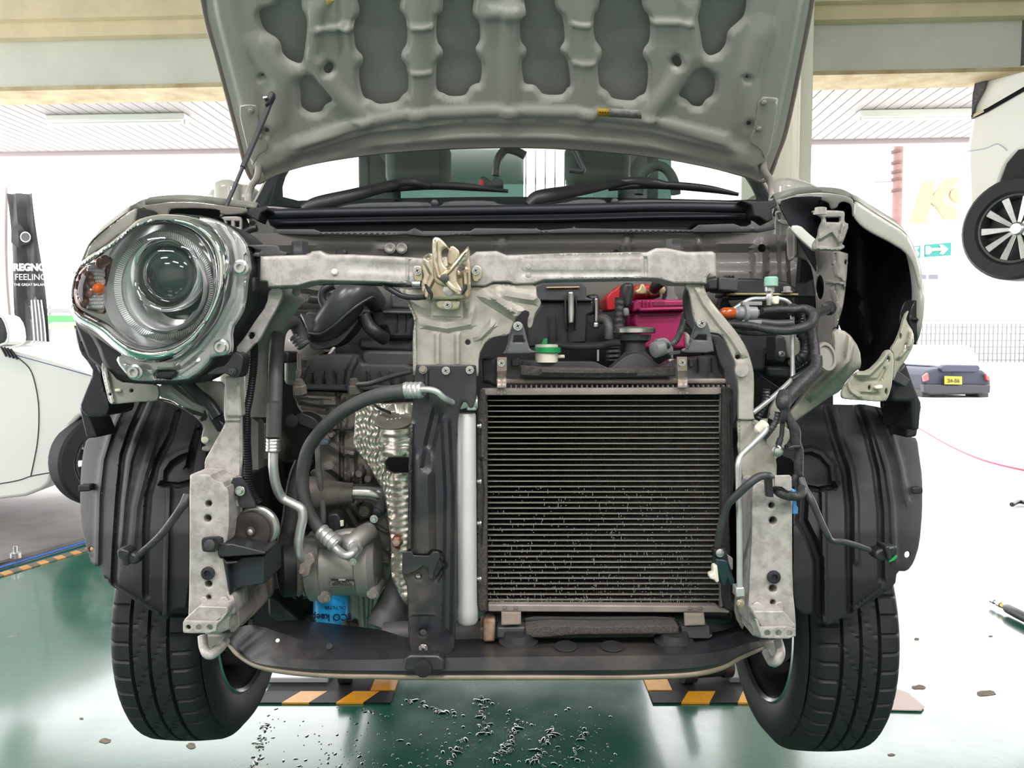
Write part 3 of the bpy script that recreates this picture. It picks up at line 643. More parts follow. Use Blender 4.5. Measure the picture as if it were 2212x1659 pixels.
# ---- hood, hinged at the rear edge, leaning up towards the viewer
hp0 = P(1106, 390, 1.75); hn = Vector((0, -.678, -.735))
def hmap(off): 
    def f(px, py, r):
        crown = -.03 * (1 - ((px - 1106) / 640) ** 2)
        return PN(px, py, hp0 + hn * (off + crown), hn) + hn * r
    return f
hood_o = [(555, 397), (590, 378), (660, 356), (760, 338), (870, 326), (1000, 319), (1130, 317), (1250, 322), (1400, 336), (1520, 357), (1600, 377), (1655, 392), (1682, 330), (1702, 270), (1735, 110), (1757, -10), (1800, -330), (1500, -400), (1106, -420), (700, -400), (395, -330), (437, 0), (470, 130), (510, 280), (535, 370)]
cut = [q('a', s) for s in (
 '575,-40 545,28 480,35 442,60 450,120 480,180 550,220 575,260 580,310 620,350 680,375 705,365 725,250 735,130 720,80 695,40 700,-80 560,-80',
 '1005,-80 1045,40 1040,85 1010,120 1010,220 1020,285 1065,330 1062,370 1035,410 1050,530 1070,580 1110,590 1150,617 1220,612 1275,600 1300,560 1335,540 1333,400 1290,345 1295,300 1330,250 1325,105 1280,50 1290,-10 1300,-80',
 '1540,-80 1542,30 1535,70 1500,90 1500,240 1540,290 1540,330 1500,370 1498,520 1520,545 1545,550 1575,570 1660,568 1685,550 1700,515 1730,495 1765,490 1775,370 1735,310 1735,275 1765,230 1760,130 1715,80 1720,30 1740,-80',
 '680,480 720,448 755,448 800,500 875,575 880,600 835,620 820,660 750,670 705,640 693,620 690,540')] + [q('b', s) for s in (
 '60,-80 100,40 98,85 62,120 65,240 105,285 100,325 70,360 85,480 100,497 150,500 180,530 200,560 310,563 335,540 345,520 368,510 352,350 305,305 305,275 335,235 320,90 270,40 275,-80',
 '540,-80 537,40 500,85 505,225 555,290 550,340 525,370 535,510 590,540 610,580 650,590 740,597 770,570 820,550 832,380 795,330 800,285 840,240 840,90 790,40 790,-80',
 '1150,-80 1145,30 1120,90 1140,190 1155,290 1180,320 1205,328 1260,305 1295,250 1300,180 1360,130 1400,90 1415,20 1410,-80',
 '1150,403 1180,410 1232,455 1220,560 1170,590 1150,625 1130,632 1090,625 1060,590 1015,570 1012,550 1050,500 1110,415')]
cut = [chaikin(c, 2) for c in cut]
rndh = [circ(711, 142, 10), circ(1461, 128, 10), circ(568, 160, 3, 8), circ(579, 276, 4.5, 8), circ(561, 367, 3, 8), circ(1611, 160, 3, 8), circ(1615, 260, 5, 8), circ(1641, 353, 3, 8)]
HPAINT = M('hood_paint', (178, 177, 170), .36, coat=.2, var=.03, vs=6)
hood = part('hood', hp0)
hskin = sheet('outer_skin', hood_o, 0, SKIN_IN, hood, (), 40, .0012, 0, 0, ck=1, mapf=hmap(-.028))
gs = []
for pl_, wd, h in (([(907, -60), (905, 250)], 26, .007), ([(1104, 10), (1100, 240)], 26, .008), ([(1262, -60), (1268, 240)], 24, .007), ([(690, 0), (672, 110), (735, 200), (790, 250)], 24, .009), ([(735, -40), (742, 110)], 10, -.004),
                   ([(1487, 0), (1495, 110), (1440, 190), (1400, 240)], 24, .009), ([(745, 52), (770, 55)], 14, .006), ([(690, 55), (830, 55)], 10, .006), ([(1400, 42), (1490, 42)], 10, .006), ([(560, 90), (610, 160), (600, 260)], 30, .008), ([(1640, 60), (1610, 160), (1612, 250)], 30, .008),
                   ([(650, 300), (760, 262), (880, 240), (1060, 232), (1250, 236), (1420, 256), (1560, 292)], 16, .009), ([(1060, 20), (1145, 20)], 20, .010), ([(640, 340), (800, 292), (1000, 270), (1200, 270), (1400, 290), (1570, 332)], 18, -.007),
                   ([(880, 52), (935, 52)], 8, .005), ([(1240, 46), (1290, 46)], 8, .005), ([(880, 150), (930, 150)], 8, .004), ([(1240, 130), (1290, 130)], 8, .004)):
    gs.append(ridge(pl_, wd, h))
inner = sheet('inner_frame', [(p[0] * .985 + 1106 * .015, p[1]) if p[1] < 300 else (p[0] * .99 + 11, p[1] - 5) for p in hood_o], 0, HPAINT, hood, cut + rndh, 8, .0012, 8, 0, relief=gs, ck=1, mapf=hmap(-.012),
              edge=lambda D, DH: .010 * sst(DH, 1, 9) + .010 * sst(D, 8, 30) - .007 * sst(D, 52, 72), solid=False, smooth=60)
# hem along the hood edge
hem = [(x, y) for x, y in chaikin(hood_o, 1)]
tube('edge_hem', [tuple(hmap(-.018)(x, y, 0)) for x, y in [(395, -330), (437, 0), (470, 130), (510, 280), (533, 368), (556, 395), (590, 377), (660, 355), (760, 337), (870, 325), (1000, 318), (1130, 316), (1250, 321), (1400, 335), (1520, 356), (1600, 376), (1654, 390), (1682, 330), (1702, 270), (1735, 110), (1757, -10), (1800, -330)]], .0045, M('hem_sealer', (150, 140, 132), .6), hood, seg=8, world=True, n=6)
wl = sheet('warning_label', [(1289, 233), (1385, 238), (1386, 257), (1290, 251)], 0, M('label_silver', (196, 194, 190), .35, .3, rgb2=(150, 148, 146), vs=160), hood, (), 20, .0006, 0, 0, ck=0, mapf=hmap(.017))
sheet('label_yellow', [(1290, 234), (1316, 235.4), (1317, 252), (1291, 250)], 0, M('label_yellow', (214, 176, 60), .4), wl, (), 20, .0006, 0, 0, ck=0, mapf=hmap(.0183))
for k in range(4): sheet('label_mark', circ(1296 + k * 6, 242.5 + k * .3, 1.6, 6), 0, RUBD, wl, (), 20, .0004, 0, 0, ck=0, mapf=hmap(.0192))
sheet('sound_putty', q('a', '836,0 860,-8 890,0 885,15 860,40 840,35'), 0, M('yellow_putty', (190, 170, 110), .6), hood, (), 8, .006, 3, .003, mapf=hmap(.02))
for s, hpl in (('l', q('a', '310,635 380,625 430,632 440,700 445,780 490,860 492,900 440,925 420,960 400,1000 380,930')), ('r', q('b', '1492,580 1600,585 1610,600 1560,900 1525,960 1500,890 1440,860 1438,840 1470,740'))):
    hh = sheet('hinge_plate', hpl, 0, HPAINT, hood, (), 12, .004, 3, .002, mapf=hmap(.010))
    for x, y in ((542, 238), (560, 293)) if s == 'l' else ((1650, 220), (1639, 277)):
        c = hmap(.012)(x, y, 0); lathe('hinge_bolt', c, hn, [(.008, 0), (.008, .002), (.0055, .0025), (.0055, .006), (.004, .007)], PAINT_IN, hh, 12)
def strap(name, pts, w_, th, m, parent, label=None): return tube(name, pts, w_, m, parent, seg=8, flat=th / w_, label=label, hint=Vector((0, 1, 0)))
tube('hood_hinge', [(562, 330, 1.72), (556, 380, 1.73), (543, 402, 1.74), (537, 425, 1.74), (538, 455, 1.72), (545, 482, 1.70)], .008, PAINT_IN, car, 8, flat=.9)
tube('hood_hinge', [(1652, 320, 1.72), (1650, 365, 1.73), (1664, 390, 1.74), (1668, 420, 1.74), (1664, 450, 1.72), (1657, 474, 1.70)], .008, PAINT_IN, car, 8, flat=.9)
pr = part('prop_rod', P(540, 350, 1.5))
tube('rod', [(583, 212, 1.585), (577, 238, 1.58), (524, 362, 1.52)], .0058, BLKG, pr, 8); tube('lower_rod', [(524, 362, 1.52), (505, 407, 1.51), (478, 470, 1.48)], [.0042, .0042, .0045], BLKG, pr, 8)
prism('rod_clip', q('a', '500,545 522,540 526,570 505,610 478,632 466,620 472,590 488,588'), 1.57, .02, BLKG, pr, .003); prism('clip_tongue', q('a', '462,575 490,572 492,584 466,590'), 1.56, .01, STEEL, pr, .001)
# ---- glass, cabin
gp0 = P(1106, 450, 1.80); gn = Vector((0, -.8, .6))
gm = lambda off: (lambda px, py, r: PN(px, py, gp0 + gn * off, gn) + gn * r)
ws = sheet('windshield', [(575, 462), (600, 372), (660, 250), (1106, 200), (1550, 250), (1622, 372), (1650, 462)], 0, glass_mat('windshield_glass', (.84, .93, .89, 1), 1.5, 0, .03), car, (), 60, .003, 0, 0, mapf=gm(0), solid=False)
sheet('frit_border', [(540, 470), (575, 395), (640, 240), (1106, 190), (1570, 240), (1640, 385), (1668, 470)], 0, M('frit_black', (22, 26, 34), .25), ws, [chaikin([(611, 434), (610, 392), (640, 340), (700, 262), (1106, 225), (1510, 262), (1580, 335), (1634, 420), (1632, 434), (1400, 428), (1106, 424), (760, 430)], 1)], 30, .003, 0, 0, mapf=gm(-.004))
cab = part('cabin', (0, 2.5, 1.5))
CABM = M('cabin_trim', (70, 82, 78), .7, var=.15, vs=5)
box('roof_panel', (-.015, 3.2, 2.21), (1.26, 2.2, .04), PAINT, cab, .015)
for s in (-1, 1):
    box('quarter_panel', (-.015 + s * .635, 3.85, 1.9), (.05, .95, .66), CABM, cab, .01)
    box('side_rail', (-.015 + s * .64, 3.2, 2.17), (.05, 2.2, .06), PAINT, cab, .01)
    box('door_panel', (-.015 + s * .68, 3.1, 1.2), (.06, 2.5, 1.0), PAINT, cab, .02)
    box('front_seat', (-.015 + s * .33, 2.75, 1.5), (.44, .14, .62), CABM, cab, .05, rx=-.2)
    box('head_rest', (-.015 + s * .33, 2.84, 1.96), (.24, .1, .17), CABM, cab, .04)
box('dashboard', (-.015, 2.02, 1.5), (1.2, .22, .16), M('dash_black', (34, 38, 42), .6), cab, .04)
box('floor_pan', (-.015, 3.15, .66), (1.44, 2.5, .08), DARK, cab, .01)
box('tailgate_lower', (-.015, 4.33, 1.2), (1.34, .08, 1.1), CABM, cab, .02)
box('rear_seat', (-.015, 3.35, 1.6), (1.1, .16, .5), CABM, cab, .05)
for xa, xb in ((790, 1131), (1222, 1450)): mk('rear_glass', [P(x, y, 4.2) for x, y in ((xa, 460), (xb, 460), (xb, 250), (xa, 250))], [(0, 1, 2, 3)], MATS.get('tinted_glass') or glass_mat('tinted_glass', (.03, .055, .046, 1)), cab, 0)  # panes split; the sky in the gap stands in for a white panel
for k in range(5): prism('panel_groove_bar', rect(1135 + k * 21, 300, 1137 + k * 21, 450), 4.15, .03, M('bar_grey', (206, 208, 210), .5), cab, 0)  # added bars imitating the grooves of that bright panel
tube('mirror_stem', q('a', '2030,930,2.2 1980,905,2.2 1920,892,2.2 1880,930,2.2 1862,985,2.2 1856,1050,2.2'), .012, BLK, cab, 8); prism('stem_mount', q('a', '1755,1055 1790,1050 1830,1080 1850,1050 1905,1080 1900,1120 1760,1120'), 2.15, .05, BLK, cab, .006); prism('red_lamp', q('a', '1757,1075 1780,1074 1784,1110 1758,1110'), 2.14, .01, M('red_plastic', (210, 30, 30), .3), cab, .001)
tube('grab_handle', q('b', '385,890,2.4 420,960,2.4 440,1010,2.4 425,1025,2.4 360,1015,2.4'), .009, BLK, cab, 8)
tube('steering_wheel', [(1420 + 40 * math.cos(a), 420 - 62 * math.sin(a), 2.15) for a in [i * math.pi / 8 for i in range(9)]], .014, CABM, cab, 8)
# pillars
for s in (0, 1):
    pts = [q('a', '405,1135,1.86 470,1105,1.9 560,1060,1.95 650,1000,2.0 620,1000,2.0 540,1030,1.95 440,1080,1.9'), q('b', '1440,1045,2.0 1480,1050,1.98 1560,1250,1.8 1520,1230,1.82 1480,1150,1.9 1450,1050,2.0')][s]
for xx, yy, cc in (((553, 452), (598, 366), BLK), ((545, 450), (590, 366), PAINT), ((563, 450), (606, 366), PAINT), ((572, 452), (614, 366), BLK)): tube('pillar_strip', [(xx[0], xx[1], 1.82), (yy[0], yy[1], 2.0)], .010 if cc is BLK else .006, cc, car, 6)
for xx, yy, cc in (((1612, 366), (1664, 462), PAINT), ((1622, 366), (1676, 462), BLK), ((1634, 366), (1686, 462), PAINT), ((1645, 366), (1694, 462), BLK)): tube('pillar_strip', [(xx[0], xx[1], 2.0), (yy[0], yy[1], 1.82)], .008 if cc is BLK else .006, cc, car, 6)
def dome(name, pts, Y, dep, m, parent):
    return sheet(name, pts, Y, m, parent, (), 7, .03, 0, 0, ck=2, edge=lambda D, DH: dep * np.sqrt(np.clip(1 - (1 - np.clip(D / 26, 0, 1)) ** 2, 0, 1)))
dome('door_mirror', q('a', '128,1245 130,1170 155,1130 220,1108 320,1098 390,1102 425,1135 440,1250 300,1262'), 1.95, .07, PAINT, car)
dome('door_mirror', q('b', '1560,1062 1640,1058 1760,1075 1840,1110 1868,1150 1800,1168 1620,1190 1570,1190 1560,1120'), 1.95, .07, PAINT, car)
# wipers
w1 = part('wiper', P(850, 410, 1.75)); w2 = part('wiper', P(1300, 400, 1.75))
tube('wiper_arm', q('a', '700,1252,1.72 790,1215,1.73 1000,1165,1.76 1200,1115,1.80 1310,1086,1.82 1400,1092,1.82 1465,1108,1.82'), [.010, .016, .015, .013, .010, .011, .008], BLK, w1, 8, flat=.5)
tube('wiper_blade', q('a', '1130,1150,1.82 1300,1120,1.83 1500,1108,1.84 1700,1118,1.84 1930,1142,1.83'), [.004, .009, .010, .009, .004], BLK, w1, 8)
tube('wiper_arm', q('b', '110,1222,1.72 150,1185,1.73 220,1168,1.74 450,1130,1.78 700,1082,1.82 850,1088,1.82 945,1104,1.82'), [.008, .014, .017, .014, .010, .011, .008], BLK, w2, 8, flat=.5)
tube('wiper_blade', q('b', '590,1132,1.82 800,1106,1.83 1000,1110,1.84 1200,1130,1.84 1370,1162,1.83'), [.004, .009, .010, .009, .004], BLK, w2, 8)
# cowl
cw = part('cowl', P(1100, 470, 1.7))
sheet('cowl_cover', q('a', '500,1262 870,1250 1000,1212 1440,1203 1480,1228 1530,1228 1550,1200 1830,1196 1880,1222 2060,1222') + q('b', '320,1215 400,1190 560,1188 590,1218 640,1218 665,1190 1370,1200 1395,1225 1480,1240 1480,1275') + q('a', '500,1290'), 1.74, BLKG, cw, (), 16, .01, 3, .003)
for x, y in ((940, 441), (1327, 438)): lathe('washer_nozzle', P(x, y, 1.73), AX, [(.006, 0), (.010, .004), (.008, .012), (.003, .014)], BLK, cw, 10)
prism('cowl_panel', q('a', '470,1275 2200,1258') + q('b', '1445,1260 1450,1340 1100,1345 1060,1385 0,1400') + q('a', '600,1400 500,1345'), 1.69, .1, NAVY, cw, .004)
tube('cowl_seal', q('a', '475,1282,1.665 1000,1268,1.66 2200,1250,1.66') + q('b', '900,1236,1.66 1450,1244,1.665'), .011, NAVY, cw, 10)
prism('cowl_ledge', q('a', '500,1322 1200,1310 2212,1302') + q('b', '900,1284 1420,1280 1425,1300 900,1304') + q('a', '2212,1320 1200,1328 500,1340'), 1.66, .05, NAVY, cw, .003)
sheet('cowl_trim', q('a', '520,1400 525,1368 770,1368 810,1385 1320,1385 1370,1360 1430,1388 1690,1388 1730,1362 2110,1365') + q('b', '150,1360 190,1375 375,1362 385,1350 400,1362 1090,1372 1130,1342 1340,1335 1380,1352 1500,1352 1585,1338 1590,1368 1500,1385 380,1392 0,1398') + q('a', '1430,1412 1320,1402 1200,1408'), 1.60, BLKG, cw, (), 12, .012, 2, .002, ck=0)
# bulkhead
bh = sheet('bulkhead', [(505, 520), (540, 500), (1690, 498), (1735, 540), (1790, 620), (1790, 900), (500, 900)], lambda X, Y: 1.62 + .04 * sst(np.abs(X - 1120), 400, 640) * -1 + .10 * sst(Y, 640, 760), M('shaded_bulkhead_paint', (96, 95, 90), .45, coat=.15, var=.06, vs=6), car, [circ(1646, 536, 9, 12)], 12, .002, 0, 0,  # body paint darkened: shade under the bonnet is put into this colour
   relief=[ridge([(560, 560), (1700, 556)], 30, -.012), ridge([(1085, 510), (1080, 560)], 14, .006), ridge([(1355, 512), (1350, 560)], 12, .006), ridge([(820, 545), (846, 545)], 22, .008), ridge([(560, 600), (800, 640)], 18, .01), ridge([(1640, 540), (1640, 640)], 20, .014), ridge([(1510, 520), (1520, 600)], 10, .005), ridge([(1690, 520), (1700, 700)], 14, .015)])
for x in (843, 868, 1330, 1646): lathe('grommet', P(x, 536 if x != 1330 else 548, 1.62), AX, [(.012, -.01), (.012, .003), (.008, .006), (.003, .003)], BLK if x > 1300 else PAINT_IN, bh, 14)
for x, y in ((737, 548),): lathe('grommet', P(x, y, 1.61), AX, [(.012, -.01), (.012, .003), (.008, .006)], BLK, bh, 14)
prism('dark_backing', rect(500, 700, 1800, 1400), 1.80, .05, DARK, car, 0)  # dark backing added to stop bright background showing between the engine parts
prism('bulkhead_shade_sheet', rect(560, 668, 1730, 1100), 1.57, .02, DARK, car, .004)  # dark sheet added so the lower bulkhead reads as deep shade
for s in (-1, 1):
    rw = part('rear_wheel', (-.02 + s * .64, 4.02, .76)); lathe('rear_tyre', (-.02 + s * .64, 4.02, .76), (s, 0, 0), [(.19, -.08), (.27, -.083), (.29, -.06), (.29, .06), (.27, .083), (.19, .08)], TIREM, rw, 48, cap=False); lathe('rear_rim', (-.02 + s * .64, 4.02, .76), (s, 0, 0), [(.19, -.07), (.18, .02), (.03, .04)], BLKG, rw, 40)
box('rear_bumper', (-.02, 4.42, .82), (1.42, .12, .5), PAINT, car, .03)
# ---- wings
fl_ = part('front_wing', P(300, 520, 1.3), label='wing behind the remaining headlight')
def wing(outer, inner_pts, parent, m=PAINT, yb=1.32, back=.035, shift=0):
    A = [P(*p) for p in outer]
    rows = [[a for a in A], [a + Vector((shift * .4, back * .5, .015)) for a in A], [a + Vector((shift, back, .01)) for a in A],
            [Vector((math.copysign(max(abs(a.x) + .002, min(abs(a.x) * 1.22, .79)), a.x), a.y + .27, 1.3 + (a.z - 1.3) * 1.17)) for a in A]]
    loft('outer_panel', rows, m, parent, solid=.0015, smooth=60)
ow = chaikin(q('c', '1400,170,1.62 1340,160,1.6 1150,145,1.52 1000,125,1.45 850,118,1.40 700,128,1.34 560,150,1.28 480,195,1.22 380,270,1.2 290,340,1.18 215,410,1.17 178,490,1.17 150,560,1.17 140,800,1.17 170,1000,1.17 230,1250,1.19'), 2, False)
wing(ow, None, fl_)
sheet('edge_flange', q('c', '178,520 200,440 290,338 380,268 480,195 552,160 548,200 530,275 500,305 460,330 400,370 300,450 150,540'), lambda X, Y: 1.17 + (X - 190) * .0006, PAINT, fl_, (), 8, .002, 3, .004)
sheet('top_flange', q('c', '545,170 560,152 700,130 850,120 1000,127 1150,147 1340,164 1340,200 1200,215 1150,205 1140,176 1000,166 800,168 775,190 780,225 700,215 690,195 640,178 570,172 545,190 535,240 530,250'), lambda X, Y: 1.26 + (X - 290) * .001, PAINT_IN, fl_, (), 8, .002, 3, .003)
sheet('wing_shade_sheet', q('c', '530,180 700,140 1150,160 1340,210 1350,500 900,800 500,900 300,700 400,350'), 1.62, DARK, fl_, (), 20, .01, 0, 0)  # dark sheet: the shade inside the wing put into its colour
fr = part('front_wing', P(1850, 600, 1.3), label='wing on the side without a headlight, inner side visible')
owr = chaikin(q('f', '590,158,1.65 700,125,1.6 800,114,1.53 900,110,1.46 1000,118,1.38 1060,132,1.32 1120,165,1.26 1260,258,1.23 1440,368,1.22 1490,470,1.2 1528,580,1.19 1548,700,1.18 1556,790,1.17 1550,900,1.17 1530,1020,1.18 1500,1100,1.2'), 2, False)
wing(list(reversed(owr)), None, fr)
sheet('edge_flange', q('f', '1100,190 1110,160 1180,205 1260,258 1440,368 1490,470 1528,580 1548,700 1557,800 1535,860 1530,770 1505,640 1480,560 1430,490 1330,430 1220,375 1150,330 1095,262'), lambda X, Y: 1.24 - (X - 1840) * .0004, PAINT, fr, (), 7, .002, 4, .005)
sheet('top_flange', q('f', '590,160 700,128 800,116 900,112 1000,120 1060,134 1100,160 1105,262 1092,262 1088,185 1040,165 1005,175 990,210 950,218 935,165 800,152 725,168 715,205 690,205 680,180 600,185'), lambda X, Y: 1.55 - (X - 1680) * .0017, PAINT, fr, (), 7, .002, 3, .003)
INN = M('wing_shade_black', (34, 32, 40), .6, var=.25, vs=4)  # the wing's inside is grey; its shade is put into this near-black
sheet('wing_shade_sheet', q('f', '600,170 730,130 1060,140 1300,300 1440,440 1520,600 1535,800 1480,900 1390,1140 1200,1300 1140,1300 900,700 700,350'), lambda X, Y: 1.36 + .22 * np.exp(-((X - 1850) / 90) ** 2) * 1, INN, fr, (), 16, .004, 0, 0, edge=lambda D, DH: .08 * (1 - sst(D, 0, 60)))
# ---- wheels
def car_wheel(s, xo, yc, zc, lab, steer=0):
    e = part('front_wheel', (xo, yc, zc), label=lab); R = .29; W = .165; NA = 420; prof = []
    xs = [0, .006, .012, .019, .026, .034, .042, .0445, .047, .0495, .052, .058, .064, .070, .0765, .079, .0815, .0835, .086, .0885, .095, .101, .107, .113, .1155, .118, .1205, .123, .131, .139, .146, .153, .159, .165]
    def rad(x):
        t = abs(x - W / 2) / (W / 2); r = R - .006 * t * t - .018 * max(0, (t - .78) / .22) ** 2.2
        for g in (.048, .0825, .117):
            if abs(x - g) < .0022: r -= .008
        return r
    vs = []; fs = []; n = len(xs)
    for i in range(NA):
        a = 2 * math.pi * i / NA
        for j, x in enumerate(xs):
            r = rad(x)
            u = abs(x - W / 2) / (W / 2)
            if u > .48 and u < .97 and (i % 8) == (0 if x < W / 2 else 4): r -= .0045
            elif .03 < u < .38 and ((i + int(x * 420)) % 14) == 0: r -= .0045
            vs.append(Vector((xo + s * (-x), yc + r * math.cos(a), zc + r * math.sin(a))))
    for i in range(NA):
        for j in range(n - 1):
            a = i * n + j; b = ((i + 1) % NA) * n + j; f = (a, a + 1, b + 1, b); fs.append(f if s < 0 else tuple(reversed(f)))
    mk('tread', vs, fs, TIREM, e, 40)
    xi = xo - s * W
    lathe('inner_sidewall', (xi, yc, zc), (s, 0, 0), [(.193, .010), (.196, -.002), (.205, -.008), (.235, -.012), (.262, -.008), (.268, -.003)], TIREM, e, 90, cap=False)
    lathe('outer_sidewall', (xo, yc, zc), (s, 0, 0), [(.268, -.003), (.25, .006), (.21, .006), (.193, -.01)], TIREM, e, 64, cap=False)
    lathe('rim', (xi, yc, zc), (s, 0, 0), [(.196, -.004), (.199, .0), (.193, .006), (.186, .012), (.180, .03), (.175, .09), (.165, .12), (.06, .125)], M('rim_grey', (96, 96, 100), .35, .6), e, 64, cap=False)
    lathe('rim_lip', (xi, yc, zc), (s, 0, 0), [(.190, -.001), (.196, -.008), (.200, -.005), (.197, .002)], STEEL, e, 64, cap=False)
    lathe('brake_disc', (xi, yc, zc), (s, 0, 0), [(.05, .02), (.118, .03), (.118, .045), (.05, .05)], M('disc_metal', (70, 68, 68), .5, .6), e, 48)
    lathe('hub_carrier', (xi, yc, zc), (s, 0, 0), [(.02, -.06), (.04, -.05), (.045, .0), (.07, .02)], DARK, e, 24)
    for a in (1.9,): box('brake_caliper', (xi + s * .03, yc + .1, zc + .06), (.06, .07, .12), DARK, e, .01)
car_wheel(-1, -.748, 1.655, .742, 'left tyre in the photo, tread lower left')
car_wheel(1, .716, 1.64, .728, 'right tyre in the photo, tread lower right')
# arch liners
LIN = M('arch_liner_plastic', (40, 39, 41), .62, 0, var=.3, vs=5, bump=.08, bs=90)
ybase = lambda Y: np.interp(Y, [860, 950, 1050, 1150, 1250, 1340], [1.47, 1.38, 1.32, 1.29, 1.285, 1.30])
sheet('arch_liner', q('g', '300,130 430,118 560,108 640,128 700,175 790,240 822,285 830,330 815,400 850,430 835,500 830,556 745,575 745,1362 640,1372 615,1430 600,1437 565,1410 400,1310 240,1205 215,1115 165,1112 130,1010 105,900 90,760 95,560 110,430 130,352 190,345 215,250 240,170'),
      lambda X, Y: ybase(Y) + .08 * np.clip((330 - X) / 150, 0, 2) ** 2, LIN, car, [circ(197, 1187, 5, 10, 6)], 9, .003, 3, .002, relief=[
      ridge(q('g', '470,140 400,300 350,450 325,700 305,1000 295,1210'), 9, -.012), ridge(q('g', '520,130 440,320 385,480 350,720 330,980'), 10, .007), ridge(q('g', '680,190 640,330 560,480 500,690 485,900 485,1280'), 9, -.012), ridge(q('g', '600,150 540,330 470,560 420,760 400,1000'), 12, .006), ridge(q('g', '350,150 270,330 225,480 200,700 190,1100'), 8, .008), ridge(q('g', '745,520 770,400 800,300'), 10, -.015),
      ridge(q('g', '575,600 580,540 620,480 680,440 740,420'), 10, .014), ridge(q('g', '590,625 680,632 745,615'), 7, -.012), ridge(q('g', '620,650 610,900 600,1400'), 8, .010), ridge(q('g', '230,1190 400,1295 560,1395'), 6, .008)], label='black ribbed arch liner above the left tyre')
sheet('arch_liner', q('j', '600,155 640,110 720,80 800,65 960,68 1000,62 1100,80 1180,100 1230,170 1290,260 1330,265 1345,380 1362,500 1362,700 1345,900 1310,1010 1270,1062 1210,1060 1198,1150 1080,1225 960,1300 860,1352 790,1388 765,1370 745,1325 610,1310 585,1160 590,900 585,560 640,500 590,400 520,375 510,350 560,280 590,220'),
      lambda X, Y: ybase(Y) + .08 * np.clip((X - 1880) / 120, 0, 2) ** 2, LIN, car, [circ(1960, 1198, 6.5, 10, 7.5), q('j', '1180,105 1195,120 1238,165 1232,178 1205,170 1175,130')], 9, .003, 3, .002, relief=[
      ridge(q('j', '780,80 840,300 900,480 920,700 920,1000 925,1300'), 9, -.012), ridge(q('j', '830,75 880,280 940,450 965,650 968,1000'), 9, .007), ridge(q('j', '970,75 1030,250 1080,450 1110,700 1115,1100'), 9, -.012), ridge(q('j', '1020,80 1090,250 1150,450 1180,650 1195,1000'), 9, .007), ridge(q('j', '1105,90 1180,250 1230,420 1270,640'), 8, .006),
      ridge(q('j', '830,520 820,430 760,360 700,335 650,340'), 10, .014), ridge(q('j', '660,560 740,575 820,560'), 7, -.012), ridge(q('j', '770,580 775,900 780,1360'), 9, .010), ridge(q('j', '650,580 640,760 700,880 740,1000 740,1320'), 14, -.02), ridge(q('j', '950,1290 1120,1160'), 7, .008)], label='black ribbed arch liner above the right tyre')
for pts in (q('g', '75,630 148,628 148,668 78,672'), q('j', '1300,560 1368,560 1368,600 1300,602')): prism('liner_clip', pts, 1.36, .02, LIN, car, .003)
prism('liner_frame', q('g', '85,170 130,110 215,85 250,130 150,150 135,200 195,345 140,350 125,340'), 1.34, .07, BLK, car, .004)
prism('liner_frame', q('j', '1170,0 1300,-30 1330,0 1360,80 1330,260 1262,265 1290,110 1240,30 1180,40'), 1.34, .07, BLK, car, .004)
prism('liner_block', q('j', '1180,40 1240,45 1300,110 1290,170 1250,180 1240,140 1180,95'), 1.42, .05, BLK, car, .004)
prism('arch_backing', [(180, 880), (560, 880), (560, 1000), (330, 1060), (180, 1000)], 1.62, .02, DARK, car, 0)
# ======================= FRONT STRUCTURE =======================
# radiator support bar
tb = sheet('radiator_support_bar', q('d', '120,272 290,264 380,262 500,258 530,232 600,226 650,256 850,256 1190,272 1400,285 1790,272 1840,234 2000,228 2080,260') + q('e', '290,258 680,245 800,246 1160,238 1280,238 1350,206 1430,204 1600,236 1800,232 1828,250 1838,440 1762,442 1757,490 1500,490 1380,455 1240,449 460,465 380,493 230,497 180,478 60,480 0,508') + q('d', '1900,512 1400,500 1190,492 1100,482 600,470 520,480 420,510 180,517 175,475 115,470'),
    1.10, GALV, car, (), 9, .045, 4, .006, relief=[ridge([(760, 575), (900, 582)], 16, -.002), ridge([(1130, 556), (1380, 552)], 8, -.003), ridge([(1130, 590), (1380, 590)], 8, -.0015), ridge([(1395, 560), (1395, 590)], 5, -.003), ridge([(880, 560), (880, 606)], 4, .002)], ck=0)
for x, y in ((723, 588),): lathe('plastic_rivet', P(x, y, 1.10), AX, [(.004, 0), (.005, .002), (.003, .004)], WHITEP, tb, 10)
for x, y in ((1141, 576), (1141, 594), (1000, 576)): lathe('spot_weld', P(x, y, 1.10), AX, [(.004, 0), (.0035, .0008), (.002, .0009)], GALV, tb, 10)
for x, y in ((648, 536), (1457, 531)):
    c = P(x, y + 10, 1.125); lathe('rubber_stop', c, (0, 0, 1), [(.013, -.004), (.013, .003), (.012, .005), (.0125, .011), (.012, .016), (.006, .017), (.005, .012)], BLK, tb, 6, label='hexagonal rubber bonnet stop')
for x in (685, 1054, 1425):
    sheet('flange_bump', [(x - 40, 560), (x - 30, 550), (x - 14, 546), (x + 14, 546), (x + 32, 550), (x + 42, 560)], 1.12, GALV, tb, (), 6, .03, 2, .004)
lathe('flange_hole', P(1054, 546.5, 1.118), (0, -.25, 1), [(.006, 0), (.006, .0006)], DARK, tb, 12)
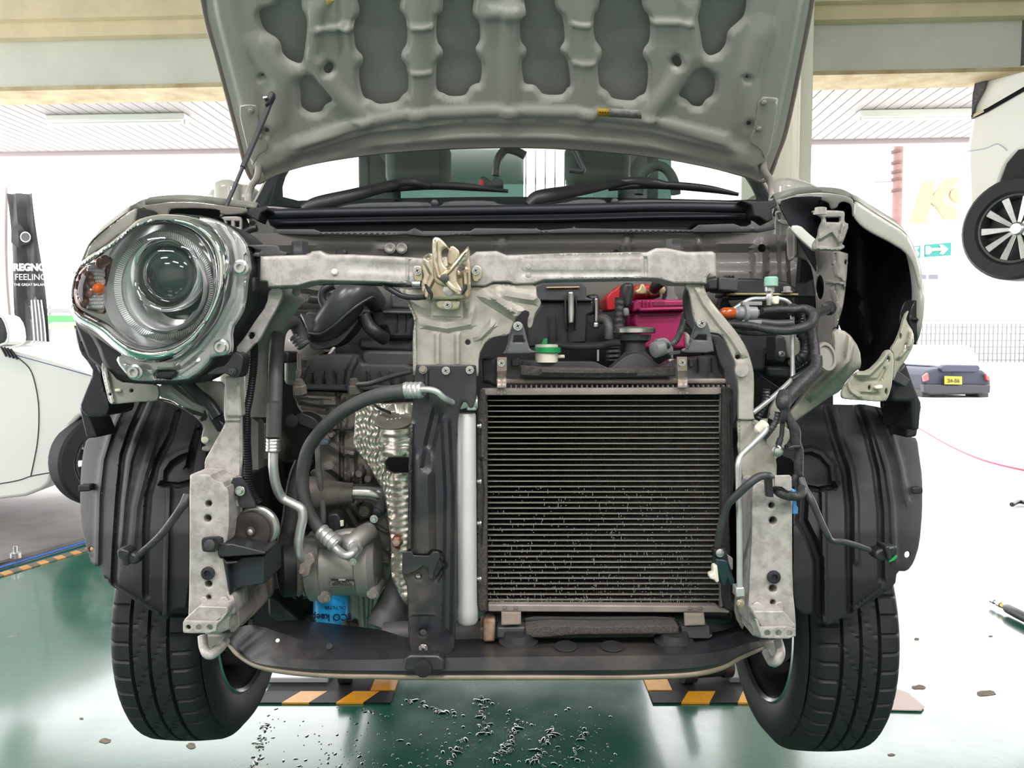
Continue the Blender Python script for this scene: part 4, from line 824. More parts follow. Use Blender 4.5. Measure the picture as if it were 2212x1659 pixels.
# bonnet latch
la = part('bonnet_latch', P(960, 600, 1.06))
sheet('base_plate', q('d', '1405,300 1425,265 1480,235 1600,330 1700,300 1790,200 1785,290 1800,330 1798,600 1760,610 1600,620 1420,610 1405,560 1400,480 1420,430 1402,370'), 1.085, ZINC, la, [circ(925, 557, 4), circ(996, 579, 7)], 7, .003, 3, .004, relief=[ridge(q('d', '1440,300 1500,420 1450,520 1440,590'), 9, .006), ridge(q('d', '1640,240 1700,300 1700,420'), 7, .005), ridge(q('d', '1750,400 1760,590'), 7, .006)])
sheet('back_plate', q('d', '1600,300 1632,190 1660,188 1710,232 1700,300 1640,360'), 1.075, ZINC, la, (), 6, .003, 2, .002)
sheet('latch_hook', q('d', '1485,200 1490,135 1510,114 1545,120 1580,150 1625,205 1625,222 1595,200 1565,215 1560,250 1575,330 1600,362 1625,360 1700,275 1765,195 1782,190 1780,290 1720,330 1690,380 1685,420 1690,480 1740,550 1735,580 1690,588 1640,555 1560,505 1520,490 1495,440 1490,330'), 1.055, ZINC, la, (), 6, .005, 4, .004, relief=[ridge(q('d', '1510,160 1515,330 1540,430 1580,460 1640,520 1710,570'), 6, .004), ridge(q('d', '1570,440 1640,370 1740,240'), 6, .004)])
lathe('pivot_rivet', P(*q('d', '1588,448')[0], 1.05), AX, [(.006, 0), (.006, .003), (.004, .004)], BLKG, la, 16)
prism('latch_tongue', q('d', '1580,275 1600,275 1612,345 1600,358 1572,350'), 1.072, .004, WHITEP, la, .001)
for p_ in ('1335,360 1350,345 1405,350 1415,420 1410,470 1360,475 1335,440', '1800,350 1850,340 1885,365 1885,440 1850,475 1810,470', '1520,620 1700,620 1712,640 1700,690 1640,700 1560,695 1520,670'): sheet('mounting_ear', q('d', p_), 1.09, ZINC, la, (), 6, .003, 2, .0015)
for p_ in ('1372,388', '1836,388', '1612,660'): x, y = q('d', p_)[0]; screw(x, y, 1.086, 9, la)
for p_ in ('1420,490 1440,490 1490,560 1490,600 1470,620 1470,570 1450,560', '1740,490 1765,490 1765,530 1730,580 1715,570 1735,530'): prism('rubber_strap', q('d', p_), 1.052, .012, BLK, la, .002)
lathe('release_spring', P(*q('d', '1620,545')[0], 1.06), AX, [(.008, 0), (.008, .004), (.004, .006)], GALV, la, 12)
tube('release_cable', q('d', '580,485,1.16 800,478,1.15 1000,488,1.13 1200,498,1.11 1380,500,1.10'), .0035, BLK, car, 8); tube('release_cable', q('d', '1110,500,1.12 1150,530,1.11 1250,585,1.10 1350,600,1.09 1430,595,1.08'), .0042, BLK, car, 8)
lathe('cable_end', P(*q('d', '1360,492')[0], 1.095), (1, 0, 0), [(.004, -.006), (.005, -.004), (.005, .006)], STEEL, car, 10)
# centre bracket (galvanised) under the latch
cbk = sheet('centre_bracket', q('d', '1220,520 1290,535 1400,520 1800,515 1900,512 1960,488 2080,490') + q('e', '230,499 400,488 405,590 435,620 438,660 385,740 370,830 345,847 330,835 330,780 350,720 300,700 240,760 200,860 180,900 110,908 50,920 0,955') + q('d', '1900,980 1860,1060 1858,1225 1840,1226 1350,1226 1335,1215 1332,900 1350,780 1290,640 1245,570'),
    1.105, GALVG, car, [circ(*q('d', '1772,957')[0], 5.6)], 9, .004, 3, .002, relief=[ridge(q('d', '1345,790 1350,900 1352,1200'), 5, .006), ridge(q('d', '1250,560 1350,770'), 6, .006), ridge(q('d', '1430,800 1600,830 1780,800 1800,700'), 14, .005), ridge(q('d', '1530,900 1530,1130'), 8, .005), ridge(q('d', '1690,900 1690,1130'), 8, .005), ridge(q('d', '1480,640 1480,760 1730,765 1730,640'), 4, -.002), ridge(q('d', '1920,580 2080,680 2212,760'), 18, .006), ridge(q('d', '1860,920 1960,820'), 10, .006), ridge(q('e', '60,600 200,700'), 10, .006), ridge(q('e', '120,560 300,590 380,600'), 16, .006)])
# black centre upright
cu = part('centre_upright', P(950, 1100, 1.1), label='black painted upright stay')
sheet('upright_panel', q('d', '1355,1140 1370,1135 1825,1135 1840,1150 1845,1400 1800,1500') + q('h', '1240,170 1205,240 1195,500 1190,1600 1160,1640 1130,1655 960,1650 930,1640 915,1560 912,1250 878,1180 880,1080 912,1045 915,520 935,250 945,130'),
    1.09, BSTEEL, cu, [circ(*q('h', '970,1120')[0], 10, ry=9), circ(*q('h', '973,1190')[0], 7), circ(*q('h', '1000,1517')[0], 8)], 8, .004, 3, .003, relief=[ridge(q('h', '1000,500 1010,1030'), 26, .010), ridge(q('h', '1080,250 1040,420 1020,560'), 14, -.006), ridge(q('h', '1130,300 1150,700 1140,1500'), 12, .008), ridge(q('h', '935,320 925,560 922,1030'), 6, .006), ridge(q('h', '925,1060 950,1075 1030,1072 1050,1050 1085,1050'), 6, -.004), ridge(q('h', '1100,1060 1130,1130 1080,1210'), 6, -.005), ridge(q('h', '1020,10 1020,150'), 6, .004), ridge(q('h', '940,1410 1060,1410'), 4, .002), ridge(q('h', '1000,1330 1000,1460'), 20, .004)])
for p_ in ('1598,1182', '1788,1177'): x, y = q('d', p_)[0]; screw(x, y, 1.088, 9, cu)
screw(*q('h', '1002,1607')[0], 1.085, 10, cu); lathe('foam_plug', P(*q('h', '992,659')[0], 1.085), AX, [(.006, 0), (.0065, .001), (.005, .002)], STEEL, cu, 14)
x, y = q('d', '1415,1175')[0]; screw(x, y, 1.085, 9, cu, DUSTY, 'bolt', True)
prism('lower_tab', q('h', '880,1050 935,1045 945,1070 1035,1072 1055,1048 1090,1048 1100,1080 1060,1170 1060,1210 1030,1200 1030,1140 1000,1130 960,1160 912,1180 880,1180'), 1.083, .004, BSTEEL, cu, .001)
# braces
sheet('diagonal_brace', q('c', '1500,735 1600,735 1598,790 1560,870 1480,1010 1425,1120 1390,1140 1320,1225 1250,1180 1330,1080 1400,970 1480,860') , 1.12, GALV, car, [q('c', '1345,1080 1360,1055 1385,1055 1398,1075 1380,1100 1355,1105')], 7, .005, 3, .002)
tube('inner_brace', q('c', '1700,760,1.2 1640,820,1.2 1560,940,1.22 1480,1060,1.24 1420,1180,1.25 1400,1300,1.25 1400,1660,1.25'), .020, PAINT_IN, car, 8, flat=.35)
lathe('brace_rivet', P(*q('c', '1695,765')[0], 1.17), AX, [(.006, 0), (.007, .002), (.004, .004)], PAINT_IN, car, 12)
tube('corrugated_tube', q('c', '1390,1130,1.2 1385,1300,1.2 1360,1500,1.2') + q('g', '1085,200,1.2 1085,330,1.2 1095,500,1.2 1105,650,1.2 1160,740,1.2'), .007, BLK, car, 8, corr=(.004, .2))
sheet('side_upright', q('g', '955,0 1042,0 1042,110 1055,115 1058,330 1060,480 1050,560 1045,580 990,590 945,605 910,605 890,570 870,560 835,555 835,480 865,430 960,260 955,240 948,200'), 1.115, GALV, car, (), 8, .004, 3, .002, relief=[ridge(q('g', '1050,120 1050,560'), 3, -.003), ridge(q('g', '950,243 1040,243'), 4, .004)])
prism('upright_top', q('c', '1175,1370 1280,1370 1300,1660 1185,1660'), 1.11, .02, GALV, car, .003)
prism('strut_clamp', q('c', '1245,1185 1310,1225 1310,1270 1290,1370 1240,1385 1180,1345 1140,1355 1040,1360 1110,1310 1190,1290'), 1.07, .03, BLK, car, .006, ck=1)
screw(*q('c', '1235,1335')[0], 1.065, 8, car, BLKG)
# right brace
sheet('curved_brace', q('e', '1565,490 1730,490 1745,540 1770,600 1900,760 2000,880 2080,1010 2130,1170 2135,1300 2130,1540 2145,1575 2010,1575 2008,1560 2008,1290 1975,1180 1985,1130 1960,1070 1900,930 1860,890 1790,880 1700,880 1650,760 1620,560'), 1.11, GALVG, car, [q('e', '1985,1062 2010,1052 2030,1065 2028,1085 2000,1092 1985,1082'), circ(*q('e', '2035,1176')[0], 4.5)], 8, .004, 3, .003, relief=[ridge(q('e', '1690,540 1740,640 1860,800 1960,920 2050,1060'), 10, .004), ridge(q('e', '2030,1140 2035,1210'), 12, .002)])
lathe('washer', P(*q('e', '2035,1176')[0], 1.105), AX, [(.010, 0), (.010, .001), (.004, .001)], GALV, car, 16)
sheet('brace_return', q('e', '1600,500 1640,560 1650,760 1700,880 1800,890 1860,900 1950,1000 1990,1150 2010,1300 1990,1600 1900,1600 1905,1200 1850,1100 1800,900 1600,860 1570,600'), 1.17, BLKG, car, (), 10, .01, 3, .002)
sheet('side_upright', q('j', '258,155 350,158 380,200 420,280 480,370 492,420 490,480 500,600 330,600 300,520 285,500 265,350 258,310 265,280 258,210'), 1.115, GALVG, car, (), 8, .004, 3, .002, relief=[ridge(q('j', '266,170 266,480'), 3, -.003)])
# crash uprights with pedestrian feet
def crash(name, pts, holes, Y, lab, side):
    o = sheet(name, pts, Y, GALV, car, holes, 8, .05, 4, .004, ck=1, label=lab); return o
hl = [circ(*q('g', p)[0], r) for p, r in (('860,740', 6.5), ('855,828', 7.5), ('857,1155', 6), ('860,1218', 7), ('860,1300', 5))]
cr1 = crash('crash_upright', q('g', '745,575 760,562 870,560 895,600 945,606 960,640 975,640 985,700 985,880 970,980 920,985 920,1060 965,1065 980,1280 1010,1290 1020,1330 1020,1400 985,1410 985,1515 735,1510 745,1200'), hl, 1.06, 'pale galvanised upright left of the radiator', 0)
hr = [circ(*q('j', p)[0], r) for p, r in (('460,668', 6.5), ('468,758', 8), ('472,1095', 6), ('467,1163', 8), ('467,1247', 5.5))]
cr2 = crash('crash_upright', q('j', '345,545 380,520 430,540 435,600 470,620 585,625 582,720 585,1150 605,1350 605,1465 350,1462 345,1390 315,1365 325,1100 340,860 340,640'), hr, 1.06, 'pale galvanised upright right of the radiator', 1)
for o, cc in ((cr1, 'g'), (cr2, 'j')):
    x, y = q(cc, '857,1155' if cc == 'g' else '472,1095')[0]
    lathe('rubber_grommet', P(x, y, 1.058), AX, [(.0095, 0), (.0095, .003), (.005, .004), (.0042, .001), (.0042, -.004), (0.0001, -.004)], BLK, o, 20)
prism('upright_foot', q('g', '815,1352 805,1310 820,1298 840,1300 850,1325 915,1330 930,1300 960,1298 978,1320 975,1370'), 1.055, .004, GALV, cr1, .001)
prism('foot_shelf', q('g', '800,1352 965,1358 972,1372 970,1400 900,1450 712,1448 710,1435'), 1.03, .03, GALV, cr1, .002)
sheet('foot_face', q('g', '706,1442 718,1440 905,1448 930,1430 945,1405 970,1395 940,1440 910,1460 902,1515 712,1515 705,1500'), 1.02, GALV, cr1, [circ(*q('g', p)[0], r) for p, r in (('737,1480', 5.5), ('800,1481', 6), ('866,1481', 6.5))], 6, .004, 2, .001)
prism('upright_foot', q('j', '355,1300 352,1260 372,1246 395,1250 415,1275 475,1278 490,1250 520,1244 532,1260 535,1300'), 1.055, .004, GALV, cr2, .001)
prism('foot_shelf', q('j', '355,1300 532,1300 602,1385 600,1400 400,1400 380,1360 355,1320'), 1.03, .03, GALV, cr2, .002)
sheet('foot_face', q('j', '362,1350 378,1352 392,1395 400,1398 604,1390 606,1465 402,1464 395,1440'), 1.02, GALV, cr2, [circ(*q('j', p)[0], r) for p, r in (('435,1432', 6.5), ('502,1432', 6.5), ('567,1434', 6))], 6, .004, 2, .001)
for o in (cr1, cr2): pass
# dark blocks added behind the uprights so the holes read as shade
prism('hole_shade_block', rect(425, 1050, 490, 1330), 1.13, .3, DARK, car, .003); prism('hole_shade_block', rect(1632, 1060, 1700, 1350), 1.13, .3, DARK, car, .003)
# rail end boxes
prism('rail_side', q('g', '1020,1290 1035,1340 1045,1470 1010,1510 985,1510 990,1420 1018,1400 1010,1300'), 1.085, .08, DUSTY, car, .004)
prism('rail_inner', q('g', '1055,1290 1130,1240 1135,1400 1040,1490 1045,1310'), 1.15, .1, DUSTY, car, .006)
sheet('rail_side', q('j', '262,870 310,865 328,890 325,960 310,990 322,1030 315,1080 330,1100 305,1200 300,1430 240,1330 245,1200 260,1140'), 1.12, DUSTY, car, (), 8, .004, 2, .001)
# tow hooks
tube('tow_hook', q('g', '822,1530,1.09 830,1600,1.08 850,1635,1.07 880,1640,1.07 930,1600,1.09 960,1560,1.11'), .007, GALV, car, 8, flat=1.0); prism('hook_plate', q('g', '822,1525 1000,1525 960,1560 930,1580 890,1600 880,1640 850,1640 830,1610'), 1.12, .01, PAINT_IN, car, .003)
tube('tow_hook', q('j', '500,1480,1.09 512,1520,1.08 512,1560,1.07 490,1600,1.07 460,1600,1.09 430,1545,1.11'), .007, GALV, car, 8); prism('hook_plate', q('j', '395,1480 515,1480 505,1560 490,1600 460,1600 430,1540'), 1.12, .01, PAINT_IN, car, .003)
# lower crossmember: lofted channel
def secY(x): return 1.05 + .10 * abs((x - 1080) / 560) ** 4
top = [(475, 1370), (540, 1350), (600, 1365), (660, 1385), (740, 1405), (820, 1408), (900, 1410), (1040, 1408), (1200, 1402), (1400, 1400), (1500, 1390), (1560, 1375), (1610, 1362), (1660, 1375)]
mid = [(478, 1376), (505, 1390), (540, 1416), (640, 1424), (740, 1425), (820, 1425), (900, 1422), (1040, 1420), (1200, 1418), (1400, 1416), (1500, 1414), (1570, 1404), (1620, 1388), (1662, 1384)]
bot = [(490, 1380), (515, 1412), (560, 1438), (640, 1452), (740, 1458), (820, 1459), (900, 1461), (1040, 1461), (1200, 1461), (1400, 1460), (1500, 1454), (1560, 1440), (1600, 1418), (1650, 1396)]
mid2 = [(a[0] * .35 + b[0] * .65, a[1] * .3 + b[1] * .7) for a, b in zip(mid, bot)]
bl = [(490, 1372), (560, 1352), (620, 1340), (700, 1345), (740, 1350), (820, 1360), (900, 1380), (1040, 1380), (1200, 1378), (1400, 1376), (1500, 1372), (1560, 1362), (1610, 1350), (1655, 1370)]
def rs(pts, n=60):
    W = spline([Vector((p[0], p[1], 0)) for p in pts], 6); return W
R_ = [rs(x) for x in (bl, top, mid, mid2, bot)]
offs = (.12, .035, .0, -.006, .004)
rows = [[P(p.x, p.y, secY(p.x) + offs[k]) for p in R_[k]] for k in range(5)]
rows.append([v + Vector((0, .06, .0)) for v in rows[-1]])
crm = loft('lower_crossmember', rows, BSTEEL, car, smooth=32, solid=.003, label='black painted lower crossmember with a bare lower lip', flip=True)
tube('bare_lip', [(p.x, p.y + 1, secY(p.x) + .004) for p in R_[4][::6]], .0045, M('bare_lip', (150, 138, 122), .5, .4, var=.15, vs=20), crm, 8)
prism('upright_clip', q('k', '1530,360 1560,345 1680,345 1712,370 1712,415 1650,418 1645,395 1615,395 1605,418 1530,415'), 1.035, .02, BSTEEL, crm, .003); lathe('clip_hole', P(*q('k', '1617,400')[0], 1.03), AX, [(.012, 0), (.012, .006), (.008, .007)], DARK, crm, 16)
for x in (1222, 1322): lathe('drain_slot', P(x, 1397, 1.085), (0, -.12, 1), [(.012, 0), (.0165, .001), (.015, .002)], DARK, crm, 20, sx=1)
for x in (1120, 1455): lathe('mount_cup', P(x, 1386, 1.13), (0, -.1, 1), [(.030, 0), (.030, .003), (.024, .006), (.020, .016)], BLK, crm, 24)
lathe('crossmember_hole', P(*q('g', '1272,1560')[0], 1.11), (0, -.7, .7), [(.003, 0), (.003, .002)], WHITEW, crm, 8); lathe('crossmember_hole', P(712, 1397, 1.1), (0, -.7, .7), [(.005, 0), (.005, .002)], DARK, crm, 8)
# ======================= HEADLIGHT =======================
hd = part('headlight', P(345, 620, 1.02), label='round chrome-rimmed headlight still fitted')
prism('housing', q('c', '560,250 760,190 1050,215 1230,290 1350,400 1400,520 1400,860 1330,980 1230,1100 1130,1260 1000,1380 880,1440 420,1420 290,1300 240,1150 130,990 110,700'), 1.125, .10, BLK, hd, .01, ck=1)
sheet('carrier_plate', q('c', '980,228 1080,238 1180,275 1290,355 1345,450 1360,570 1365,600 1345,640 1325,860 1290,940 1228,1030 1235,1190 1205,1222 1085,1232 1070,1270 990,1350 900,1402 560,1405 500,1385 400,1262 420,1220 800,1100 1100,700 1050,400'), 1.075, M('clear_grey_plastic', (186, 188, 188), .16, .35, coat=1), hd, [q('c', '675,1350 700,1325 830,1330 832,1350 800,1385 680,1380')], 7, .006, 5, .006, relief=[ridge(q('c', '1150,270 1240,400 1270,560 1230,800 1130,1000 1000,1170 860,1290'), 10, .010), ridge(q('c', '470,1290 620,1340 850,1350 980,1260'), 6, .004), ridge(q('c', '1330,500 1330,860'), 5, -.004)])
for p_ in ('1298,592', '1160,1160', '540,1340'):
    x, y = q('c', p_)[0]; lathe('mounting_boss', P(x, y, 1.062), AX, [(.011, 0), (.011, .003), (.008, .004), (.0075, .008), (.0045, .008), (.0045, .002), (.0001, .002)], STEEL, hd, 20)
prism('latch_clip', q('c', '675,1340 830,1330 800,1385 690,1380'), 1.06, .02, BLK, hd, .004, ck=1); prism('side_clip', q('c', '1370,660 1395,655 1395,760 1370,770'), 1.09, .02, BLK, hd, .003)
bez = q('c', '60,830 70,740 95,620 150,545 300,455 400,380 480,310 560,240 700,208 850,212 980,235 1090,290 1170,380 1215,480 1218,620 1195,760 1110,960 985,1125 850,1235 740,1272 620,1275 480,1245 390,1180 250,1050 110,985 62,905')
lens_open = q('c', '95,790 105,680 150,590 300,500 400,420 500,340 620,290 740,280 860,300 960,350 1040,440 1080,540 1095,680 1075,820 1010,960 900,1080 780,1140 650,1160 540,1140 430,1080 340,990 220,930 120,880')
lens_open = chaikin(lens_open, 2)
def bezprof(D, DH):
    t = np.clip(D / (D + DH + 1e-6), 0, 1)
    return .026 * np.sin(np.pi * np.clip(t, 0, 1)) ** .7 
sheet('chrome_bezel', bez, 1.055, CHROME, hd, [lens_open], 4, .002, 3, .0, ck=2, edge=bezprof, smooth=80)
# bowl
ctr = P(*q('c', '715,720')[0], 1.045)
bx = Vector((-.16, -1, .02)).normalized()
lathe('reflector_bowl', ctr, bx, [(.092, -.005), (.090, -.012), (.080, -.018), (.078, -.024), (.072, -.020), (.064, -.030), (.058, -.036), (.056, -.030), (.048, -.040), (.044, -.046)], CHROMED, hd, 64, cap=False, smooth=70)
rib = []
for k in range(150):
    a = 2 * math.pi * k / 150; a_, u_, v_ = frame(bx); d = u_ * math.cos(a) + v_ * math.sin(a); e = bx.cross(d); c1 = ctr + d * .0745 + bx * -.008; c2 = ctr + d * .0665 + bx * -.012
    vs = [c1 + e * .0010, c1 - e * .0010, c2 - e * .0010, c2 + e * .0010]; vs += [v + bx * .0012 for v in vs]
    rib.append((vs, [(3, 2, 1, 0), (4, 5, 6, 7), (0, 1, 5, 4), (1, 2, 6, 5), (2, 3, 7, 6), (3, 0, 4, 7)]))
joinraw('ribbed_light_ring', rib, M('light_guide', (206, 210, 210), .25, .5), hd, 0)
lathe('inner_ring', ctr + bx * -.01, bx, [(.060, -.016), (.063, .0), (.061, .004), (.058, .0), (.052, -.024)], CHROMED, hd, 64, cap=False, smooth=80)
pc = P(*q('c', '745,635')[0], 1.05)
lathe('projector_ring', pc, bx, [(.050, -.03), (.052, -.005), (.049, .002), (.044, .0), (.040, -.014)], CHROME, hd, 64, cap=False, smooth=80)
lathe('projector_lens', pc, bx, [(.041, -.014), (.037, -.006), (.030, .002), (.020, .008), (.010, .010), (.001, .011)], M('projector_glass', (36, 50, 48), .06, .0, coat=.5, spec=.6), hd, 48, smooth=80)
lathe('projector_core', pc + bx * -.03, bx, [(.056, 0), (.056, .002)], M('lamp_dark', (60, 66, 66), .3, .6), hd, 32)
mk('back_reflector', [P(x, y, 1.115) for x, y in bez[::2]], [tuple(reversed(range(len(bez[::2]))))], M('reflector_grey', (150, 152, 150), .2, .8), hd, 0)
# turn signal pocket
ts = sheet('indicator_pocket', q('c', '110,690 150,600 300,520 380,500 350,620 320,760 330,900 300,930 150,890 110,830'), 1.066, M('indicator_reflector', (168, 150, 140), .18, .8, rgb2=(150, 90, 80), vs=30), hd, (), 6, .004, 3, .01)
fac = []
for i in range(10):
    for j in range(13):
        x, y = 200 + i * 12 + 0, 560 + j * 26
        c = P(*q('c', '%f,%f' % (x + (j % 2) * 6, y))[0], 1.062); r = .0017
        fac.append(([c + Vector((-r, 0, -r * 1.8)), c + Vector((r, 0, -r * 1.8)), c + Vector((r, 0, r * 1.8)), c + Vector((-r, 0, r * 1.8)), c + Vector((0, -.0018, 0))], [(0, 1, 4), (1, 2, 4), (2, 3, 4), (3, 0, 4)]))
joinraw('indicator_facets', fac, CHROMED, ts, 0)
for k, (x, y) in enumerate(((160, 670), (200, 655), (140, 720), (185, 720), (215, 700), (150, 770), (200, 770), (170, 830), (290, 560), (320, 540))): lathe('reflector_cell', P(*q('c', '%d,%d' % (x, y))[0], 1.060), AX, [(.0078, 0), (.0065, .0012), (.001, .0024)], M('smoked_red', (150, 112, 106), .2, .5), ts, 12)
lathe('indicator_bulb', P(*q('c', '268,740')[0], 1.055), AX, [(.005, -.012), (.0075, -.006), (.0075, .0), (.005, .004), (.001, .006)], M('amber_glass', (236, 104, 16), .1, coat=1), hd, 24, label='amber indicator bulb')
dm = lambda D, DH: .030 * np.sqrt(np.clip(1 - (1 - np.clip(D / 110, 0, 1)) ** 2, 0, 1))
sheet('outer_lens', lens_open, 1.040, glass_mat('lamp_cover', (.97, .98, .98, 1), 1.35, 0, .0), hd, (), 8, .002, 0, 0, ck=0, edge=dm, solid=False, smooth=80)
# brackets below the headlight
sheet('wing_bracket', q('c', '300,1260 350,1310 420,1410 545,1418 700,1425 712,1480 705,1525 690,1550 545,1555 380,1572 350,1560 330,1480 295,1330'), 1.13, PAINT_IN, car, [circ(*q('c', '512,1473')[0], 4), circ(*q('c', '360,1500')[0], 3)], 8, .004, 3, .002, relief=[ridge(q('c', '330,1340 350,1440 380,1555'), 6, .006)])
prism('clip_white', q('c', '385,1460 430,1458 432,1482 386,1484'), 1.125, .006, WHITEP, car, .002)
sheet('apron_panel', q('c', '700,1430 850,1400 1150,1400 1180,1440 1190,1660 960,1660 880,1600 700,1530') + q('g', '950,240 925,340 870,430 820,425 820,400 850,395 810,370 830,280 790,230 700,165 640,125 560,105'), 1.20, PAINT_IN, car, [q('g', '805,240 830,190 855,175 862,200 845,240 815,250')], 9, .003, 3, .002, relief=[ridge(q('g', '640,60 760,150 880,200'), 14, .008)])
lathe('white_clip', P(*q('g', '838,360')[0], 1.19), AX, [(.0055, 0), (.0055, .002), (.003, .004)], WHITEP, car, 16)
tube('inner_harness', q('c', '880,1400,1.15 980,1500,1.17 1060,1560,1.18 1130,1660,1.18') , .010, BLK, car, 10); tube('inner_harness', q('g', '800,100,1.17 850,150,1.18 880,220,1.18 930,300,1.19'), .006, BLK, car, 8)
sheet('liner_extension', q('c', '95,990 150,1080 180,1230 290,1310 300,1420 360,1580 330,1660 200,1660 135,1600 180,1480 240,1340 200,1270 140,1200 110,1060'), 1.20, BLK, car, (), 9, .01, 3, .003, relief=[ridge(q('c', '180,1100 250,1200 310,1330'), 12, .012)])
prism('housing_skirt', q('c', '85,960 240,1060 400,1200 440,1420 330,1420 290,1330 190,1240 130,1090'), 1.16, .05, BLK, car, .006)
prism('liner_extension', q('c', '200,1400 330,1400 360,1480 330,1660 150,1660 180,1520'), 1.28, .1, BLK, car, .01)
# ======================= CONDENSER / RADIATOR =======================
cd = part('condenser', P(1300, 1080, 1.16))
YC = 1.150
sheet('top_rail', q('e', '-30,1325 1870,1318 1872,1362 1840,1372 -30,1378'), YC - .012, DUSTY, cd, (), 10, .02, 2, .001, ck=0)
prism('bottom_rail', q('i', '248,690 900,694 1915,702 1930,720 2000,735 1998,756 1930,752 250,744'), YC - .012, .02, DUSTY, cd, .002)
for c_, p_ in (('e', '97,1356'), ('e', '150,1356'), ('e', '1547,1356'), ('e', '1600,1356'), ('i', '370,712'), ('i', '450,712'), ('i', '1785,716'), ('i', '1708,716')): lathe('rail_dimple', P(*q(c_, p_)[0], YC - .013), AX, [(.003, 0), (.0025, .0008)], CAST, cd, 8)
NT = 38; x0, x1 = 1054, 1556
ty = [865 + (1296 - 865) * k / (NT - 1) for k in range(NT)]
fin = []; tub = []
FM = M('condenser_fins', (112, 108, 104), .6, .3, var=.35, vs=60); TM = M('condenser_tube', (138, 136, 126), .5, .4, var=.12, vs=90)
def ysl(x, y): return y - 0.0 * (x - 1300)
for k in range(NT):
    y = ty[k]; a = P(x0, y, YC); b = P(x1, y - .0, YC); c = (a + b) / 2
    s = .0007; vs = []
    for xx, pt in ((0, a), (1, b)):
        for dz, dy in ((s, .0), (-s, .0), (-s, .016), (s, .016)): vs.append(pt + Vector((0, dy, dz)))
    tub.append((vs, [(0, 1, 5, 4), (1, 2, 6, 5), (2, 3, 7, 6), (3, 0, 4, 7), (3, 2, 1, 0), (4, 5, 6, 7)]))
    ob = joinraw('tube_row', [tub[-1]], TM, cd, 0)
for k in range(-1, NT):
    ya = ty[k] if k >= 0 else 853; yb_ = ty[k + 1] if k < NT - 1 else 1309
    n = 236
    vs = []; fs = []
    for i in range(n + 1):
        x = x0 + (x1 - x0) * i / n + random.uniform(-.25, .25); up = i % 2
        p = P(x, ya if up else yb_, YC + .002); p2 = P(x, ya if up else yb_, YC + .002); j = random.uniform(-.0004, .0006)
        vs += [p + Vector((0, j, 0)), p + Vector((0, .014, 0))]
        xb = x + .5; 
    for i in range(n):
        a = 2 * i; fs.append((a, a + 1, a + 3, a + 2))
    fin.append((vs, fs))
joinraw('fins', fin, FM, cd, 0)
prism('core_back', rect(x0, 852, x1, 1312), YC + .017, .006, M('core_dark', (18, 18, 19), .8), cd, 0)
fl = []
for i in range(760):
    r = random.random(); y = 1300 - 250 * random.random() ** 1.7; x = random.uniform(x0 + 4, x1 - 60) if random.random() < .8 else random.uniform(x0, x1 - 10)
    L = random.uniform(1, 8) if r < .6 else 1.3; w_ = .8 if r < .6 else 1.7
    pts = [P(x - w_ / 2, y - L / 2, YC - .001), P(x + w_ / 2, y - L / 2, YC - .001), P(x + w_ / 2 + random.uniform(-.6, .6), y + L / 2, YC - .001), P(x - w_ / 2, y + L / 2, YC - .001)]
    fl.append((pts, [(3, 2, 1, 0), (0, 1, 2, 3)]))
bf = joinraw('bent_fins', fl, M('bare_fin', (170, 168, 160), .35, .6), cd, 0, label='bright bent fin tips and grit'); bf['kind'] = 'stuff'
prism('side_rail', rect(1556, 852, 1562, 1312), YC - .006, .024, GREYP, cd, .001)
# header on the left + foam
tube('header_tube', [(1046, 850, YC + .008), (1046, 1318, YC + .008)], .006, DUSTY, cd, 12)
sheet('side_foam', q('h', '1318,110 1372,108 1372,1385 1335,1400 1312,1380 1312,760 1312,600'), 1.135, FOAM, cd, (), 8, .018, 3, .004, relief=[ridge(q('h', '1345,300 1345,500'), 8, .005), ridge(q('h', '1330,520 1345,700 1330,1000'), 5, -.004)])
sheet('side_foam', q('e', '1890,1315 1965,1318 1972,1400 1965,1660') + q('j', '232,300 240,560 205,700 215,960 235,1130 255,1230 250,1300 180,1290 160,1200 160,0'), 1.135, M('foam_dark', (44, 43, 42), .9, var=.3, vs=100, bump=.5, bs=200), cd, (), 8, .03, 3, .004, relief=[ridge([(1574, 870), (1578, 1290)], 4, .004)])
# receiver drier
rd = part('receiver_drier', P(1008, 1120, 1.10))
a = P(1007, 893, 1.12); b = P(1010, 1345, 1.12)
R_d = 21 * 1.12 / FPX
lathe('tank', a, (b - a), [(R_d * .92, 0), (R_d, .003), (R_d, (b - a).length - .03), (R_d * 1.08, (b - a).length - .02), (R_d * 1.08, (b - a).length - .004), (R_d * .9, (b - a).length)], ALUM, rd, 40)
for y in (920, 1040, 1130, 1250): lathe('tank_stud', P(1031, y, 1.12), (1, 0, 0), [(.003, 0), (.003, .003), (.0045, .004), (.004, .006)], STEEL, rd, 10)
prism('pipe_block', q('h', '1255,143 1308,141 1310,232 1252,232'), 1.10, .03, ALU, rd, .002)
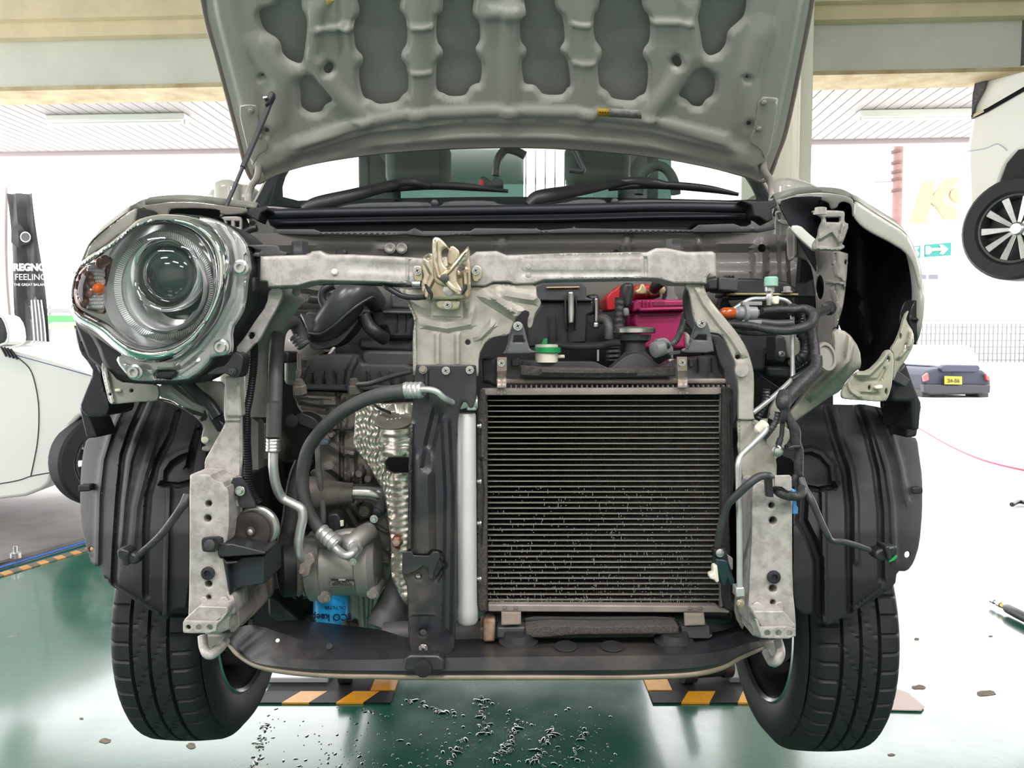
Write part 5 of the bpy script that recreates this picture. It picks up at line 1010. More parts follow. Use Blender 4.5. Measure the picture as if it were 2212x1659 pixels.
# hoses of the cooling circuit
pipe = part('refrigerant_hose', P(750, 950, 1.1))
lathe('pipe_collar', P(*q('h', '1205,185')[0], 1.105), (1, 0, 0), [(.006, -.008), (.010, -.006), (.010, .006), (.0085, .01), (.0085, .028)], ALU, pipe, 16)
tube('front_pipe', q('h', '985,112,1.075 1040,112,1.07 1080,125,1.07 1120,160,1.075 1160,182,1.09 1205,188,1.10 1255,185,1.105'), .0047, ALU, pipe, 14)
def crimp(name, a, b, r, m, parent):
    a = P(*a); b = P(*b); L = (b - a).length; pr_ = []
    for i in range(4): t = L * i / 4; pr_ += [(r * .98, t), (r * 1.06, t + L * .06), (r * 1.06, t + L * .16), (r * .94, t + L * .2)]
    return lathe(name, a, b - a, pr_ + [(r * .9, L)], m, parent, 20)
crimp('crimp_collar', (874, 843, 1.085), (913, 843, 1.075), .0115, ALU, pipe)
tube('rubber_hose', q('h', '895,118,1.08 780,135,1.09 650,175,1.11 520,250,1.14 410,350,1.17 335,460,1.19 305,590,1.2 310,720,1.2 345,830,1.2 410,930,1.2'), .0104, RUB, pipe, 20)
crimp('crimp_collar', (692, 1146, 1.2), (728, 1178, 1.19), .0125, ALU, pipe)
tube('lower_pipe', q('h', '480,1010,1.19 520,1050,1.18 555,1070,1.17 590,1060,1.17 605,1035,1.18 605,1020,1.2'), .0066, ALU, pipe, 14)
p2 = part('suction_hose', P(620, 1000, 1.2))
tube('upper_hose', q('c', '1735,1130,1.30 1715,1060,1.30 1680,990,1.29 1640,985,1.27 1590,1020,1.25 1560,1100,1.23 1545,1300,1.2 1535,1660,1.17') + q('h', '140,200,1.16 137,380,1.16'), [.011] * 5 + [.0115] * 5, RUB, p2, 18)
crimp('crimp_collar', (591, 947, 1.155), (590, 976, 1.155), .0108, STEEL, p2)
crimp('crimp_collar', (637, 724, 1.3), (657, 748, 1.3), .0115, GREYP, p2)
tube('metal_pipe', q('h', '135,470,1.155 135,560,1.155 150,660,1.16 185,735,1.17 245,770,1.17 295,800,1.17 305,850,1.17 290,930,1.17 280,1010,1.17 295,1080,1.18 315,1090,1.2'), .0074, ALU, p2, 16)
prism('pipe_flange', q('h', '285,1110 330,1050 360,1060 375,1110 350,1130 340,1190 300,1205 280,1150'), 1.18, .02, DUSTY, p2, .004, ck=1); screw(*q('h', '303,1160')[0], 1.175, 8, p2, DUSTY, 'bolt', True)
# right condenser line
p3 = part('condenser_line', P(1600, 1100, 1.1))
tube('line', q('f', '265,905,1.2 330,860,1.2 420,808,1.2 500,800,1.2 600,800,1.2 660,815,1.2 690,850,1.2 698,920,1.19 700,1290,1.18 690,1330,1.17 560,1450,1.14 440,1545,1.12'), .0036, ALU, p3, 12)
tube('line', q('j', '355,170,1.12 400,190,1.08 425,205,1.07 415,235,1.065 350,300,1.06 280,370,1.055 262,420,1.05 262,500,1.05 268,800,1.05 270,1160,1.05'), .0042, ALU, p3, 14)
lathe('line_end_cap', P(*q('j', '402,200')[0], 1.075), (.5, -.3, .6), [(.005, -.01), (.008, -.006), (.008, .006), (.005, .009)], WHITEP, p3, 14)
prism('line_block', q('j', '250,1160 300,1158 302,1215 250,1220'), 1.045, .02, ALU, p3, .002); screw(*q('j', '274,1252')[0], 1.05, 9, p3, ZINC, 'bolt', True)
lathe('service_cap', P(*q('f', '560,700')[0], 1.19), (0, 0, 1), [(.0095, -.005), (.0105, -.004), (.0105, .008), (.009, .010)], M('mint_cap', (150, 200, 180), .4), p3, 18)
lathe('service_valve', P(*q('f', '550,760')[0], 1.195), (0, 0, 1), [(.004, -.02), (.005, -.012), (.006, -.008), (.0045, -.002), (.008, .002), (.008, .012), (.006, .016)], ALU, p3, 14)
prism('line_clip', q('f', '575,785 615,780 618,800 612,838 580,838 570,815'), 1.185, .015, WHITEP, p3, .002)
# foam strips, mounts
sheet('top_foam', q('e', '272,1150 290,1140 440,1155 1000,1165 1200,1165 1300,1158 1508,1152 1508,1226 1250,1230 900,1240 430,1228 270,1222'), 1.14, FOAM, car, (), 8, .03, 4, .005, ck=0, relief=[ridge(q('e', '450,1185 800,1190 1180,1190'), 8, .006)])
sheet('bottom_foam', q('i', '520,860 700,835 1000,845 1300,840 1610,828 1630,850 1630,905 1400,908 900,912 680,930 520,932'), 1.12, FOAM, car, (), 8, .04, 4, .006, ck=0)
sheet('radiator_shroud', q('i', '500,770 900,775 1600,770 1610,830 1300,835 1000,835 700,815 520,850'), 1.15, BLKG, car, (), 10, .03, 3, .004)
for a_, c_ in (('e', '88,1075 165,1075 165,1180 162,1320 88,1320'), ('e', '1518,1072 1600,1072 1602,1180 1606,1320 1528,1320')):
    b = sheet('condenser_bracket', q(a_, c_), lambda X, Y: 1.125 + .012 * sst(Y, 800, 815) - .006 * sst(Y, 820, 832), M('bracket_metal', (170, 156, 146), .4, .5, var=.15, vs=30), cd, (), 5, .003, 2, .001, ck=0)
screw(*q('e', '123,1122')[0], 1.12, 8, cd); screw(*q('e', '1560,1118')[0], 1.12, 8, cd)
for p_ in ('345,744 488,746 488,835 345,840', '1668,752 1812,752 1822,840 1672,845'):
    sheet('condenser_foot', q('i', p_), 1.125, MATS['bracket_metal'], cd, (), 6, .003, 2, .001, ck=0)
for p_ in ('315,855 520,852 520,935 315,938', '1648,850 1850,845 1855,920 1875,905 1870,925 1850,938 1660,935'): prism('mount_rail', q('i', p_), 1.13, .03, BLKG, cd, .003)
# radiator behind with top tank, filler neck and cap
ra = part('radiator', P(1300, 900, 1.22))
prism('top_tank', q('e', '0,1070 160,1070 160,1100 390,1100 390,1110 870,1112 980,1165 1400,1165 1500,1100 1840,1060 1850,1170 1900,1240 1910,1290 0,1290'), 1.18, .06, BLKG, ra, .006, ck=0)
prism('tank_rail', q('e', '20,1250 1915,1245 1915,1290 20,1292'), 1.165, .02, DUSTY, ra, .003)
joinraw('tank_crimps', [rawbox(P(1104 + k * 10.9, 835, 1.162), (.0022, .01, .005)) for k in range(44)], DUSTY, ra, 0)
prism('core', rect(1050, 850, 1570, 1330), 1.19, .03, BLK, ra, 0)
prism('fan_shroud', rect(1040, 845, 1585, 1350), 1.23, .08, BLK, ra, .01)
for p_ in ('205,1082 265,1082 265,1145 205,1145', '290,1105 350,1105 350,1140 290,1140', '1620,1090 1655,1090 1655,1155 1620,1155', '1690,1080 1700,1080 1700,1200 1690,1200', '1800,1080 1808,1080 1808,1200 1800,1200'): prism('tank_rib', q('e', p_), 1.172, .01, BLK, ra, .001)
prism('side_bracket', q('d', '1870,1080 2000,1080 2000,1320 1930,1280 1880,1290'), 1.16, .03, BLK, ra, .005)
neck = P(*q('e', '1190,900')[0], 1.20)
lathe('filler_neck', neck, (0, 0, 1), [(.038, -.052), (.024, -.034), (.016, -.026), (.016, -.012), (.023, -.008), (.025, .001)], BLKG, ra, 32)
sheet('neck_cone', q('e', '980,1170 1050,1105 1130,1050 1180,1035 1240,1040 1300,1080 1370,1130 1430,1165 1400,1190 1000,1190'), 1.165, BLKG, ra, (), 6, .03, 5, .012)
tube('neck_pipe', q('e', '1080,960,1.2 1000,965,1.21 900,985,1.22 700,990,1.22 545,975,1.22'), .006, BLKG, ra, 14)
lathe('radiator_cap', neck + Vector((0, 0, .003)), (0, 0, 1), [(.029, 0), (.031, .001), (.031, .007), (.029, .009), (.012, .011)], STEEL, ra, 36, label='bright metal radiator cap')
rt = part('reservoir_cap', P(1182, 755, 1.19))
lathe('filler_body', P(*q('e', '482,1075')[0], 1.19), (0, 0, 1), [(.018, -.008), (.018, .018), (.017, .02)], WHITEP, rt, 28); lathe('spout', P(*q('e', '560,1070')[0], 1.19), (1, 0, 0), [(.003, 0), (.003, .012), (.002, .013)], WHITEP, rt, 8)
GRN = M('green_cap', (30, 160, 90), .35, var=.05)
lathe('cap_rim', P(*q('e', '488,1015')[0], 1.19), (0, 0, 1), [(.018, -.006), (.0215, -.004), (.0215, .003), (.014, .005), (.013, .009)], GRN, rt, 28); prism('cap_grip', q('e', '430,1010 455,930 480,922 490,930 485,975 545,975 545,1000 520,1015'), 1.18, .014, GRN, rt, .003)
# black triangular mounts
for p_, h_, s_ in (('205,810 235,795 280,800 300,820 345,1000 360,1015 398,1030 390,1045 140,1050 135,1040 160,1010', '225,905 290,905 305,955 215,955', '253,827'), ('1670,800 1690,785 1740,785 1770,810 1812,990 1815,1040 1560,1040 1555,1010 1600,1000', '1690,895 1755,900 1755,940 1655,935', '1712,806')):
    t = sheet('rubber_mount_bracket', q('e', p_), 1.075, M('bracket_grey', (88, 90, 92), .45, var=.05), car, [q('e', h_)], 6, .003, 3, .003, relief=[ridge([q('e', p_)[0], q('e', p_)[-1]], 4, .003)])
    screw(*q('e', s_)[0], 1.07, 10, t)
# ======================= ENGINE =======================
en = part('engine', P(800, 1000, 1.35))
MCV = M('cam_cover_plastic', (66, 68, 68), .5, var=.2, vs=14, bump=.06)
sheet('cam_cover', q('d', '385,1300 400,1260 480,1120 530,1070 620,1050 800,1045 900,1060 920,1110 960,1125 1360,1130 1360,1310 1100,1315 860,1320 600,1325 390,1320'), 1.34, MCV, en, (), 7, .06, 6, .014, relief=[ridge(q('d', '%d,1200 %d,1290' % (x - 8, x)), 3, .007) for x in (555, 645, 738, 985, 1075, 1165, 1255)] + [ridge(q('d', '480,1150 440,1290'), 7, .010), ridge(q('d', '880,1090 830,1180 810,1300'), 10, .010)])
prism('upper_cover', q('d', '925,1040 960,1020 1340,1030 1345,1150 960,1140 930,1110'), 1.37, .2, MCV, en, .008)
prism('cover_step', q('d', '890,940 920,920 1320,915 1330,1035 960,1030 890,1010'), 1.42, .2, BLKG, en, .008)
prism('cover_flange', q('d', '385,1290 860,1295 1345,1300 1345,1330 860,1345 390,1335'), 1.325, .05, MCV, en, .003)
for p_ in ('428,1275', '862,1270'):
    x, y = q('d', p_)[0]; lathe('cover_bolt', P(x, y, 1.315), (0, -.3, 1), [(.012, -.02), (.012, -.006), (.010, -.004), (.010, 0), (.007, .0), (.007, .005)], DUSTY, en, 6)
lathe('stud', P(*q('d', '430,1180')[0], 1.34), (0, 0, 1), [(.006, -.02), (.006, 0), (.004, .002), (.004, .03)], DUSTY, en, 10)
def lump(name, pts, Y, m, rnd=8, rm=.012, relief=(), th=.05, step=8): return sheet(name, pts, Y, m, en, (), step, th, rnd, rm, relief=relief)
lump('cylinder_head', q('d', '380,1330 700,1340 760,1345 960,1345 1000,1400 900,1500 900,1660 640,1660 620,1620 480,1560 420,1480 400,1420 380,1390'), 1.34, CAST, relief=[ridge(q('d', '380,1385 600,1395 730,1400'), 6, .008), ridge(q('d', '620,1440 740,1440 740,1500'), 9, .012), ridge(q('d', '430,1460 520,1480 640,1500'), 10, -.012), ridge(q('d', '790,1440 790,1660'), 9, .010), ridge(q('d', '740,1350 750,1660'), 6, -.010)])
lump('engine_block', q('h', '390,330 480,300 600,300 640,480 700,560 740,700 800,800 820,1000 830,1200 700,1300 600,1300 480,1300 360,1200 350,900 380,800 350,640 380,560'), 1.36, CAST, relief=[ridge(q('h', '430,400 540,470 600,480'), 12, .02), ridge(q('h', '590,480 590,640'), 12, .012), ridge(q('h', '480,560 560,620'), 16, .016), ridge(q('h', '530,380 530,700'), 6, -.016), ridge(q('h', '640,560 640,760'), 8, .014), ridge(q('h', '730,900 820,950'), 6, .01), ridge(q('h', '700,960 820,1060'), 6, .008), ridge(q('h', '740,1100 820,1110'), 6, .01), ridge(q('h', '560,800 620,900 700,880'), 12, .018)])
for p_, r in (('668,805', 13), ('450,390', 8), ('382,590', 8), ('366,640', 6), ('640,590', 8), ('690,620', 8), ('480,370', 5), ('805,1020', 4)): lathe('casting_boss', P(*q('h', p_)[0], 1.345), AX, [(r * .0009, -.02), (r * .0009, .012), (r * .0007, .016), (r * .0004, .016)], CAST, en, 18)
# water pump outlet pipe
lathe('pump_elbow', P(*q('h', '500,710')[0], 1.30), (1, 0, 0), [(.030, -.055), (.028, -.03), (.021, .0), (.018, .02), (.018, .03)], CAST, en, 28)
tube('coolant_pipe', q('h', '580,705,1.30 660,705,1.30 730,715,1.30 790,760,1.31 820,830,1.33'), .014, STEEL, en, 22)
tube('dipstick_tube', q('h', '390,440,1.28 400,600,1.28 420,780,1.28 425,880,1.28'), .005, GREYP, en, 10)
prism('sensor_block', q('h', '400,405 450,400 455,430 405,440'), 1.28, .02, M('blue_grey', (90, 100, 116), .5), en, .003)
lathe('bolt_sleeve', P(*q('h', '742,815')[0], 1.27), (-.45, -.7, -.55), [(.011, -.05), (.011, 0), (.008, .001), (.008, .006), (.005, .008)], BLKG, en, 20); screw(*q('h', '717,858')[0], 1.24, 9, en, STEEL, 'bolt', True)
# ribbed timing belt / pulley
be = part('drive_belt', P(620, 1180, 1.25))
def stadium(cx, top_, bt, rt_, rb, cyb, n=18): 
    return [(cx + rb * math.cos(a), cyb + rb * math.sin(a)) for a in [math.pi * i / n for i in range(n + 1)]] + top_
belt = q('h', '270,520,1.30 230,620,1.28 205,760,1.26 190,880,1.25 165,980,1.24 155,1100,1.24 160,1200,1.24 190,1275,1.24 250,1295,1.245 310,1270,1.25 340,1200,1.26 345,1100,1.27 320,1020,1.28')
W = spline([P(*p) for p in belt], 6)
axb = Vector((1, .22, .0)).normalized() * .028
loft('belt', [W, [w_ + axb for w_ in W]], M('belt_rubber', (58, 57, 55), .6, var=.15, vs=30), be, solid=.004, smooth=60)
for k in range(4): tube('belt_edge', [tuple(w_ + axb * (-.02 + .1 * (k * .0)) + Vector((0, -.002, 0))) for w_ in W[::4]], .002, BLKG, be, 6, world=True) if k == 0 else None
lathe('compressor_pulley', P(*q('h', '262,1130')[0], 1.27), (-1, -.35, 0), [(.02, .03), (.045, .025), (.05, .02), (.05, -.01), (.056, -.012), (.056, -.02), (.03, -.03)], RUBD, be, 36)
for k in range(4): lathe('pulley_ring', P(*q('h', '%d,1140' % (285 + k * 14))[0], 1.26), (-1, -.35, 0), [(.046 - k * .003, 0), (.048 - k * .003, .003), (.044 - k * .003, .006)], DUSTY, be, 36)
# compressor
co = part('compressor', P(700, 1200, 1.24))
a = P(*q('h', '340,1130')[0], 1.27); b = P(*q('h', '720,1110')[0], 1.27)
lathe('body', a, (b - a), [(.03, 0), (.052, .002), (.058, .006), (.058, .028), (.054, .030), (.052, .034), (.052, .085), (.056, .088), (.056, .108), (.048, .118), (.02, .122)], CASTL, co, 44)
for x, y in (('345,990', 1), ('350,1270', 1), ('395,1010', 0), ('660,950', 0), ('690,1215', 0)):
    xx, yy = q('h', x)[0]; lathe('housing_lug', P(xx, yy, 1.245), (1, 0, .0), [(.008, -.012), (.010, -.01), (.010, .012), (.007, .014)], CASTL, co, 14)
tube('top_rib', q('h', '400,1000,1.24 500,960,1.23 600,945,1.23 700,960,1.24'), .010, CASTL, co, 10); tube('port_housing', q('h', '560,1000,1.22 600,1000,1.21 640,960,1.22 690,930,1.24'), .016, CASTL, co, 14)
lathe('port_ring', P(*q('h', '603,1020')[0], 1.195), (.25, -1, .1), [(.0105, -.01), (.0115, 0), (.009, .002), (.007, .0)], ALU, co, 24)
prism('port_flange', q('h', '560,1010 600,985 640,1000 650,1040 620,1090 600,1125 580,1115 575,1090'), 1.20, .014, ALU, co, .004, ck=1); screw(*q('h', '597,1105')[0], 1.195, 8, co, STEEL, 'bolt', True)
for p_ in ('443,1318', '722,1295'):
    x, y = q('h', p_)[0]; lathe('mounting_lug', P(x, y - 12, 1.25), AX, [(.011, -.03), (.011, .02), (.009, .024)], CASTL, co, 20); screw(x, y, 1.222, 9, co, CASTL, 'bolt', True)
tg = prism('type_plate', q('h', '463,1202 600,1206 602,1246 463,1252'), 1.213, .003, M('plate_grey', (120, 118, 112), .4, .4), co, .0005); prism('plate_band', q('h', '468,1204 598,1208 598,1217 468,1216'), 1.2115, .001, RUBD, co, 0)
text('plate_print', 'DENSO', P(*q('h', '532,1211')[0], 1.211), .0034, WT, tg); 
for k in range(3): text('plate_print', ('MODEL 10SRE11C', 'REFRIGERANT HFC-134a', 'DENSO CORPORATION')[k], P(*q('h', '532,%d' % (1223 + k * 9))[0], 1.2125), .0030, RUBD, tg)
# oil filter
of = part('oil_filter', P(716, 1310, 1.25), label='bright blue oil filter canister')
BLUE = M('filter_blue', (30, 150, 214), .35, coat=.4)
cf = P(*q('h', '469,1270')[0], 1.27); bfz = P(*q('h', '469,1460')[0], 1.27); Lf = (cf - bfz).length; rf = 104 / 2.675 * 1.27 / FPX
lathe('canister', cf + Vector((0, 0, .02)), (0, 0, -1), [(rf, 0), (rf, Lf + .0), (rf * .97, Lf + .008), (rf * .85, Lf + .015), (rf * .3, Lf + .017)], BLUE, of, 40)
text('filter_print', 'ECO keep', cf + Vector((.008, -rf - .0012, -.035)), .016, M('print_navy', (20, 30, 60), .4), of, rx=math.pi / 2, ry=math.pi, bold=.0003)
text('filter_print', 'OIL FILTER', cf + Vector((.014, -rf * .995 - .001, -.019)), .0075, MATS['print_navy'], of, rx=math.pi / 2, ry=math.pi)
# sump
sheet('oil_pan', q('h', '575,1260 700,1240 790,1230 800,1290 770,1380 745,1480 725,1500 660,1505 635,1495 620,1430 575,1450'), 1.33, CASTL, en, (), 8, .1, 6, .015, relief=[ridge(q('h', '640,1280 650,1480'), 8, .008), ridge(q('h', '700,1300 690,1490'), 6, -.006)])
# exhaust heat shield: hammered foil
hs_o = q('h', '610,210 640,190 690,185 760,190 950,182 1000,182 1000,1400 912,1365 870,1310 835,1240 812,1180 815,1000 800,900 790,800 770,700 720,610 650,510 600,440 598,380 605,300')
hs = sheet('heat_shield', hs_o, 1.22, M('crinkled_foil', (206, 200, 190), .36, .9, var=.06, vs=30), car, [q('h', '785,530 800,508 830,502 960,505 960,592 830,590 800,575')], 3.6, .001, 4, .006,
   relief=[lambda X, Y: .0022 * np.sin(X * .42 + 1.8 * np.sin(Y * .16) + .6 * np.sin(Y * .31 + X * .1)) * (.5 + .5 * sst(np.abs(X - 850 - .1 * (Y - 900)), 4, 30)) + .0012 * np.sin(Y * .45 + 1.4 * np.sin(X * .13)), ridge(q('h', '900,300 900,500'), 46, .03), ridge(q('h', '890,620 900,1300'), 26, .014)], smooth=80, label='crinkled silver foil exhaust heat shield')
lathe('shield_medallion', P(*q('h', '830,292')[0], 1.185), (0, -.42, 1), [(.030, 0), (.030, .002), (.027, .003), (.026, .002)], M('medallion', (150, 146, 138), .4, .6), hs, 32)
for k in range(4): prism('medallion_mark', q('h', '%d,%d %d,%d %d,%d' % (790 + 24 * k, 282 - k * 3, 800 + 24 * k, 280 - k * 3, 792 + 24 * k, 290 - k * 3)), 1.178, .001, WHITEP, hs, 0)
lathe('rusty_bolt', P(*q('h', '850,990')[0], 1.205), AX, [(.0085, 0), (.0085, .001), (.0075, .003), (.006, .004), (.006, .008), (.004, .009)], RUST, hs, 6); lathe('rust_ring', P(*q('h', '856,990')[0], 1.208), AX, [(.0125, 0), (.0125, .001)], M('rust_stain', (110, 50, 36), .6), hs, 20, sx=.8)
tube('bracket_strap', q('h', '935,5,1.09 820,35,1.12 700,75,1.16 620,85,1.2 640,115,1.2 700,180,1.2 740,215,1.19 810,245,1.18'), .0042, BLK, car, 8, flat=.5)
# exhaust / lower hoses
tube('lower_hose', q('h', '900,1250,1.3 850,1330,1.28 800,1430,1.26 770,1500,1.25'), .030, RUB, car, 18)
tube('lower_hose', [(830, 1372, 1.2), (880, 1368, 1.2), (980, 1368, 1.2), (1066, 1368, 1.2)], .0195, RUB, car, 18, world=False)
lathe('hose_clamp', P(1052, 1362, 1.19), (1, 0, 0), [(.021, -.01), (.0225, -.008), (.0225, .008), (.021, .01)], RUST, car, 24)
prism('clamp_block', q('i', '215,800 300,795 300,965 215,968'), 1.14, .03, RUST, car, .004)
# intake duct, air box
tube('intake_duct', q('d', '510,830,1.38 530,870,1.38 600,860,1.37 680,800,1.36 780,680,1.35 850,590,1.35 920,560,1.36 1000,590,1.38 1050,650,1.40'), [.026, .024, .024, .029, .031, .029, .024, .02, .018], M('duct_black', (58, 59, 62), .32, var=.08), car, 24)
lathe('duct_mouth', P(*q('d', '508,850')[0], 1.375), (-.9, -.3, -.35), [(.022, -.01), (.028, .0), (.031, .004), (.028, .006), (.024, .0)], MATS['duct_black'], car, 28, cap=False)
tube('duct_seam', q('d', '505,885,1.345 600,890,1.34 700,830,1.325 800,740,1.32 900,660,1.32 1000,600,1.33 1030,605,1.34'), .0025, MATS['duct_black'], car, 8)
prism('resonator', q('d', '500,880 560,900 600,900 900,760 960,700 850,860 760,960 700,990 560,1020 510,1000'), 1.36, .07, MATS['duct_black'], car, .02, ck=1)
tube('duct_curve', q('d', '940,740,1.36 980,820,1.36 1040,880,1.36 1110,930,1.38'), .012, BLK, car, 10)
ab = part('air_box', P(850, 700, 1.4))
prism('housing', q('d', '975,680 1345,690 1345,930 1180,935 1130,920 1110,850 1040,850 990,780'), 1.40, .15, BLK, ab, .008); prism('housing_lip', q('d', '1090,700 1345,705 1345,735 1090,730'), 1.385, .02, BLKG, ab, .003); prism('lid', q('d', '1150,560 1345,560 1345,700 1150,690'), 1.42, .12, BLKG, ab, .006)
for x in (1200, 1270): prism('housing_rib', q('d', '%d,735 %d,735 %d,880 %d,880' % (x, x + 8, x + 6, x)), 1.393, .01, BLK, ab, .001)
lathe('reservoir_cap', P(*q('d', '795,525')[0], 1.42), (0, 0, 1), [(.024, -.012), (.025, -.008), (.025, .006), (.022, .009)], GREYP, car, 10)
lathe('fluid_reservoir', P(*q('d', '790,620')[0], 1.43), (0, 0, 1), [(.028, -.05), (.030, -.03), (.022, -.008), (.020, .02)], M('reservoir_cream', (190, 184, 150), .4), car, 24)
tube('vacuum_hose', q('d', '700,500,1.4 630,540,1.4 610,600,1.4 640,680,1.4 680,740,1.4'), .008, BLK, car, 10)
prism('master_cylinder', q('d', '500,570 720,590 720,640 470,640'), 1.5, .05, BLK, car, .01); prism('booster', q('d', '460,700 640,720 660,860 500,840'), 1.55, .06, BLKG, car, .02, ck=1)
lathe('strut_tower', P(*q('d', '390,850')[0], 1.5), (0, 0, 1), [(.08, -.06), (.075, -.02), (.06, 0), (.02, .01)], PAINT_IN, car, 30)
prism('wheelhouse_panel', q('d', '300,820 400,830 500,870 520,1150 480,1300 300,1300'), 1.5, .03, PAINT_IN, car, .01)
prism('heater_pipe_white', q('d', '560,1060 640,1050 700,990 715,1000 680,1050 580,1075'), 1.36, .01, WHITEP, car, .002)
# fuse / second air box right of the centre bracket
fb = part('air_cleaner', P(1210, 720, 1.35))
prism('lid', q('e', '405,510 440,487 760,483 800,520 800,600 850,610 850,630 430,625 405,600'), 1.33, .14, BLKG, fb, .008)
prism('lower_case', q('e', '430,630 860,625 860,720 810,740 800,960 330,1000 330,860 380,740 440,660'), 1.34, .14, BLK, fb, .006)
prism('lid_stripe', q('e', '480,515 745,510 745,522 480,527'), 1.325, .004, M('dusty_stripe', (190, 160, 120), .6), fb, .001)
prism('side_port', q('e', '800,575 900,570 905,620 910,700 870,740 830,700'), 1.36, .1, BLK, fb, .01)
for x in (500, 560, 650): prism('case_rib', q('e', '%d,740 %d,740 %d,950 %d,950' % (x, x + 8, x + 8, x)), 1.333, .008, BLK, fb, .001)
for pts, Y in (('650,550 700,550 703,600 705,720 700,810 655,812 650,720', 1.32), ('858,600 895,600 898,760 895,800 860,800', 1.35), ('850,795 900,795 898,845 850,845', 1.345)):
    sheet('spring_clip', q('e', pts), Y, STEEL, fb, (), 5, .002, 4, .006, ck=0)
for pts in ('625,580 640,578 640,770 650,860 640,860 625,760', '712,578 725,578 722,770 715,860 705,850 712,760'): prism('clip_guide', q('e', pts), 1.325, .02, BLK, fb, .002)
tube('breather_hose', q('e', '915,770,1.36 960,780,1.35 985,840,1.34 985,930,1.34'), .009, RUB, car, 14)
# battery
bt = part('battery', P(1430, 690, 1.4), label='magenta car battery')
MAG = M('magenta_plastic', (150, 28, 84), .42, var=.05)
prism('case', q('e', '1165,715 1220,700 1590,700 1600,1010 1220,1010 1210,860 1165,820'), 1.36, .16, MAG, bt, .006)
prism('lid', q('e', '1165,640 1210,615 1595,615 1595,700 1215,705 1160,718'), 1.35, .17, MAG, bt, .004)
for x in (1245, 1275, 1305): prism('lid_rib', q('e', '%d,620 %d,620 %d,680 %d,680' % (x, x + 12, x + 12, x)), 1.345, .02, MAG, bt, .001)
prism('lid_ledge', q('e', '1225,680 1595,672 1595,700 1215,712'), 1.343, .02, MAG, bt, .003); prism('lid_slot', q('e', '1330,630 1420,628 1430,650 1520,650 1590,640 1590,665 1330,670'), 1.348, .004, M('magenta_dark', (110, 16, 56), .5), bt, .001)
REDP = M('red_terminal_cover', (170, 32, 40), .4, var=.05)
prism('terminal_cover', q('e', '955,600 1000,545 1025,540 1060,500 1090,505 1100,560 1070,580 1060,700 960,705'), 1.40, .08, REDP, bt, .006); prism('terminal_cover', q('e', '1180,500 1230,490 1340,495 1380,530 1400,600 1180,610'), 1.42, .08, REDP, bt, .006)
BRS = M('oxidised_brass', (176, 164, 124), .5, .7, var=.2, vs=50)
prism('terminal_clamp', q('e', '1190,540 1220,530 1230,490 1255,485 1285,540 1290,575 1195,575'), 1.39, .03, BRS, bt, .004); prism('terminal_clamp', q('e', '1300,530 1350,520 1420,520 1415,560 1370,580 1310,585'), 1.39, .03, BRS, bt, .004)
lathe('clamp_nut', P(*q('e', '1395,542')[0], 1.38), AX, [(.007, 0), (.007, .008), (.004, .009)], BRS, bt, 6)
prism('hold_down', q('e', '1440,490 1500,490 1500,560 1530,600 1530,640 1560,650 1420,655 1440,580'), 1.37, .04, GREYP, bt, .004)
prism('fuse_cover', q('e', '1095,480 1180,482 1178,560 1165,640 1150,680 1100,680 1090,580'), 1.32, .05, BLK, car, .006); prism('fuse_connector', q('e', '1095,680 1140,680 1145,750 1100,752'), 1.315, .03, GREYP, car, .004)
tube('battery_cable', q('e', '1070,600,1.33 1065,750,1.33 1060,880,1.33'), .010, TAPE, car, 10, corr=(.01, .12)); tube('battery_cable', q('e', '1010,960,1.3 1015,1100,1.3'), .014, TAPE, car, 12, corr=(.008, .15)); tube('ground_cable', q('e', '1400,470,1.35 1360,500,1.36 1340,530,1.38'), .010, RUBD, car, 10)
tube('corrugated_cable', q('e', '1620,560,1.2 1610,660,1.19 1580,760,1.18 1555,850,1.16 1520,930,1.14 1480,970,1.13 1440,985,1.12'), .0052, BLKG, car, 12, corr=(.005, .22)); tube('corrugated_cable', q('e', '1640,540,1.22 1630,640,1.22 1610,760,1.21 1600,860,1.2'), .006, BLKG, car, 12, corr=(.005, .22))
cn = part('grey_connector', P(1435, 750, 1.13))
prism('connector_body', q('e', '1340,990 1370,925 1440,920 1470,960 1490,1000 1480,1040 1400,1060 1345,1050'), 1.12, .025, GREYP, cn, .005, ck=1); lathe('connector_collar', P(*q('e', '1365,1010')[0], 1.115), (-.8, -.4, -.2), [(.010, -.01), (.012, -.008), (.012, .006), (.009, .008)], GREYP, cn, 20)
for p_ in ('1410,960 1450,960 1450,1000 1410,1000',): prism('connector_latch', q('e', p_), 1.11, .01, BLKG, cn, .002)
for p_, m in (('1460,1090 1500,1090 1500,1130 1460,1140', WHITEP), ('1450,1030 1550,1020 1550,1050 1460,1060', GREYP), ('1600,1000 1640,1010 1620,900 1590,870', WHITEP)): prism('small_clip', q('e', p_), 1.2, .01, m, car, .001)
for xx in (1190, 1290, 1450): prism('fan_motor_gap', rect(xx, 745, xx + 4, 780), 1.30, .01, STEEL, car, 0)
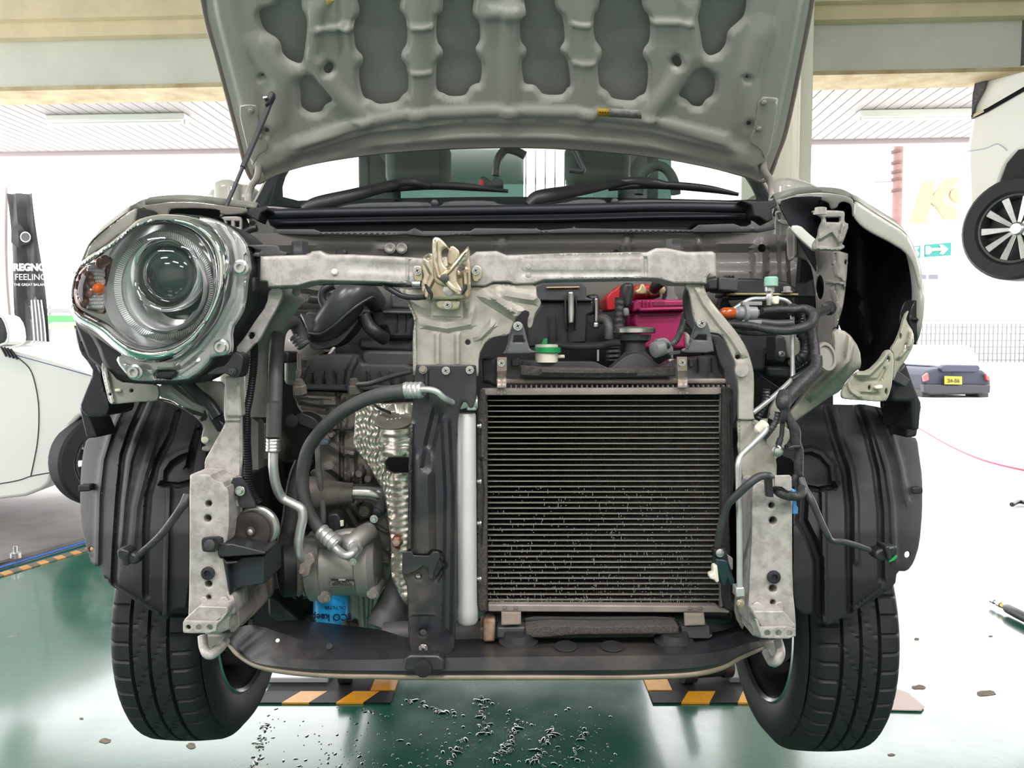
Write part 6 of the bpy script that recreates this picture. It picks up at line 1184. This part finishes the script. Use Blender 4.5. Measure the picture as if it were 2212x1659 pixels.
# ======================= RIGHT-HAND SIDE STRUCTURE =======================
CREAM = M('cream_primer_metal', (172, 172, 152), .45, .05, rgb2=(150, 150, 136), vs=8)
sheet('apron_side', q('f', '665,330 745,322 830,488 1062,492 1062,560 1045,740 1030,850 985,1000 960,1030 955,1200 905,1285 870,1285 866,1000 850,700 820,560 720,520 690,560 670,540 665,420'), lambda X, Y: 1.40 - .12 * sst(X, 1740, 1820), PAINT_IN, car,
      [circ(*q('f', '883,725')[0], 9, 16, 27), circ(*q('f', '803,612')[0], 3.6, 12, 15), circ(*q('f', '968,580')[0], 1.6, 8, 4), circ(*q('f', '1047,563')[0], 2.5, 8, 6), circ(*q('f', '953,795')[0], 1.6, 8, 4.5)], 7, .004, 3, .002, relief=[ridge(q('f', '965,500 970,560 990,640 1040,680'), 5, .012), ridge(q('f', '940,690 1040,700 1045,730'), 5, .010), ridge(q('f', '965,740 1000,860 985,980'), 6, .012), ridge(q('f', '720,380 720,520'), 6, .008), ridge(q('f', '850,600 840,820'), 5, .008)])
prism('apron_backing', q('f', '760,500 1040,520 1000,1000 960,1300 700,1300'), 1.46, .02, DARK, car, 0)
sheet('apron_strip', q('f', '665,325 748,320 800,370 865,425 872,460 850,490 832,486 790,450 720,385'), 1.30, M('light_body_paint', (206, 207, 200), .35, coat=.4), car, (), 7, .004, 3, .003)
br = sheet('lamp_bracket', q('f', '822,228 870,222 1028,226 1040,240 1036,300 1070,315 1035,420 1022,445 1040,455 1038,472 1000,490 845,485 830,470 832,440 866,395 872,340 900,280 880,262 835,240'), 1.17, PAINT_IN, car, [q('f', '915,270 1010,268 1012,290 1000,302 920,300')], 6, .004, 3, .003, relief=[ridge(q('f', '880,400 960,350 1010,420'), 8, .006), ridge(q('f', '860,400 860,470 1000,478'), 5, .005), ridge(q('f', '1030,320 1005,430'), 4, .006)])
lathe('bracket_bolt', P(*q('f', '883,225')[0], 1.15), (0, -.1, 1), [(.011, -.006), (.011, -.003), (.009, -.003), (.009, .004), (.006, .005)], GALV, br, 6)
b2 = sheet('wing_stay', q('f', '585,230 630,222 640,205 680,205 690,222 722,226 725,318 640,320 600,290'), 1.35, PAINT_IN, car, [q('f', '655,245 700,243 702,285 660,290'), q('f', '600,245 625,243 628,282 606,285')], 5, .004, 2, .002)
lathe('bracket_bolt', P(*q('f', '657,208')[0], 1.34), (0, 0, 1), [(.010, -.004), (.010, 0), (.008, .0), (.008, .006)], GALV, b2, 6)
b3 = sheet('wing_stay', q('c', '1150,225 1290,222 1302,250 1300,340 1240,350 1200,330 1180,260'), 1.35, PAINT_IN, car, [q('c', '1190,255 1225,255 1225,300 1200,300'), q('c', '1250,258 1285,258 1285,300 1250,300')], 5, .004, 2, .002)
prism('hinge_bracket', q('c', '1205,190 1300,175 1340,165 1480,150 1490,175 1440,200 1420,260 1400,250 1330,210 1290,215 1210,210'), 1.60, .05, BLK, car, .003); prism('hinge_bracket', q('b', '1380,1195 1500,1200 1600,1195 1605,1230 1570,1250 1580,1310 1540,1330 1500,1300 1460,1290 1450,1230'), 1.62, .05, BLK, car, .003)
tube('washer_hose', q('c', '1310,390,1.5 1320,345,1.5 1370,315,1.5 1410,308,1.5'), .007, BLK, car, 8); sheet('catch_bracket', q('c', '1330,430 1400,425 1540,422 1570,440 1580,470 1632,480 1630,500 1560,510 1380,520 1390,480 1440,480'), 1.12, BLKG, car, (), 6, .02, 3, .003)
# lower arm and outer brackets
sheet('apron_arm', q('f', '962,990 1060,1015 1138,1125 1150,1250 1110,1272 1045,1345 1018,1400 930,1450 820,1530 720,1600 640,1660 560,1660 690,1530 800,1380 880,1300 950,1230 972,1150'), lambda X, Y: 1.20 + .05 * sst(Y, 780, 880), GALVG, car, (), 7, .005, 4, .006, relief=[ridge(q('f', '1080,1060 1060,1200 960,1310 820,1440'), 10, .010)])
sheet('apron_arm', q('f', '560,1460 690,1400 640,1560 560,1660 480,1660 500,1560') + q('j', '590,220 560,290 500,380 480,400 440,330 420,280'), 1.22, GALVG, car, (), 8, .005, 3, .003)
lathe('apron_socket', P(*q('f', '915,1180')[0], 1.19), (.2, -1, .3), [(.025, 0), (.023, .004), (.018, .004), (.016, -.02), (.0001, -.02)], PAINT_IN, car, 28, sx=.7)
sheet('outer_bracket', q('f', '1018,1400 1110,1272 1190,1272 1265,1200 1300,1140 1335,1130 1362,1170 1350,1350 1325,1440 1300,1475 1100,1460 1035,1455 1018,1440'), 1.13, CREAM, car, [circ(*q('f', '1200,1382')[0], 2.4, 8, 5), circ(*q('f', '1310,1405')[0], 2.4, 8, 6), circ(*q('f', '1325,1195')[0], 2.4, 8, 6)], 6, .004, 3, .004, relief=[ridge(q('f', '1120,1290 1200,1290 1280,1210 1320,1150'), 7, .010), ridge(q('f', '1060,1340 1080,1400 1140,1440'), 6, .004), ridge(q('f', '1140,1330 1260,1330 1300,1260'), 5, -.004), ridge(q('f', '1150,1420 1240,1425'), 5, -.004)], label='cream bare metal bracket at the wing corner')
prism('white_pin', q('f', '1240,1372 1290,1360 1292,1390 1245,1392'), 1.12, .01, WHITEP, car, .002)
sheet('outer_bracket', q('f', '1335,1130 1372,1080 1400,1010 1430,905 1462,872 1440,930 1450,960 1488,1015 1494,1100 1440,1200 1385,1265 1350,1350 1362,1170'), 1.16, CREAM, car, [circ(*q('f', '1403,1045')[0], 2, 8, 6), circ(*q('f', '1440,1110')[0], 2.6, 8, 6)], 6, .004, 3, .003, relief=[ridge(q('f', '1400,1180 1460,1100 1470,1020'), 6, .006)])
sheet('edge_cover', q('f', '1462,880 1490,812 1525,800 1535,830 1520,900 1545,940 1535,1030 1500,1120 1492,1030 1455,960'), 1.19, BLK, car, (), 6, .03, 3, .005, relief=[ridge(q('f', '1480,930 1530,940'), 5, .006)])
prism('corner_fairing', q('f', '1385,1265 1440,1210 1500,1380 1545,1480 1530,1660 1480,1660 1480,1470 1350,1470 1345,1330'), 1.22, .1, BLK, car, .005); prism('corner_fairing', q('f', '1350,1330 1380,1260 1470,1330 1440,1380'), 1.2, .02, BLKG, car, .002)
# control box, boxes behind the brace
eb = part('control_unit', P(1630, 620, 1.35))
prism('unit_case', q('f', '340,665 500,668 660,684 735,735 735,770 560,782 300,770'), 1.36, .12, BLK, eb, .005); prism('connector_block', q('f', '140,665 220,660 220,740 150,745'), 1.34, .08, BLK, eb, .004); prism('grey_connector', q('f', '222,655 350,662 350,755 222,745'), 1.335, .07, BLKG, eb, .003)
for x in (275, 295, 315): prism('connector_tab', q('f', '%d,645 %d,645 %d,660 %d,660' % (x, x + 10, x + 10, x)), 1.333, .04, BLKG, eb, .001)
prism('unit_flange', q('f', '290,762 740,765 740,778 290,776'), 1.35, .02, BRS, eb, .001); prism('unit_base', q('f', '285,778 840,770 850,680 800,700 740,780 290,805'), 1.38, .05, BLK, eb, .003)
lathe('unit_bolt', P(*q('f', '665,760')[0], 1.345), (0, 0, 1), [(.010, 0), (.010, .002), (.007, .002), (.007, .010), (.004, .011)], GALV, eb, 6)
sb_ = part('indicator_bulb_holder', P(1590, 670, 1.15), label='loose amber indicator bulb in its grey holder')
c = P(*q('f', '240,893')[0], 1.16); c2 = P(*q('f', '480,893')[0], 1.17); d = c2 - c; Lb = d.length
lathe('amber_bulb', c, d, [(.002, -.004), (.006, -.002), (.0085, .003), (.0085, Lb * .30), (.007, Lb * .34)], M('amber_bulb_glass', (190, 80, 24), .08, coat=1), sb_, 20)
lathe('bulb_holder', c, d, [(.007, Lb * .33), (.008, Lb * .38), (.010, Lb * .42), (.010, Lb * .55), (.014, Lb * .56), (.0155, Lb * .6), (.0155, Lb * .64), (.011, Lb * .66), (.011, Lb * .9), (.006, Lb * .92), (.005, Lb)], M('holder_grey', (140, 142, 146), .4), sb_, 20)
for k, s in enumerate((-1, 1)): box('holder_wing', c + d * .78 + Vector((0, -.002, s * .014)), (.03, .012, .006), MATS['holder_grey'], sb_, .001)
for p_, m, y in (('340,1010 590,1030 590,1120 530,1140 520,1270 420,1280 350,1200', BLK, 1.38), ('590,1040 640,1045 660,1080 655,1200 640,1215 590,1205', BLK, 1.30), ('150,930 560,960 740,1010 740,1120 600,1060 300,1020', BLKG, 1.42), ('700,900 860,950 850,1180 740,1200', BLK, 1.42), ('520,1240 700,1245 690,1320 540,1310', BLK, 1.4), ('590,1035 750,1020 760,1180 680,1190 650,1060', PAINT_IN, 1.40), ('250,720 500,1300 800,1500 560,1660 100,1660 100,1200', DARK, 1.5)): prism('side_box', q('f', p_), y, .05 if y < 1.5 else .02, m, car, .006)
screw(*q('f', '628,1160')[0], 1.295, 7, car)
# harness
hn_ = part('wiring_harness', P(1700, 700, 1.15))
def hs_(s, c_, r, m=TAPE, corr=None):
    r = [v * .56 for v in r] if isinstance(r, list) else r * .56; return tube('harness_branch', q(c_, s), r, m, hn_, 12, corr=corr)
hs_('500,882,1.16 600,872,1.17 700,872,1.17 780,866,1.17 835,900,1.16 825,960,1.15 760,990,1.14 650,1010,1.14 540,1000,1.14 420,975,1.15 280,965,1.16', 'f', [.009, .010, .011, .012, .014, .014, .013, .012, .011, .010, .009])
hs_('270,945,1.17 380,940,1.17 500,955,1.17 600,965,1.17 700,960,1.17', 'f', .011, BLKG); hs_('300,1000,1.18 420,1020,1.18 560,1020,1.18 700,1000,1.17', 'f', .009, TAPE)
hs_('700,870,1.18 740,900,1.2 750,1000,1.2 790,1080,1.19 780,1170,1.18 700,1230,1.2', 'f', .018, BLK, (.006, .15)); hs_('950,868,1.24 900,880,1.22 850,910,1.2 830,1000,1.18 845,1120,1.16 850,1200,1.15', 'f', .013)
hs_('860,1180,1.15 850,1250,1.14 800,1310,1.13 730,1380,1.12 660,1460,1.11 640,1500,1.10', 'f', [.014, .017, .019, .019, .018, .018]); hs_('700,1330,1.17 780,1280,1.17 850,1230,1.17', 'f', .010, BLK)
lathe('harness_clip', P(*q('f', '940,862')[0], 1.23), AX, [(.010, -.01), (.012, 0), (.006, .006)], BLK, hn_, 10)
hs_('540,0,1.10 530,50,1.09 535,80,1.09 540,110,1.09', 'j', [.017, .019, .015, .010])
hs_('500,110,1.10 490,160,1.1 460,210,1.1 415,265,1.11', 'j', .009, BLKG, (.005, .2)); hs_('440,20,1.14 400,90,1.14 375,150,1.14', 'j', .010, BLKG, (.005, .22)); hs_('530,1390,1.16 520,1480,1.16 460,1580,1.15', 'f', .011, BLKG, (.005, .22))
for dx in (-8, 0, 8, 14): hs_('%d,100,1.085 %d,150,1.085 %d,180,1.09' % (535 + dx, 528 + dx, 526 + dx * .5), 'j', .0028, BLK)
hs_('526,180,1.09 522,240,1.09 515,270,1.09', 'j', .006, BLK); hs_('515,268,1.09 500,310,1.09', 'j', .008)
lathe('ring_terminal', P(*q('j', '495,342')[0], 1.10), AX, [(.009, 0), (.009, .002), (.0065, .003), (.0065, .007), (.004, .008)], STEEL, hn_, 12)
hs_('550,110,1.09 570,160,1.09 600,220,1.09 605,290,1.09 625,340,1.09 622,420,1.09 625,490,1.09', 'j', [.009, .011, .014, .013, .011, .012, .011]); prism('harness_clamp', q('j', '562,318 590,308 640,308 640,330 600,332 590,345 565,342'), 1.08, .02, BLK, hn_, .002)
hs_('610,490,1.08 595,520,1.08 600,550,1.08', 'j', .009, BLK); hs_('635,510,1.08 660,570,1.07 700,640,1.06 745,740,1.06 790,835,1.06 820,878,1.07 880,885,1.08 960,905,1.09 1080,948,1.10', 'j', [.010, .009, .009, .008, .008, .007, .008, .008, .006], BLKG)
hs_('640,560,1.07 642,595,1.06 610,615,1.05 560,610,1.04 510,595,1.04 478,570,1.05', 'j', [.010, .012, .011, .012, .011, .009])
hs_('465,498,1.03 430,490,1.02 380,500,1.02 320,545,1.02 250,610,1.03 205,660,1.04 180,720,1.05 155,800,1.06 138,910,1.08', 'j', [.006, .009, .010, .010, .010, .009, .009, .009, .008], BLKG)
pg = part('connector_plug', P(1560, 1210, 1.09)); TEALD = M('dark_teal_plastic', (22, 50, 52), .35)
prism('plug_shell', q('j', '115,930 185,920 200,960 230,985 232,1010 150,1005 120,960'), 1.085, .02, BLK, pg, .004); prism('plug_body', q('j', '130,985 205,1000 215,1060 245,1120 235,1150 215,1150 200,1120 190,1155 165,1150 130,1040'), 1.08, .025, TEALD, pg, .004)
prism('white_clip', q('j', '90,1080 115,1075 115,1030 138,1025 150,1125 135,1135 120,1115 95,1110'), 1.075, .015, WHITEP, pg, .003); lathe('plug_lever', P(*q('j', '150,950')[0], 1.08), AX, [(.006, 0), (.006, .003), (.004, .004)], STEEL, pg, 14); prism('plug_guard', q('j', '200,965 232,985 232,1050 222,1060 205,1010'), 1.078, .01, GREYP, pg, .002)
pg2 = part('connector_plug', P(1910, 1195, 1.09))
prism('plug_shell', q('j', '1078,960 1100,935 1180,910 1218,915 1220,960 1160,1000 1120,1005 1085,990'), 1.08, .025, BLK, pg2, .004); prism('plug_ridge', q('j', '1140,915 1165,910 1185,990 1160,1000'), 1.07, .03, BLK, pg2, .002); prism('green_seal', q('j', '1160,1000 1205,965 1215,975 1200,995 1165,1012'), 1.085, .012, GRN, pg2, .001)
pg3 = part('connector_plug', P(275, 1205, 1.09))
tube('lead', q('g', '740,700,1.09 700,760,1.08 650,830,1.08 590,910,1.08 520,980,1.08 430,1055,1.08'), [.009, .006, .0055, .0055, .005, .0045], TAPE, pg3, 12)
prism('plug_shell', q('g', '308,1020 340,1010 375,1020 385,1045 370,1060 375,1115 340,1110 335,1080 312,1060'), 1.07, .025, BLK, pg3, .004); prism('plug_body', q('g', '370,1030 425,1040 440,1075 420,1110 365,1100'), 1.075, .025, BLK, pg3, .004)
prism('upright_tab', q('j', '480,490 570,488 582,500 584,580 560,585 525,560 480,555'), 1.03, .004, GALV, car, .001); prism('tab_black', q('j', '425,480 465,475 470,560 475,620 435,618'), 1.035, .01, BLK, car, .001); prism('blue_clip', q('j', '585,570 612,580 612,675 622,680 620,722 585,720'), 1.07, .02, M('blue_clip', (90, 160, 220), .4), car, .002)
# horn and lower left bits
ho = part('horn', P(543, 1145, 1.1))
hc_ = P(*q('g', '1120,900')[0], 1.10)
lathe('horn_rim', hc_ + Vector((.004, .006, .002)), AX, [(.028, -.012), (.0325, -.006), (.0325, .002), (.030, .004)], STEEL, ho, 40)
lathe('horn_disc', hc_, AX, [(.0285, -.004), (.0295, .004), (.028, .008), (.020, .010), (.012, .008), (.0075, .007), (.0075, .0095), (.004, .011)], M('horn_black', (52, 48, 46), .4, var=.15, vs=30), ho, 48)
lathe('horn_nut', hc_ + AX * .009, AX, [(.0045, 0), (.0045, .002), (.002, .003)], STEEL, ho, 10)
sheet('horn_bracket', q('g', '990,590 1050,582 1085,630 1145,760 1120,765 1050,770 1030,730 1040,700 1010,690'), 1.085, BSTEEL, ho, (), 6, .004, 2, .001); screw(*q('g', '1048,664')[0], 1.08, 11, ho, STEEL, 'bolt', True)
sheet('upright_lug', q('g', '945,600 985,595 1050,575 1055,600 1020,620 1005,680 1045,745 1040,760 1000,755 990,640 960,640'), 1.09, GALV, car, (), 6, .004, 2, .001)
ad_ = part('air_duct_stay', P(500, 1230, 1.08))
sheet('stay_plate', q('g', '815,955 830,942 935,936 945,975 915,985 912,1030 830,1030 817,1010'), 1.045, BSTEEL, ad_, (), 6, .004, 2, .001); lathe('stay_bolt', P(*q('g', '868,985')[0], 1.04), AX, [(.0075, 0), (.0075, .003), (.005, .004)], BLKG, ad_, 14)
prism('duct_shelf', q('g', '915,985 1000,980 1200,1030 1195,1045 940,1060 918,1050'), 1.05, .06, BLK, ad_, .003); prism('duct_body', q('g', '945,1070 1190,1050 1195,1220 1000,1250 985,1290'), 1.07, .08, M('duct_dark', (36, 42, 48), .4, var=.1), ad_, .006)
prism('duct_edge', q('g', '940,1060 965,1090 1030,1085 1030,1095 968,1105 990,1285 980,1280'), 1.055, .015, BLK, ad_, .002)
# inner left side bits behind the hoses
prism('bulkhead_box', q('c', '1440,1190 1640,1190 1640,1275 1440,1275'), 1.36, .06, BLK, car, .004); prism('side_panel', q('c', '1430,1330 1520,1330 1500,1660 1425,1660'), 1.33, .04, BLK, car, .004); tp = prism('apron_post', q('c', '1370,1480 1420,1330 1424,1660 1370,1660') + q('g', '1155,260 1155,690 1140,720 1120,600 1110,400 1115,0'), 1.28, .03, PAINT_IN, car, .003)
text('moulded_number', '15035 K', P(567, 838, 1.325), .016, GREYP, car, ry=-math.pi / 2)
prism('apron_inner', q('g', '1160,260 1250,260 1310,400 1300,500 1240,560 1160,540'), 1.40, .06, M('dim_body_panel', (104, 102, 94), .5, var=.15), car, .01)
prism('frame_side', rect(545, 1000, 640, 1360), 1.45, .05, DARK, car, .004)
cn2 = part('sensor_plug', P(665, 905, 1.3)); prism('plug_body', q('d', '390,1540 450,1515 560,1560 600,1640 540,1660 400,1600'), 1.29, .04, BLK, cn2, .006, ck=1); lathe('plug_ring', P(*q('d', '375,1580')[0], 1.29), AX, [(.010, 0), (.011, .004), (.007, .005)], BLK, cn2, 16)
prism('sensor_plug', q('h', '440,830 510,820 530,870 540,890 520,960 470,960 440,880'), 1.24, .03, BLK, car, .006, ck=1); prism('plug_tag', q('h', '518,868 540,866 540,900 522,905'), 1.235, .004, WHITEP, car, .001)
# underbody: subframe, control arms, drive line
box('subframe', (-.02, 1.98, .66), (.9, .3, .09), DARK, car, .02)
for s in (-1, 1):
    tube('control_arm', [(-.02 + s * .3, 1.85, .66), (-.02 + s * .45, 1.75, .64), (-.02 + s * .58, 1.68, .62)], [.035, .03, .022], DARK, car, 12, world=True)
    tube('drive_shaft', [(-.02 + s * .15, 1.72, .80), (-.02 + s * .36, 1.70, .77), (-.02 + s * .6, 1.67, .74)], .014, BSTEEL, car, 12, world=True)
    tube('strut', [(-.02 + s * .58, 1.72, .74), (-.02 + s * .55, 1.78, 1.2)], .03, DARK, car, 14, world=True)
tube('exhaust_pipe', [(-.32, 1.35, .78), (-.28, 1.6, .70), (-.2, 2.4, .66)], .026, RUST, car, 14, world=True)
prism('gearbox', [(880, 1100), (1060, 1100), (1060, 1350), (900, 1360)], 1.36, .3, CAST, car, .03); prism('mount_bracket', q('h', '100,1300 160,1320 240,1400 300,1480 240,1510 180,1470 100,1420'), 1.30, .05, BLK, car, .006)
